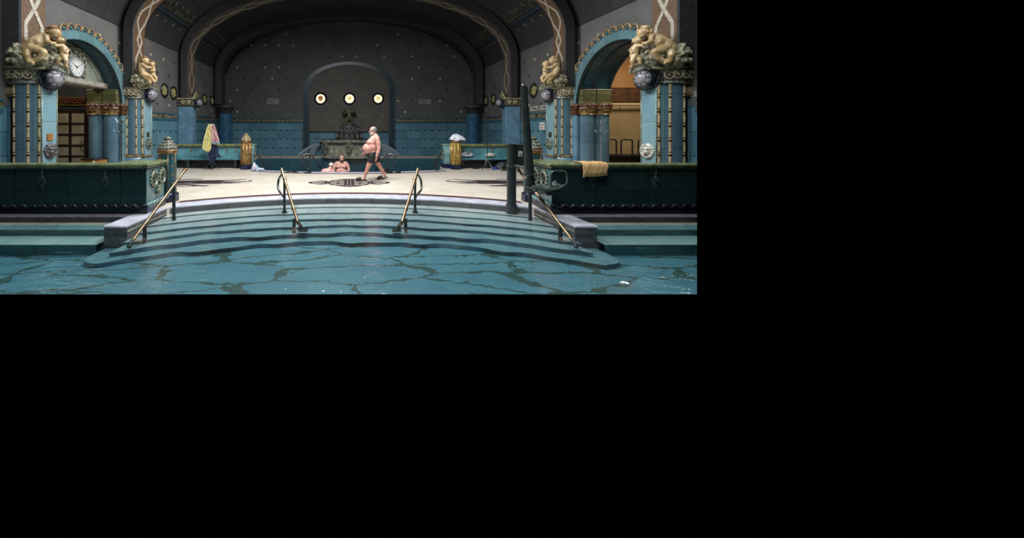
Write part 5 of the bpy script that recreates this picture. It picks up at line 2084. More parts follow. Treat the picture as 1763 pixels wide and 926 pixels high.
benchT = M('bench_teal', (96, 146, 152), (66, 114, 122), 0.22, scale=3)
benchE = M('bench_end_tile', (122, 156, 154), (84, 122, 124), 0.25, scale=4)
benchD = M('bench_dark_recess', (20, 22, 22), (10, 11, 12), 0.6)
for s in (-1, 1):
    root = thing('tiled_bench', 'teal glazed bench with a mossy rail, ' + ('behind the coat stand with the robe' if s < 0 else 'with two white bundles on the seat'), 'bench', (s * 5.9, 15.7, 0))
    xa, xb = sorted((s * 4.38, s * 7.58))
    prof = [(15.52, 0.36), (15.50, 0.40), (15.51, 0.44), (15.56, 0.455)]
    prof += [(15.56 + 0.34 * sin(t), 0.455 + 0.44 * (1 - cos(t)) ** 1.1) for t in [pi / 2 * i / 10 for i in range(1, 11)]]
    prof += [(15.92, 0.93), (16.02, 0.93), (16.02, 0.36)]
    mb = MB()
    mb.prism(prof, 'x', xa, xb)
    mb.build('seat', benchT, root, smooth=35)
    mb = MB()
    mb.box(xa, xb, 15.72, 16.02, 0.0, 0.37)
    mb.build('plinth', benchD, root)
    mb = MB()
    rp_ = [(15.88, 0.90), (15.85, 0.92), (15.86, 0.945), (15.83, 0.96), (15.82, 0.99), (15.84, 1.02), (15.90, 1.035), (16.02, 1.035), (16.05, 1.0), (16.04, 0.9)]
    mb.prism(rp_, 'x', xa, xb)
    mb.build('rail', M('bench_rail_moss', (150, 148, 100), (98, 104, 70), 0.3, scale=5), root, smooth=40)
    mb = MB()
    for i in range(34):
        x = xa + (xb - xa) * (i + 0.5) / 34
        mb.ball((x, 15.875, 0.888), (0.035, 0.02, 0.025), 8, 5)
    mb.build('drop_edging', M('bench_drop', (90, 84, 62), (60, 60, 50), 0.35), root, smooth=180)
    ea, eb = sorted((s * 4.10, s * 4.39))
    mb = MB()
    mb.prism([(15.55, 0.18), (15.55, 0.62), (15.62, 0.86), (15.68, 0.98), (16.05, 0.98), (16.05, 0.18)], 'x', ea, eb)
    mb.build('end_panel', benchE, root, bevel=0.015)
    mb = MB()
    mb.box(ea - 0.03, eb + 0.03, 15.52, 16.08, 0.0, 0.19)
    mb.build('end_plinth', navy, root, bevel=0.012)
    mb = MB()
    mb.box(ea - 0.04, eb + 0.02, 15.66, 16.09, 0.96, 1.04)
    mb.build('end_rail', M('end_rail_glaze', (140, 160, 136), (100, 124, 110), 0.28), root, bevel=0.025)
    for yy, zz in ((15.72, 0.66), (15.92, 0.66)):
        ring_ornament(root, (s * 4.10 - s * 0.005, yy, zz), (-s, -0.02, 0), 0.10)
    shell_ornament(root, (s * 4.10 - s * 0.005, 15.82, 0.42), (-s, -0.02, 0), 0.10)
    for x in (4.95, 5.35, 6.25, 6.9):
        pendant(root, s * x, 15.87, 0.86, 0.62, (0, -1, -0.2), 0.8, M('bench_pendant', (150, 128, 100), (96, 92, 80), 0.3, scale=20), M('bench_pendant_dark', (40, 44, 44), rough=0.3))
    for x in (4.9, 5.9, 6.95):
        mb = MB()
        mb.lathe([(0.0, 0.02), (0.07, 0.02), (0.10, 0.08), (0.11, 0.16), (0.09, 0.26), (0.13, 0.34), (0.13, 0.37)], (s * x, 15.66, 0), 16)
        mb.build('foot', M('bench_foot', (44, 50, 50), (24, 28, 28), 0.4), root, smooth=50)

# ------------------------------------------------------------------ handrails


def polyround(pts, r=0.1, n=5):
    """fillet the corners of a 3-D polyline"""
    P = [Vector(p) for p in pts]
    out = [P[0]]
    for a, b, c in zip(P, P[1:], P[2:]):
        d1, d2 = (a - b), (c - b)
        q = min(r, d1.length * 0.45, d2.length * 0.45)
        p1, p2 = b + d1.normalized() * q, b + d2.normalized() * q
        for i in range(n + 1):
            t = i / n
            out.append(p1 * (1 - t) ** 2 + b * 2 * t * (1 - t) + p2 * t * t)
    out.append(P[-1])
    return out


def flange(mb, p, r=0.055, h=0.02):
    mb.lathe([(0, 0), (r, 0), (r, h), (r * 0.7, h * 1.4), (0.02, h * 1.6)], p, 20)


for s, xr, lab in ((-1, 3.58, 'sloping brass handrail on two dark posts beside the teal pedestal'), (1, 3.70, 'sloping brass handrail on dark posts behind the lift seat')):
    x = s * xr
    root = thing('brass_handrail', lab, 'handrail', (x, 7.0, -0.15))
    top, low = Vector((x, 7.93, 0.80)), Vector((s * (xr + 0.02), 6.02, -0.175))
    mb = MB()
    mb.tube([top, low], 0.028, 14)
    mb.build('rail', brass, root, smooth=60)
    d = (top - low).normalized()
    mb = MB()
    mb.tube([top - d * 0.03, top + d * 0.012], 0.036, 14)
    mb.build('end_cap', M('brass_dark', (120, 92, 60), (90, 70, 48), 0.35, metal=1.0), root, smooth=50)
    mb = MB()
    mb.tube([low + d * 0.02, low - d * 0.10 + Vector((0, 0, -0.02))], [0.03, 0.036], 12)
    mb.build('lower_bracket', darkmetal, root, smooth=50)
    for yy, zb in ((7.42, -0.20), (6.36, -0.37)):
        zt = top.z + (yy - top.y) * (top.z - low.z) / (top.y - low.y)
        mb = MB()
        mb.tube([(x, yy, zb), (x, yy, zt - 0.02)], 0.034, 14)
        mb.tube([(x, yy, zb + 0.06), (x, yy, zb + 0.09)], 0.042, 14)
        mb.tube([(x, yy, zt - 0.26), (x, yy, zt - 0.23)], 0.040, 14)
        flange(mb, (x, yy, zb), 0.07, 0.02)
        mb.build('post', darkmetal, root, smooth=50)

for s, lab in ((-1, 'brass handrail with a bent loop on the steps, robe side of the floor ornament'), (1, 'brass handrail with a bent loop on the steps, lift side of the floor ornament')):
    root = thing('brass_handrail', lab, 'handrail', (s * 1.4, 7.8, -0.15))
    o_ = 0.0 if s < 0 else 0.03
    top = Vector((s * (1.515 + o_), 8.12, 0.80))
    low = Vector((s * (0.99 + o_), 6.98, -0.10))
    post_b = Vector((s * (1.435 + o_), 8.06, -0.17))
    mb = MB()
    mid = top.lerp(low, 0.06)
    mb.tube(polyround([mid, top + Vector((0, 0.02, 0.01)), top + Vector((s * 0.03, 0.26, -0.16))], 0.09), 0.03, 12)
    mb.tube([mid, low], 0.03, 14)
    rail = mb.build('rail', brass, root, smooth=60)
    mb = MB()
    loop = polyround([top + Vector((s * 0.03, 0.25, -0.15)), top + Vector((s * 0.13, 0.34, -0.28)), top + Vector((s * 0.13, 0.24, -0.50)), post_b + Vector((0, 0.0, 0.34)), post_b + Vector((0, 0, 0.2))], 0.16)
    mb.tube(loop, 0.026, 12)
    mb.build('bent_loop', steel, root, smooth=60)
    mb = MB()
    mb.tube([post_b, post_b + Vector((0, 0, 0.80))], 0.028, 14)
    mb.tube([post_b + Vector((0, 0, 0.03)), post_b + Vector((0, 0, 0.07))], 0.042, 14)
    flange(mb, post_b, 0.065, 0.02)
    mb.build('post', darkmetal, root, smooth=50)
    d = (top - low).normalized()
    for f in (0.22, 0.78):
        p = top.lerp(low, f)
        mb = MB()
        mb.tube([p - d * 0.025, p + d * 0.025], 0.039, 14)
        mb.build('sleeve', M('brass_mid', (176, 140, 96), (130, 100, 70), 0.3, metal=1.0), root, smooth=50)
    mb = MB()
    foot = Vector((s * (0.93 + o_), 6.93, -0.24))
    mb.tube([low + d * 0.02, low.lerp(foot, 0.5) + Vector((s * -0.03, 0, 0)), foot + Vector((s * -0.02, 0, 0))], [0.032, 0.036, 0.03], 12)
    mb.box(*sorted((foot.x - s * 0.14, foot.x + s * 0.03)), foot.y - 0.06, foot.y + 0.06, -0.258, -0.235)
    mb.build('foot_bracket', M('foot_metal', (96, 82, 66), (60, 54, 48), 0.4, metal=0.8), root, smooth=40)
    mb = MB()
    p2 = low + Vector((s * 0.07, 0.02, 0))
    mb.tube([(p2.x, p2.y, -0.30), (p2.x, p2.y, low.z + 0.06)], 0.034, 12)
    mb.build('lower_post', darkmetal, root, smooth=50)

for s in (-1, 1):
    side = 'the bathing men' if s < 0 else 'the walking man'
    root = thing('pool_rail', 'dark looped ladder rail of the rear pool behind ' + side if s > 0 else 'dark looped ladder rail of the rear pool beside the bathing men', 'handrail', (s * 1.5, 14.3, 0))
    b = Vector((s * 1.52, 14.05, 0.012))
    t_ = Vector((s * 1.62, 14.05, 0.74))
    mb = MB()
    mb.tube([b, (b.x, b.y, 0.66)], 0.024, 12)
    flange(mb, b, 0.07, 0.02)
    mb.build('post', darkmetal, root, smooth=50)
    mb = MB()
    mb.tube(polyround([(s * 1.02, 14.95, -0.12), (s * 1.45, 14.08, 0.66), t_ , (s * 1.78, 14.02, 0.66)], 0.10), 0.026, 12)
    mb.build('rail', steel if s < 0 else steel, root, smooth=60)
    mb = MB()
    mb.tube(polyround([(s * 1.78, 14.02, 0.66), (s * 1.80, 14.0, 0.46), (s * 1.66, 14.02, 0.2), (s * 1.54, 14.05, 0.14)], 0.12), 0.020, 12)
    mb.build('bent_loop', steel, root, smooth=60)
    root = thing('pool_rail', 'plain dark ladder rail of the rear pool beside the ' + ('white towel heap' if s < 0 else 'bright gold pedestal'), 'handrail', (s * 3.5, 14.8, 0))
    x = s * 3.55
    mb = MB()
    mb.tube([(x, 14.72, 0.012), (x, 14.72, 0.42)], 0.024, 12)
    flange(mb, (x, 14.72, 0.012), 0.06, 0.02)
    mb.build('post', darkmetal, root, smooth=50)
    mb = MB()
    mb.tube([(s * 3.72, 14.45, 0.80), (s * 3.24, 14.98, -0.15)], 0.026, 12)
    mb.ball((s * 3.72, 14.45, 0.81), 0.036, 10, 8)
    mb.build('rail', darkmetal, root, smooth=60)

# ------------------------------------------------------------------ pool lift
root = thing('pool_lift', 'dark green pool lift with leaning boom, control box and seat', 'lift', (3.6, 7.9, -0.15))
mb = MB()
px, py = 3.53, 7.89
mb.tube([(px, py, -0.16), (px, py, 1.34)], 0.094, 24)
mb.build('mast', liftG, root, smooth=50)
mb = MB()
mb.tube([(px, py, -0.165), (px, py, 0.05)], 0.112, 24)
mb.build('mast_foot', M('lift_foot', (58, 60, 58), (40, 42, 42), 0.4), root, smooth=50)
mb = MB()
mb.tube([(px, py, 1.33), (px, py, 1.36)], 0.10, 24)
mb.build('mast_cap', darkmetal, root, smooth=50)
mb = MB()
mb.box(3.62, 3.875, 7.84, 8.02, 0.93, 1.34)
bx = mb.build('control_box', M('lift_box', (38, 44, 40), (28, 34, 32), 0.4), root, bevel=0.012)
mb = MB()
mb.box(3.61, 3.89, 7.83, 8.03, 1.335, 1.36)
mb.build('box_lid', M('lift_lid', (70, 76, 74), (54, 60, 58), 0.35), bx, bevel=0.006)
mb = MB()
mb.box(3.655, 3.735, 7.83, 7.842, 1.10, 1.21)
pt = mb.build('sign_plate', M('sign_white', (224, 226, 226), rough=0.5), bx)
mb = MB()
cx_, cz_ = 3.695, 1.15
mb.tube([(cx_ + 0.022 * cos(a), 7.827, cz_ - 0.012 + 0.022 * sin(a)) for a in [2 * pi * i / 14 for i in range(14)]], 0.005, 6, True)
mb.tube([(cx_ - 0.012, 7.827, cz_ + 0.03), (cx_ - 0.012, 7.827, cz_ + 0.002), (cx_ + 0.012, 7.827, cz_ - 0.002), (cx_ + 0.022, 7.827, cz_ - 0.03)], 0.006, 6)
mb.ball((cx_ - 0.012, 7.827, cz_ + 0.042), 0.008, 8, 6)
mb.build('wheelchair_symbol', black, pt)
mb = MB()
mb.tube(polyround([(px, 7.84, 0.90), (3.70, 7.66, 0.88), (3.62, 7.30, 0.80), (3.53, 7.10, 0.78)], 0.1), 0.028, 12)
mb.tube([(px, py, 0.86), (px, py, 0.92)], 0.108, 24)
mb.build('link_arm', M('lift_arm', (60, 72, 64), (44, 54, 50), 0.35), root, smooth=50)
LY = 7.08
BT, BL = at(901.5, 150, LY), at(913.5, 326, LY)
mb = MB()
mb.tube([BT, BT.lerp(BL, 0.5), BL], [0.060, 0.076, 0.090], 24)
mb.build('boom', liftG, root, smooth=50)
mb = MB()
mb.ball(BT + Vector((-0.012, 0, 0.035)), 0.026, 10, 8)
mb.build('boom_tip', chrome, root, smooth=180)
mb = MB()
rows = []
x0, x1 = XX(908, 6.95), XX(966, 6.95)
zs_ = ZZ(322, 6.95)
for i in range(13):
    u = i / 12
    row = []
    for j in range(11):
        v = j / 10
        X = x0 + (x1 - x0) * u
        Y = 6.74 + 0.40 * v
        Z = zs_ - 0.065 * sin(pi * min(1, u * 1.05)) ** 0.8 + 0.045 * abs(2 * v - 1) ** 3 - 0.015 * sin(pi * v) + 0.05 * max(0, u - 0.8) / 0.2
        row.append((X, Y, Z))
    rows.append(row)
mb.grid(rows)
se = mb.build('seat', M('lift_seat', (66, 76, 70), (48, 58, 54), 0.35), root, smooth=60)
sm = se.modifiers.new('Solidify', 'SOLIDIFY')
sm.thickness = 0.022
mb = MB()
mb.prism([(x0 + 0.25, zs_ - 0.06), (x1 - 0.08, zs_ - 0.05), (x1 - 0.24, zs_ - 0.14), (x1 - 0.32, zs_ - 0.145)], 'y', 6.82, 7.04)
mb.build('seat_keel', M('lift_keel', (40, 46, 44), (30, 36, 34), 0.4), root, bevel=0.01)
tubeG = M('lift_tube', (104, 114, 108), (72, 82, 78), 0.28, metal=0.5)


def loop_path(a, b, r, z0, z1, y):
    return polyround([(a + 0.05, y, z0), (a, y, z0), (a, y, z1), (b, y, z1), (b, y, z0), (a + 0.06, y, z0)], r)


mb = MB()
mb.tube(loop_path(XX(948.5, 6.9), XX(976.5, 6.9), 0.10, ZZ(320.5, 6.9), ZZ(294, 6.9), 6.9), 0.017, 10)
mb.tube([(XX(952, 6.9), 6.9, ZZ(319, 6.9)), (XX(944, 6.9), 6.94, zs_ - 0.03)], 0.016, 10)
mb.tube([(XX(972, 6.9), 6.9, ZZ(320, 6.9)), (XX(962, 6.9), 6.94, zs_ - 0.01)], 0.014, 10)
mb.build('back_loop', tubeG, root, smooth=60)
mb = MB()
mb.tube(polyround([(XX(922, 6.95), 7.0, ZZ(300, 6.95)), (XX(906, 6.9), 6.92, ZZ(304, 6.9)), (XX(903.5, 6.88), 6.86, ZZ(322, 6.88)), (XX(908, 6.88), 6.82, ZZ(329, 6.88)), (XX(922, 6.9), 6.84, ZZ(328, 6.9))], 0.09), 0.015, 10)
mb.build('arm_loop', M('lift_tube_dark', (56, 70, 64), (40, 50, 48), 0.35), root, smooth=60)

# ------------------------------------------------------------------ fountain
stF = M('fountain_stone', (172, 164, 142), (112, 108, 96), 0.5, scale=5, bump=0.25)
stD = M('fountain_dark', (84, 82, 78), (52, 54, 54), 0.55, scale=9)
fy = 22.4
root = thing('fountain', 'broad grey stone fountain basin at the back of the rear pool', 'fountain', (0.0, fy, 0))
zb, zt = -0.03, 1.02
outl = [(-1.72, fy + 0.165), (-1.72, fy - 0.35), (-1.40, fy - 0.75), (-0.45, fy - 0.95), (0.45, fy - 0.95), (1.40, fy - 0.75), (1.72, fy - 0.35), (1.72, fy + 0.165)]


def off(k):
    return [(x * k, fy + 0.165 + (y - fy - 0.165) * k) for x, y in outl]


mb = MB()
def lay2(k, z):
    return [(x, y, z) for x, y in off(k)]
mb.grid([lay2(1.02, zb - 0.03), lay2(1.02, zb + 0.08), lay2(0.95, zb + 0.14), lay2(0.93, zb + 0.62), lay2(1.0, zt - 0.16), lay2(1.06, zt - 0.12), lay2(1.06, zt), lay2(0.96, zt), lay2(0.93, zt - 0.1)], True)
mb.face(lay2(0.93, zt - 0.1))
mb.build('basin', stF, root, smooth=30)
fc = [(Vector((a[0], a[1], 0)), Vector((b[0], b[1], 0))) for a, b in zip(off(0.945)[2:5], off(0.945)[3:6])]
for a, b in fc:
    d = (b - a).normalized()
    n = Vector((d.y, -d.x, 0))
    Ln = (b - a).length
    for t0, t1 in ((0.16, 0.46), (0.54, 0.84)):
        mb = MB()
        q0 = [a + d * Ln * t + Vector((0, 0, z)) for t, z in ((t0, 0.24), (t1, 0.24), (t1, 0.60), (t0, 0.60))]
        q1 = [a + d * Ln * t + Vector((0, 0, z)) + n * 0.03 for t, z in ((t0 + .015, 0.26), (t1 - .015, 0.26), (t1 - .015, 0.58), (t0 + .015, 0.58))]
        mb.grid([q0, q1], True)
        mb.face(q1)
        mb.build('basin_panel', M('fountain_panel', (186, 178, 154), (136, 130, 114), 0.5, scale=7), root)
mb = MB()
mb.grid([lay2(0.97, zt - 0.30), lay2(1.015, zt - 0.17)], True)
mb.build('hollow_shade_band', stD, root)  # dark band laid on the basin paints the shade under its rim
for x, y in ((-1.40, fy - 0.68), (0.0, fy - 0.93), (1.40, fy - 0.68)):
    mb = MB()
    mb.chain([(x, y + 0.02, 0.98, 0.13), (x, y - 0.03, 0.84, 0.12), (x, y - 0.02, 0.62, 0.15), (x, y, 0.38, 0.17), (x, y + 0.05, 0.16, 0.12)])
    for k in (-1, 1):
        mb.chain([(x + k * 0.08, y - 0.03, 0.9, 0.06), (x + k * 0.2, y - 0.02, 0.72, 0.05), (x + k * 0.16, y - 0.06, 0.5, 0.05)])
    fuse(mb, 'carved_bracket', M('fountain_bracket', (150, 142, 122), (60, 58, 52), 0.5, scale=6), root, 0.025, 2)
mb = MB()
mb.lathe([(0.80, zt - 0.1), (0.80, 1.10), (0.70, 1.14), (0.74, 1.34), (0.78, 1.38), (0.66, 1.44), (0.56, 1.48), (0.52, 1.66), (0.62, 1.76), (0.60, 1.82), (0.44, 1.84), (0.42, 1.93), (0.46, 1.97), (0, 1.97)], (0.02, fy - 0.45, 0), 32, sy=0.7)
ti = mb.build('tiered_pedestal', stD, root, smooth=40)
mb = MB()
for k in range(14):
    a = 2 * pi * k / 14
    mb.tube([(0.02 + 0.76 * cos(a), fy - 0.47 + 0.50 * sin(a), 1.12), (0.02 + 0.80 * cos(a), fy - 0.47 + 0.52 * sin(a), 1.24), (0.02 + 0.72 * cos(a), fy - 0.47 + 0.47 * sin(a), 1.36)], 0.06, 8)
    mb.tube([(0.02 + 0.54 * cos(a + .2), fy - 0.45 + 0.38 * sin(a + .2), 1.5), (0.02 + 0.56 * cos(a + .2), fy - 0.45 + 0.39 * sin(a + .2), 1.62), (0.02 + 0.62 * cos(a + .2), fy - 0.45 + 0.43 * sin(a + .2), 1.75)], 0.045, 8)
mb.build('leaf_carving', M('fountain_carving', (140, 138, 128), (74, 74, 72), 0.5, scale=9), ti, smooth=180)

vs = thing('fountain_statue', 'greenish winged child statue on top of the fountain pedestal', 'statue', (0.02, fy - 0.35, 2.06))
bz = 2.06
Yc = fy - 0.35
grn = M('statue_verdigris', (122, 118, 82), (72, 76, 56), 0.5, scale=8)
mb = MB()
mb.lathe([(0.30, bz), (0.30, bz + 0.08), (0.24, bz + 0.11), (0.0, bz + 0.12)], (0.02, Yc, 0), 20)
mb.chain([(-0.06, Yc, bz + 0.60, 0.10), (-0.13, Yc - 0.03, bz + 0.36, 0.075), (-0.17, Yc, bz + 0.14, 0.055)])
mb.chain([(0.08, Yc, bz + 0.60, 0.10), (0.12, Yc - 0.08, bz + 0.38, 0.075), (0.08, Yc - 0.02, bz + 0.15, 0.055), (0.08, Yc - 0.1, bz + 0.12, 0.04)])
mb.chain([(0.0, Yc, bz + 0.62, 0.14), (0.02, Yc - 0.01, bz + 0.80, 0.13), (0.03, Yc, bz + 0.95, 0.13), (0.03, Yc, bz + 1.06, 0.06)])
mb.ball((0.04, Yc - 0.02, bz + 1.17), (0.115, 0.12, 0.13))
mb.ball((0.04, Yc - 0.14, bz + 1.16), 0.025, 8, 6)
mb.chain([(-0.10, Yc, bz + 0.98, 0.06), (-0.24, Yc - 0.04, bz + 0.92, 0.05), (-0.34, Yc - 0.08, bz + 0.80, 0.04)])
mb.chain([(0.14, Yc, bz + 0.98, 0.06), (0.28, Yc - 0.03, bz + 0.95, 0.05), (0.38, Yc - 0.06, bz + 0.88, 0.04)])
st = fuse(mb, 'figure', grn, vs, 0.018, 2)
for k in (-1, 1):
    mb = MB()
    mb.tube([(k * 0.12, Yc + 0.12, bz + 0.95), (k * 0.28, Yc + 0.14, bz + 1.04), (k * 0.44, Yc + 0.12, bz + 0.92), (k * 0.50, Yc + 0.10, bz + 0.74)], [0.05, 0.08, 0.07, 0.02], 10)
    for q in range(4):
        mb.tube([(k * (0.26 + 0.07 * q), Yc + 0.12, bz + 0.98 - 0.04 * q), (k * (0.26 + 0.075 * q), Yc + 0.11, bz + 0.76 - 0.02 * q)], [0.05, 0.02], 8)
    mb.build('wing', M('statue_dark', (56, 58, 44), (34, 38, 32), 0.5), vs, smooth=180)

vs.location.z = 1.972
vs.scale = (0.82, 0.82, 0.82)

# fine water jets at both sides of the basin
wj = bpy.data.materials.new('spray')
wj.use_nodes = True
b_ = wj.node_tree.nodes['Principled BSDF']
b_.inputs['Base Color'].default_value = (0.85, 0.9, 0.95, 1)
b_.inputs['Roughness'].default_value = 0.4
b_.inputs['Alpha'].default_value = 0.08
for s in (-1, 1):
    mb = MB()
    rnd = random.Random(2 + s)
    for k in range(60):
        v = rnd.uniform(0.3, 1.05)
        y0 = fy - 0.35 + rnd.uniform(-0.28, 0.2)
        path = []
        for i in range(7):
            t = i / 6
            path.append((s * (1.72 + 1.35 * v * t), y0 + rnd.uniform(-0.01, 0.01), 0.78 + (0.12 * v) * t - 0.82 * t * t + rnd.uniform(-.01, .01)))
        mb.tube(path, [0.012, 0.014, 0.016, 0.02, 0.022, 0.024, 0.026], 5)
    o = mb.build('water_jet', wj, smooth=180)
    tag(o, 'fine white spray of water falling from the fountain basin, ' + ('robe side' if s < 0 else 'behind the walking man'), 'water jet', None, 'stuff')
# ------------------------------------------------------------------ people
skin = M('skin_pink', (216, 166, 152), (196, 134, 120), 0.6, scale=9, lo=0.4, hi=0.7)
skin2 = M('skin_tan', (200, 156, 140), (176, 124, 110), 0.6, scale=9)
skin3 = M('skin_rosy', (220, 172, 158), (202, 148, 134), 0.45, scale=7)
hairG = M('grey_hair', (142, 142, 142), (92, 92, 94), 0.6, scale=40, bump=0.3)
hairW = M('white_hair', (206, 202, 194), (166, 162, 154), 0.6, scale=40, bump=0.3)
hairD = M('dark_grey_hair', (84, 82, 82), (50, 48, 48), 0.6, scale=40, bump=0.3)
trunks = M('black_trunks', (22, 24, 27), (13, 14, 16), 0.6, scale=12, bump=0.15)


def head(mb, c, fwd, r, up=(0, 0, 1)):
    """skull, jaw, nose, lips, brow, ears; c centre, r half height"""
    c, f = Vector(c), Vector(fwd).normalized()
    u = Vector(up)
    u = (u - f * u.dot(f)).normalized()
    s = f.cross(u)
    B = Matrix((f, s, u)).transposed()

    def q(a, b, d):
        return c + f * a * r + s * b * r + u * d * r
    mb.ball(q(-0.10, 0, 0.22), (0.80 * r, 0.66 * r, 0.76 * r), 16, 12, B)
    mb.ball(q(0.12, 0, -0.22), (0.62 * r, 0.54 * r, 0.66 * r), 16, 12, B)
    mb.ball(q(0.38, 0, -0.72), (0.26 * r, 0.30 * r, 0.24 * r), 12, 8, B)
    mb.chain([(*q(0.70, 0, 0.10), 0.08 * r), (*q(0.88, 0, -0.18), 0.12 * r)])
    for k in (-1, 1):
        mb.ball(q(0.80, k * 0.10, -0.22), 0.08 * r, 8, 6)
        mb.ball(q(0.58, k * 0.26, 0.22), (0.12 * r, 0.2 * r, 0.08 * r), 10, 7, B)
        mb.ball(q(0.46, k * 0.34, -0.20), (0.2 * r, 0.2 * r, 0.2 * r), 10, 7)
        mb.ball(q(-0.08, k * 0.66, -0.05), (0.14 * r, 0.09 * r, 0.26 * r), 10, 7, B)
    for d, w in ((-0.42, 0.20), (-0.52, 0.18)):
        mb.ball(q(0.70, 0, d), (0.08 * r, w * r, 0.05 * r), 10, 6, B)
    return q, B


def face_parts(parent, q, B, r, beard=None, hair=None, bald=True, glasses=False, moustache=True):
    for k in (-1, 1):
        mb = MB()
        mb.ball(q(0.66, k * 0.25, 0.08), 0.085 * r, 10, 8)
        mb.build('eye', M('eye_dark', (40, 32, 30), rough=0.2), parent, smooth=180)
    if hair:
        mb = MB()
        mb.ball(q(-0.12, 0, 0.20), (0.84 * r, 0.72 * r, 0.82 * r), 24, 18, B)
        n = (B @ Vector((0.8, 0, 0.72 if bald else -0.1))).normalized()
        g = list(mb.bm.verts) + list(mb.bm.edges) + list(mb.bm.faces)
        p = q(0.05 if bald else 0.30, 0, 0.5 if bald else 0.42)
        bmesh.ops.bisect_plane(mb.bm, geom=g, plane_co=p, plane_no=n, clear_outer=True)
        g = list(mb.bm.verts) + list(mb.bm.edges) + list(mb.bm.faces)
        bmesh.ops.bisect_plane(mb.bm, geom=g, plane_co=q(0, 0, -0.42), plane_no=(B @ Vector((-0.35, 0, -1))).normalized(), clear_outer=True)
        rnd = random.Random(9)
        for v in mb.bm.verts:
            v.co += Vector((rnd.uniform(-1, 1), rnd.uniform(-1, 1), rnd.uniform(-1, 1))) * 0.012 * r
        mb.build('hair', hair, parent, smooth=180)
    if beard:
        mb = MB()
        mb.ball(q(0.40, 0, -0.66), (0.40 * r, 0.42 * r, 0.36 * r), 14, 10, B)
        mb.ball(q(0.64, 0, -0.36), (0.16 * r, 0.28 * r, 0.09 * r), 12, 7, B)
        for k in (-1, 1):
            mb.ball(q(0.26, k * 0.44, -0.50), (0.36 * r, 0.13 * r, 0.34 * r), 12, 8, B)
            mb.ball(q(0.02, k * 0.56, -0.22), (0.16 * r, 0.08 * r, 0.26 * r), 12, 8, B)
        fuse(mb, 'beard', beard, parent, 0.008, 2)
    if glasses:
        mb = MB()
        for k in (-1, 1):
            ring = [q(0.80, k * 0.28 + 0.2 * cos(a), 0.07 + 0.17 * sin(a)) for a in [2 * pi * i / 14 for i in range(14)]]
            mb.tube(ring, 0.004, 6, True)
            mb.tube([q(0.80, k * 0.46, 0.10), q(0.4, k * 0.64, 0.10), q(-0.05, k * 0.70, 0.06)], 0.004, 6)
        mb.tube([q(0.82, -0.09, 0.10), q(0.86, 0, 0.12), q(0.82, 0.09, 0.10)], 0.004, 6)
        mb.build('glasses', M('glasses_wire', (120, 112, 108), rough=0.3, metal=0.8), parent, smooth=180)


def hand(mb, wrist, d, palm_n, L=0.18, curl=0.5, side=1):
    """palm, four unequal bent fingers, thumb from the side of the palm"""
    w, d, n = Vector(wrist), Vector(d).normalized(), Vector(palm_n).normalized()
    n = (n - d * n.dot(d)).normalized()
    s = d.cross(n) * side
    pl = L * 0.5
    B = Matrix((d, s, n)).transposed()
    mb.ball(w + d * pl * 0.55, (pl * 0.62, L * 0.225, L * 0.085), 12, 8, B)
    for k, ln in enumerate((0.46, 0.52, 0.49, 0.38)):
        b = w + d * pl * 0.95 + s * L * (0.155 - 0.105 * k)
        p = [b]
        a = 0.15
        for j, f in enumerate((0.42, 0.33, 0.25)):
            a += curl * (0.5 + 0.35 * j)
            p.append(p[-1] + (d * cos(a) + n * sin(a)) * L * ln * f)
        r = L * 0.05
        mb.chain([(*q, r * (1 - 0.1 * i)) for i, q in enumerate(p)])
    t0 = w + d * pl * 0.25 + s * L * 0.16
    t1 = t0 + (d * 0.75 + s * 0.6 + n * 0.25) * L * 0.18
    t2 = t1 + (d * 0.9 + s * 0.1 + n * 0.45) * L * 0.17
    mb.chain([(*t0, L * 0.07), (*t1, L * 0.06), (*t2, L * 0.05)])


# ---- the walking man: profile towards -X
PX, PY = 0.746, 12.0
man = thing('person', 'walking bare chested man in black swim trunks and black slippers', 'person', (PX, PY, 0))


def P(a, b, z):
    return Vector((PX + a, PY + b, z))


def c_(mb, pts):
    mb.chain([(*P(a, b, z), r) for a, b, z, r in pts])


mb = MB()
q, B = head(mb, P(0.045, 0, 1.622), (-1, -0.12, -0.10), 0.15)
c_(mb, [(0.075, 0, 1.55, 0.082), (0.11, 0, 1.47, 0.092), (0.13, 0, 1.42, 0.11)])
# chest, shoulders, back, belly, pelvis
mb.ball(P(0.085, 0, 1.30), (0.175, 0.205, 0.19), 20, 14)
mb.ball(P(0.03, 0, 1.24), (0.20, 0.20, 0.15), 20, 14)
for k in (-1, 1):
    c_(mb, [(0.13, k * 0.07, 1.445, 0.075), (0.155, k * 0.18, 1.39, 0.088)])
    mb.ball(P(-0.075, k * 0.09, 1.245), (0.10, 0.095, 0.085), 14, 10)
mb.ball(P(0.02, 0, 1.08), (0.235, 0.215, 0.20), 22, 16)
mb.ball(P(-0.085, 0, 1.05), (0.215, 0.20, 0.185), 22, 16)
mb.ball(P(-0.10, 0, 0.97), (0.17, 0.18, 0.13), 20, 14)
mb.ball(P(0.06, 0, 0.90), (0.175, 0.19, 0.17), 20, 14)
mb.ball(P(0.155, -0.08, 0.86), (0.10, 0.10, 0.12), 14, 10)
mb.ball(P(0.155, 0.08, 0.86), (0.10, 0.10, 0.12), 14, 10)
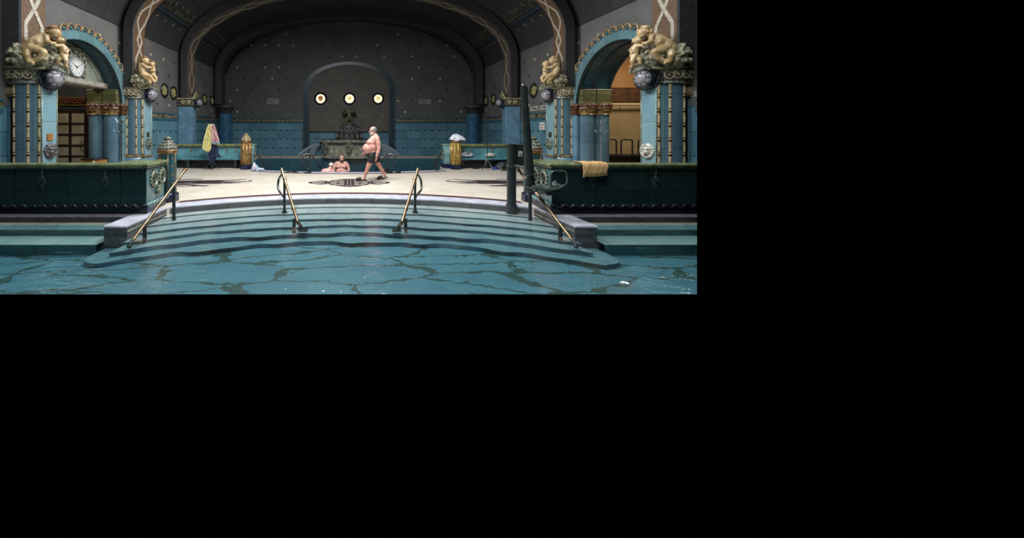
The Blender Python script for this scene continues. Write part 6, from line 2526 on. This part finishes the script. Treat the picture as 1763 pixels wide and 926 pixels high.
# front leg (nearer the viewer) and trailing leg
c_(mb, [(0.03, -0.10, 0.80, 0.115), (-0.06, -0.11, 0.60, 0.098), (-0.135, -0.11, 0.42, 0.068), (-0.15, -0.11, 0.37, 0.064), (-0.17, -0.105, 0.29, 0.066), (-0.215, -0.105, 0.19, 0.050), (-0.245, -0.105, 0.10, 0.042), (-0.24, -0.105, 0.065, 0.045)])
c_(mb, [(-0.24, -0.105, 0.055, 0.04), (-0.36, -0.11, 0.05, 0.036), (-0.46, -0.11, 0.04, 0.03)])
c_(mb, [(0.09, 0.10, 0.80, 0.115), (0.19, 0.105, 0.60, 0.095), (0.285, 0.11, 0.43, 0.067), (0.315, 0.11, 0.38, 0.062), (0.36, 0.115, 0.29, 0.064), (0.415, 0.12, 0.20, 0.048), (0.45, 0.12, 0.135, 0.04), (0.465, 0.12, 0.095, 0.042)])
c_(mb, [(0.455, 0.12, 0.085, 0.038), (0.35, 0.12, 0.055, 0.036), (0.26, 0.12, 0.04, 0.028)])
# near arm hanging, far arm bent forward under the belly
c_(mb, [(0.165, -0.225, 1.37, 0.088), (0.20, -0.265, 1.22, 0.076), (0.215, -0.285, 1.06, 0.063), (0.205, -0.29, 1.01, 0.059), (0.18, -0.295, 0.92, 0.056), (0.145, -0.30, 0.80, 0.038)])
hand(mb, P(0.140, -0.30, 0.785), (-0.10, 0.0, -1), (-0.55, 0.8, 0), 0.185, 0.38, 1)
c_(mb, [(0.155, 0.225, 1.37, 0.078), (0.10, 0.27, 1.20, 0.066), (0.03, 0.29, 1.05, 0.054), (-0.02, 0.285, 1.0, 0.052), (-0.12, 0.25, 0.95, 0.045), (-0.20, 0.215, 0.91, 0.035)])
hand(mb, P(-0.21, 0.21, 0.905), (-0.75, -0.25, -0.55), (0.3, -0.9, -0.2), 0.175, 0.45, -1)
body = fuse(mb, 'body', skin, man, 0.0095, 4)
face_parts(body, q, B, 0.15, beard=hairW, hair=hairG, bald=True, glasses=True)
# chest hair shading stays out; navel and nipple
for k in (-1, 1):
    m2 = MB()
    m2.ball(P(-0.165, k * 0.10, 1.235), (0.012, 0.018, 0.018), 8, 6)
    m2.build('nipple', M('skin_dark', (150, 84, 76), rough=0.5), body, smooth=180)
# trunks: waistband slung under the belly, two wide legs
mb = MB()
mb.ball(P(0.06, 0, 0.885), (0.192, 0.206, 0.165), 22, 16)
mb.ball(P(0.155, -0.08, 0.86), (0.118, 0.118, 0.135), 14, 10)
mb.ball(P(0.155, 0.08, 0.86), (0.118, 0.118, 0.135), 14, 10)
mb.ball(P(-0.06, 0, 0.845), (0.13, 0.17, 0.115), 16, 12)
for b, a1, b1, sg in ((-0.10, -0.055, -0.112, 1), (0.10, 0.185, 0.107, 1)):
    mb.tube([P(0.04 if b < 0 else 0.10, b, 0.84), P((0.04 + a1) / 2 if b < 0 else 0.14, b, 0.72), P(a1, b1, 0.585)], [0.135, 0.135, 0.128], 20)
g = None
tr = fuse(mb, 'swim_trunks', trunks, man, 0.010, 3)
# cut the waist along a slanting line
bm = bmesh.new()
bm.from_mesh(tr.data)
bmesh.ops.bisect_plane(bm, geom=list(bm.verts) + list(bm.edges) + list(bm.faces), plane_co=(0.10, 0, 0.945), plane_no=Vector((-0.25, 0, 1)).normalized(), clear_outer=True)
bm.to_mesh(tr.data)
bm.free()
for a, b, z, ang, nm in ((-0.34, -0.11, 0.0, 0.0, 'slipper'), (0.365, 0.12, 0.0, -0.17, 'slipper')):
    mb = MB()
    L0, L1 = -0.185, 0.165

    def S(t, w, h):
        x = t
        return P(a + x, b + w, z + h + (max(0, t - L0) * sin(-ang) if ang else 0) + 0.0)
    outl_ = []
    for i in range(24):
        th = 2 * pi * i / 24
        outl_.append(((L0 + L1) / 2 + (L1 - L0) / 2 * cos(th), 0.055 * sin(th) * (1.0 - 0.15 * cos(th))))
    mb.grid([[S(x, y, 0.003) for x, y in outl_], [S(x * 1.02, y * 1.05, 0.012) for x, y in outl_], [S(x, y, 0.032) for x, y in outl_]], True)
    mb.face([S(x, y, 0.032) for x, y in outl_])
    mb.face([S(x, y, 0.003) for x, y in outl_])
    rows = []
    for i in range(9):
        t = L0 + 0.01 + (0.17) * i / 8
        hgt = 0.045 + 0.055 * sin(min(1.0, (i + 1) / 7) * pi / 2)
        wd = 0.052 * (0.55 + 0.5 * sin(min(1, (i + 1) / 6) * pi / 2))
        rows.append([S(t, wd * cos(ph_), 0.03 + (hgt - 0.01) * sin(ph_)) for ph_ in [pi * j / 10 for j in range(11)]])
    mb.grid(rows)
    o = mb.build('slipper', black, man, smooth=60)
    sm = o.modifiers.new('Solidify', 'SOLIDIFY')
    sm.thickness = 0.006
mb = MB()
mb.tube([P(0.150 + 0.042 * cos(t), -0.298 + 0.042 * sin(t), 0.815) for t in [2 * pi * i / 18 for i in range(18)]], 0.009, 8, True)
mb.ball(P(0.150, -0.345, 0.815), (0.02, 0.008, 0.02), 10, 7)
mb.build('wristwatch', M('watch_steel', (190, 190, 190), rough=0.3, metal=0.8), man, smooth=60)

# ---- man sitting in the rear pool, facing the viewer
QX, QY = -0.32, 14.75
bat = thing('person', 'bearded bare chested man sitting upright in the rear pool, facing the steps', 'person', (QX, QY, -0.1))


def Q(a, b, z):
    return Vector((QX + a, QY + b, z))


def d_(mb, pts):
    mb.chain([(*Q(a, b, z), r) for a, b, z, r in pts])


mb = MB()
q, B = head(mb, Q(0.02, 0.0, 0.50), (0.10, -1, -0.08), 0.142)
d_(mb, [(0.01, 0.06, 0.40, 0.075), (0.0, 0.08, 0.31, 0.09)])
mb.ball(Q(0, 0.06, 0.17), (0.215, 0.14, 0.18), 20, 14)
for k in (-1, 1):
    d_(mb, [(k * 0.06, 0.08, 0.315, 0.07), (k * 0.20, 0.08, 0.27, 0.085)])
    mb.ball(Q(k * 0.10, -0.055, 0.155), (0.115, 0.07, 0.08), 14, 10)
mb.ball(Q(0, 0.02, -0.03), (0.225, 0.19, 0.17), 22, 16)
mb.ball(Q(0, 0.05, -0.20), (0.21, 0.18, 0.15), 20, 14)
d_(mb, [(0.255, 0.06, 0.22, 0.07), (0.30, 0.02, 0.10, 0.06), (0.315, -0.02, 0.0, 0.05), (0.24, -0.12, -0.03, 0.045), (0.15, -0.17, -0.035, 0.036)])
hand(mb, Q(0.14, -0.175, -0.035), (-1, -0.1, 0.0), (0.0, 0.2, -1), 0.17, 0.4, 1)
d_(mb, [(-0.255, 0.06, 0.22, 0.07), (-0.30, 0.0, 0.09, 0.058), (-0.30, -0.06, -0.06, 0.05), (-0.20, -0.16, -0.14, 0.042)])
hand(mb, Q(-0.19, -0.165, -0.145), (1, -0.2, 0.0), (0.0, 0.2, -1), 0.17, 0.4, -1)
d_(mb, [(-0.10, 0.0, -0.26, 0.10), (-0.14, -0.36, -0.26, 0.085), (-0.14, -0.40, -0.62, 0.06), (-0.14, -0.42, -0.85, 0.05)])
d_(mb, [(0.10, 0.0, -0.26, 0.10), (0.14, -0.36, -0.26, 0.085), (0.14, -0.40, -0.62, 0.06), (0.14, -0.42, -0.85, 0.05)])
body = fuse(mb, 'body', skin2, bat, 0.010, 4)
face_parts(body, q, B, 0.142, beard=hairD, hair=hairD, bald=False)
for k in (-1, 1):
    m2 = MB()
    m2.ball(Q(k * 0.11, -0.122, 0.145), (0.02, 0.008, 0.02), 8, 6)
    m2.build('nipple', M('skin_dark', (150, 84, 76), rough=0.5), body, smooth=180)
mb = MB()
mb.ball(Q(0, 0.05, -0.21), (0.222, 0.195, 0.14), 20, 12)
fuse(mb, 'swim_trunks', trunks, bat, 0.012, 2)

# ---- white haired man beside him, seen from behind, leaning in
RX, RY = -0.76, 14.48
ba2 = thing('person', 'white haired man low in the rear pool, back turned, leaning to the bearded man', 'person', (RX, RY, -0.1))


def Rr(a, b, z):
    return Vector((RX + a, RY + b, z))


def e_(mb, pts):
    mb.chain([(*Rr(a, b, z), r) for a, b, z, r in pts])


mb = MB()
q, B = head(mb, Rr(0.055, 0.02, 0.225), (0.75, 0.62, -0.25), 0.125)
e_(mb, [(0.02, 0.0, 0.14, 0.07), (-0.03, -0.02, 0.08, 0.085)])
mb.ball(Rr(-0.12, -0.02, -0.02), (0.24, 0.15, 0.145), 20, 14)
mb.ball(Rr(-0.16, 0.0, -0.14), (0.25, 0.16, 0.14), 20, 14)
e_(mb, [(-0.02, 0.0, 0.06, 0.075), (0.10, 0.02, 0.02, 0.075)])
e_(mb, [(0.10, 0.02, 0.015, 0.07), (0.165, 0.0, -0.05, 0.055), (0.165, -0.06, -0.14, 0.048), (0.10, -0.10, -0.19, 0.036)])
hand(mb, Rr(0.095, -0.105, -0.195), (-0.8, -0.3, -0.2), (0, 0.2, -1), 0.16, 0.4, 1)
e_(mb, [(-0.26, 0.0, 0.03, 0.075), (-0.35, 0.04, -0.08, 0.06), (-0.36, 0.16, -0.18, 0.05), (-0.30, 0.26, -0.22, 0.036)])
hand(mb, Rr(-0.295, 0.27, -0.22), (0.7, 0.7, 0.0), (0, 0, -1), 0.16, 0.4, 1)
e_(mb, [(-0.10, 0.05, -0.28, 0.11), (-0.02, 0.40, -0.36, 0.085), (-0.02, 0.44, -0.70, 0.06), (-0.02, 0.45, -0.88, 0.045)])
e_(mb, [(-0.22, 0.05, -0.28, 0.11), (-0.24, 0.40, -0.36, 0.085), (-0.24, 0.44, -0.70, 0.06), (-0.24, 0.45, -0.88, 0.045)])
body = fuse(mb, 'body', skin3, ba2, 0.010, 4)
face_parts(body, q, B, 0.125, beard=None, hair=hairW, bald=False)
mb = MB()
mb.ball(Rr(-0.16, 0.0, -0.22), (0.262, 0.18, 0.13), 20, 12)
fuse(mb, 'swim_trunks', trunks, ba2, 0.012, 2)

# ------------------------------------------------------------------ cloth and loose things


def drape(rows, y, nf, amp, name, mat, parent=None, n=40, seed=1, thick=0.008, ydrop=0.0):
    """hung cloth: rows of (z, x left, x right); gathers fold round the hook line"""
    rnd = random.Random(seed)
    ph = rnd.uniform(0, 6)
    mb = MB()
    R_ = []
    zs = []
    m = 6
    full = []
    for (z0, a0, b0), (z1, a1, b1) in zip(rows, rows[1:]):
        for i in range(m):
            t = i / m
            full.append((z0 + (z1 - z0) * t, a0 + (a1 - a0) * t, b0 + (b1 - b0) * t))
    full.append(rows[-1])
    for k, (z, a, b) in enumerate(full):
        row = []
        for i in range(n + 1):
            t = i / n
            fold = sin(2 * pi * nf * t + ph) + 0.4 * sin(2 * pi * nf * 2.3 * t + ph * 2)
            grow = min(1.0, 0.35 + k / len(full))
            hem = 0.02 * sin(2 * pi * (nf * 0.5) * t + 1) * (k / len(full))
            row.append((a + (b - a) * t, y - amp * grow * fold * 0.6 - ydrop * sin(pi * t) * 0.5, z + hem))
        R_.append(row)
    mb.grid(R_)
    o = mb.build(name, mat, parent, smooth=180)
    s = o.modifiers.new('Solidify', 'SOLIDIFY')
    s.thickness = thick
    return o


def X15(px):
    return XX(px, 15.05)


def Z15(py):
    return ZZ(py, 15.05)


yel = M('yellow_cloth', (226, 216, 150), (190, 180, 112), 0.8, scale=10)
o = drape([(Z15(213.5), X15(360.5), X15(365)), (Z15(222), X15(357), X15(366.5)), (Z15(235), X15(353.5), X15(366)), (Z15(247), X15(351), X15(365)), (Z15(256), X15(350), X15(364)), (Z15(261), X15(357), X15(360.5))], 14.98, 3.5, 0.05, 'yellow_robe', yel)
tag(o, 'pale yellow robe hanging from the coat stand in front of the bench', 'robe')


def stripes(name, a, b, k, ang):
    t = NT(name)
    P_, x, y, z = t.pos()
    w = t.math('ADD', t.math('MULTIPLY', x, k), t.math('MULTIPLY', z, k * ang))
    c = t.mix(t.step(t.math('FRACT', w), 0.42, 0.58), lin(a), lin(b))
    return t.out(c, 0.8)


o = drape([(Z15(213.5), X15(365.5), X15(369.5)), (Z15(222), X15(366), X15(373)), (Z15(232), X15(366), X15(376)), (Z15(241), X15(366), X15(378.5)), (Z15(247.5), X15(367), X15(379.5))], 14.97, 3.5, 0.05, 'striped_towel', stripes('red_white_stripes', (168, 84, 84), (214, 196, 196), 22, 0.3))
tag(o, 'red and white striped towel hanging beside the yellow robe', 'towel')
mb_ = None
o2 = drape([(Z15(243.5), X15(367), X15(379.2)), (Z15(248.5), X15(367.5), X15(380.0))], 14.95, 3.5, 0.05, 'grey_hem', M('hem_grey', (150, 156, 160), (110, 116, 122), 0.8, scale=30), o)
nav = M('navy_cloth', (36, 48, 84), (18, 24, 44), 0.8, scale=8)
o = drape([(Z15(246), X15(364), X15(372)), (Z15(256), X15(359.5), X15(377)), (Z15(266), X15(358.5), X15(376)), (Z15(271), X15(359), X15(374)), (Z15(277), X15(361), X15(370.5)), (Z15(280), X15(363), X15(368))], 15.02, 3.0, 0.05, 'navy_trousers', nav)
tag(o, 'navy blue trousers hanging low on the coat stand under the striped towel', 'trousers')
o = drape([(Z15(262), X15(372), X15(376)), (Z15(269), X15(372), X15(381)), (Z15(270.8), X15(373), X15(383))], 14.98, 1.5, 0.03, 'dark_pocket_flap', nav, o)


def crumple(c, r, label, name, cat, mat, seed=1, sub=3, amp=0.22, flat_=0.0):
    """loose heap of soft stuff resting on z = c.z"""
    rnd = random.Random(seed)
    mb = MB()
    bmesh.ops.create_icosphere(mb.bm, subdivisions=sub, radius=1.0)
    ph = [(Vector((rnd.uniform(-1, 1), rnd.uniform(-1, 1), rnd.uniform(-1, 1))).normalized(), rnd.uniform(2, 7), rnd.uniform(0, 6)) for _ in range(9)]
    for v in mb.bm.verts:
        d = v.co.normalized()
        k = 1 + amp * sum(sin(d.dot(p) * f + o_) for p, f, o_ in ph) / 4
        q_ = d * k
        v.co = Vector((c[0] + q_.x * r[0], c[1] + q_.y * r[1], c[2] + max(0.0, (q_.z + 0.55) / 1.55) * r[2]))
    o = mb.build(name, mat, smooth=180)
    return tag(o, label, cat)


whiteC = M('white_cloth', (226, 226, 230), (196, 196, 204), 0.85, scale=8)
Y = 15.72
Y = 15.66
o = crumple((XX(804, Y), Y, 0.505), (0.25, 0.085, 0.20), 'white sun hat with a black band lying on the bench', 'white_hat', 'hat', whiteC, 3)
mb = MB()
cx_ = XX(806, Y)
mb.tube([(cx_ - 0.10, Y - 0.08, 0.63), (cx_ - 0.02, Y - 0.10, 0.655), (cx_ + 0.06, Y - 0.09, 0.65)], [0.01, 0.022, 0.012], 8)
mb.build('band', black, o, smooth=180)
o = crumple((XX(843, Y), Y, 0.505), (0.20, 0.08, 0.15), 'cream cloth bundle lying on the bench behind the bare coat stand', 'cloth_bundle', 'bundle', M('cream_cloth', (222, 214, 200), (178, 166, 150), 0.85, scale=14), 6)
# white towel over the gold pedestal
mb = MB()
cx_, cy_ = 4.48, 15.28
rows = []
rnd = random.Random(3)
N_ = 40
for k, (r, z) in enumerate(((0.0, 1.47), (0.07, 1.46), (0.14, 1.42), (0.20, 1.35), (0.24, 1.27), (0.26, 1.19))):
    row = []
    for i in range(N_):
        a = 2 * pi * i / N_
        ext = 1.0 + 0.75 * max(0, cos(a)) ** 3 * (k / 5)
        rr = r * ext * (1 + 0.05 * k / 5 * sin(7 * a + k))
        zz = z + (0.05 * max(0, cos(a)) * (k / 5)) + (0.09 * max(0, -cos(a)) ** 2 * (k > 4)) + 0.012 * sin(5 * a)
        row.append((cx_ + rr * cos(a), cy_ + rr * sin(a), zz))
    rows.append(row)
mb.grid(rows, True)
o = mb.build('white_towel', whiteC, smooth=180)
s_ = o.modifiers.new('Solidify', 'SOLIDIFY')
s_.thickness = 0.012
tag(o, 'white towel draped over the cap of the bright gold pedestal', 'towel')
mb = MB()
mb.ball((cx_ - 0.12, cy_ - 0.22, 1.30), (0.05, 0.012, 0.03), 10, 6)
mb.build('painted_fold_shadow', M('towel_fold_shade', (140, 142, 150), rough=0.85), o, smooth=180)  # grey blob set on the cloth as the painted shadow of a fold

# orange towel over the parapet rail
mb = MB()
rows = []
xs = [XX(1004.5, 7.1) + (XX(1047.5, 7.1) - XX(1004.5, 7.1)) * i / 24 for i in range(25)]
path = [(7.43, 0.90), (7.425, 0.98), (7.40, 1.018), (7.34, 1.022), (7.24, 1.022), (7.17, 1.018), (7.135, 0.99), (7.125, 0.93), (7.13, 0.85), (7.135, 0.77)]
for k, (y, z) in enumerate(path):
    row = []
    for i, x in enumerate(xs):
        t = i / 24
        w = 0.010 * sin(9 * t + 0.5 * k) + 0.006 * sin(23 * t + k)
        sag = 0.03 * (t < 0.12) + 0.015 * sin(4 * t)
        row.append((x + 0.012 * sin(k * 1.3) + (0.02 if k > 7 and i == 0 else 0), y - abs(w) * (k > 4), z + 0.6 * abs(w) * (k in (2, 3, 4)) - sag * (k > 7)))
    rows.append(row)
mb.grid(rows)
o = mb.build('orange_towel', M('orange_terry', (214, 172, 118), (186, 142, 92), 0.9, scale=30, bump=0.3), smooth=180)
s_ = o.modifiers.new('Solidify', 'SOLIDIFY')
s_.thickness = 0.014
s_.offset = 1
tag(o, 'orange towel folded over the mossy rail of the parapet beside the lift', 'towel')

# by the rear pool
Y = 14.6
o = crumple((XX(444, Y), Y + 0.15, 0.006), (0.24, 0.16, 0.12), 'white towel heap on the rear pool rim at the foot of the dull gold pedestal', 'white_towel', 'towel', M('lilac_white_cloth', (220, 220, 232), (182, 182, 200), 0.85, scale=12), 8, amp=0.3)
o2 = crumple((XX(437, Y), Y + 0.05, 0.006), (0.10, 0.08, 0.30), 'rolled end', 'roll', 'x', M('lilac_white_cloth', (220, 220, 232)), 12)
for k in ('label', 'category'):
    del o2[k]
o2.parent = o
o2.name = 'rolled_end'
c = at(443.3, 290, Y)
mb = MB()
mb.lathe([(0.0, 0.006), (0.045, 0.006), (0.05, 0.03), (0.05, 0.16), (0.042, 0.19), (0.018, 0.23), (0.016, 0.25), (0, 0.25)], (c.x + 0.02, Y - 0.14, 0.0), 20)
bt = mb.build('water_bottle', M('bottle_clear', (186, 204, 208), (160, 184, 190), 0.1), smooth=60)
tag(bt, 'clear plastic water bottle standing in front of the white towel heap', 'bottle')
mb = MB()
mb.lathe([(0.0, 0.25), (0.02, 0.25), (0.02, 0.275), (0, 0.275)], (c.x + 0.02, Y - 0.14, 0.0), 16)
mb.build('cap', M('bottle_cap', (120, 150, 190), rough=0.4), bt)


def slipper(x, y, z, ang, label, mat=black, L=0.27, group=None):
    mb = MB()
    o_ = thing('slipper', label, 'slipper', (x, y, z), group)
    ca, sa = cos(ang), sin(ang)

    def S(t, w, h):
        return (x + t * ca - w * sa, y + t * sa + w * ca, z + h)
    ring = [(L / 2 * cos(2 * pi * i / 24), 0.052 * sin(2 * pi * i / 24) * (1 - 0.15 * cos(2 * pi * i / 24))) for i in range(24)]
    mb.grid([[S(a, b, 0.002) for a, b in ring], [S(a * 1.02, b * 1.04, 0.014) for a, b in ring], [S(a, b, 0.028) for a, b in ring]], True)
    mb.face([S(a, b, 0.028) for a, b in ring])
    mb.face([S(a, b, 0.002) for a, b in ring])
    mb.build('sole', mat, o_, smooth=50)
    mb = MB()
    rows = []
    for i in range(7):
        t = L / 2 - 0.02 - 0.11 * i / 6
        rows.append([S(t, 0.052 * cos(p), 0.024 + (0.025 + 0.03 * i / 6) * sin(p)) for p in [pi * j / 10 for j in range(11)]])
    mb.grid(rows)
    u = mb.build('upper', mat, o_, smooth=180)
    sm_ = u.modifiers.new('Solidify', 'SOLIDIFY')
    sm_.thickness = 0.006
    return o_


slipper(XX(496, 14.05), 14.12, 0.007, 0.25, 'black slipper on the rear pool rim nearer the white towel heap', group='black slippers beside the rear pool')
slipper(XX(508, 14.0), 14.06, 0.007, 2.9, 'black slipper on the rear pool rim nearer the looped rail', group='black slippers beside the rear pool')
slipper(XX(671, 13.85), 13.88, 0.007, 0.15, 'black slipper on the rim behind the walking man, nearer to him', group='black slippers beside the rear pool')
slipper(XX(685, 13.95), 13.97, 0.007, 0.3, 'black slipper on the rim behind the walking man, farther from him', group='black slippers beside the rear pool')
slipper(XX(529, 13.85), 13.83, 0.007, 0.1, 'black slipper lying at the foot of the looped rail beside the bathing men', group='black slippers beside the rear pool')
crumple((XX(664.5, 14.1), 14.2, 0.007), (0.10, 0.09, 0.20), 'small black bag standing at the looped rail behind the walking man', 'black_bag', 'bag', black, 4)
crumple((XX(869, 15.55), 15.45, 0.001), (0.42, 0.13, 0.33), 'big black bag pushed under the bench next to the lift mast', 'black_bag', 'bag', M('bag_black', (24, 26, 30), (12, 13, 15), 0.5), 14)
crumple((XX(850.5, 15.2), 15.12, 0.001), (0.15, 0.10, 0.11), 'blue crumpled cloth on the floor beside the big black bag', 'blue_cloth', 'cloth', M('royal_blue_cloth', (46, 74, 150), (26, 42, 96), 0.8, scale=14), 15)
crumple((XX(818, 15.4), 15.35, 0.001), (0.17, 0.08, 0.06), 'flat dark cloth on the floor in front of the bundle side bench', 'dark_cloth', 'cloth', black, 16)
slipper(XX(866, 14.75), 14.72, 0.001, 0.1, 'black slipper in front of the big black bag, nearer the coat stand', group='black slippers by the bench')
slipper(XX(874, 14.8), 14.85, 0.001, 0.3, 'black slipper in front of the big black bag, nearer the lift mast', group='black slippers by the bench')
# scrap drifting on the near pool
c = at(1076, 488, F * (EYE - WZ) / (488 - CY))
mb = MB()
rows = []
for i in range(7):
    rows.append([(c.x - 0.035 + 0.07 * j / 6 + 0.004 * sin(i), c.y - 0.022 + 0.05 * i / 6, WZ + 0.006 + 0.007 * sin(2.2 * j / 2 + i * 0.9)) for j in range(7)])
mb.grid(rows)
o = mb.build('white_scrap', M('scrap_white', (236, 236, 234), rough=0.6), smooth=180)
s_ = o.modifiers.new('Solidify', 'SOLIDIFY')
s_.thickness = 0.004
tag(o, 'small white scrap floating on the turquoise pool', 'scrap')
# ------------------------------------------------------------------ light
def area(name, loc, sx, sy, power, col, aim=(0, 0, -1), spread=pi):
    l = bpy.data.lights.new(name, 'AREA')
    l.shape = 'RECTANGLE'
    l.size, l.size_y = sx, sy
    l.energy = power
    l.color = col
    l.spread = spread
    o = bpy.data.objects.new(name, l)
    COL.objects.link(o)
    o.location = loc
    o.rotation_euler = Vector(aim).to_track_quat('-Z', 'Y').to_euler()
    return o


area('skylight', (-1.0, 10.2, 7.72), 4.5, 3.4, 1290, (0.95, 0.97, 1.0))
area('pool_skylight', (0, 3.4, 9.5), 9, 5, 1300, (0.88, 0.96, 1.0))
area('vestibule_lamp', (9.6, 10.6, 4.7), 1.2, 1.2, 110, (1.0, 0.88, 0.70))
area('passage_fill', (-9.6, 10.4, 4.2), 0.8, 0.8, 45, (1.0, 0.86, 0.68))  # unseen fill light added to brighten the room behind the clock arch
w = bpy.data.worlds.new('World')
sc.world = w
w.use_nodes = True
w.node_tree.nodes['Background'].inputs[0].default_value = (0, 0, 0, 1)
w.node_tree.nodes['Background'].inputs[1].default_value = 0.0

# ------------------------------------------------------------------ camera
cam = bpy.data.cameras.new('Camera')
cam.sensor_width = 36.0
cam.sensor_fit = 'HORIZONTAL'
cam.lens = F / 1763 * 36.0
cam.shift_x = (881.5 - CX) / 1763
cam.shift_y = -(463 - CY) / 1763
cam.clip_end = 200
co = bpy.data.objects.new('Camera', cam)
COL.objects.link(co)
co.location = (0, 0, EYE)
co.rotation_euler = (pi / 2, 0, 0)
sc.camera = co

sc.view_settings.view_transform = 'Standard'
sc.view_settings.look = 'None'
sc.view_settings.gamma = 1.0
sc.view_settings.exposure = 0.0
sc.view_settings.use_curve_mapping = False
sc.cycles.max_bounces = 8
sc.cycles.diffuse_bounces = 3
sc.cycles.transparent_max_bounces = 12
sc.cycles.sample_clamp_indirect = 4.0
sc.cycles.use_denoising = True
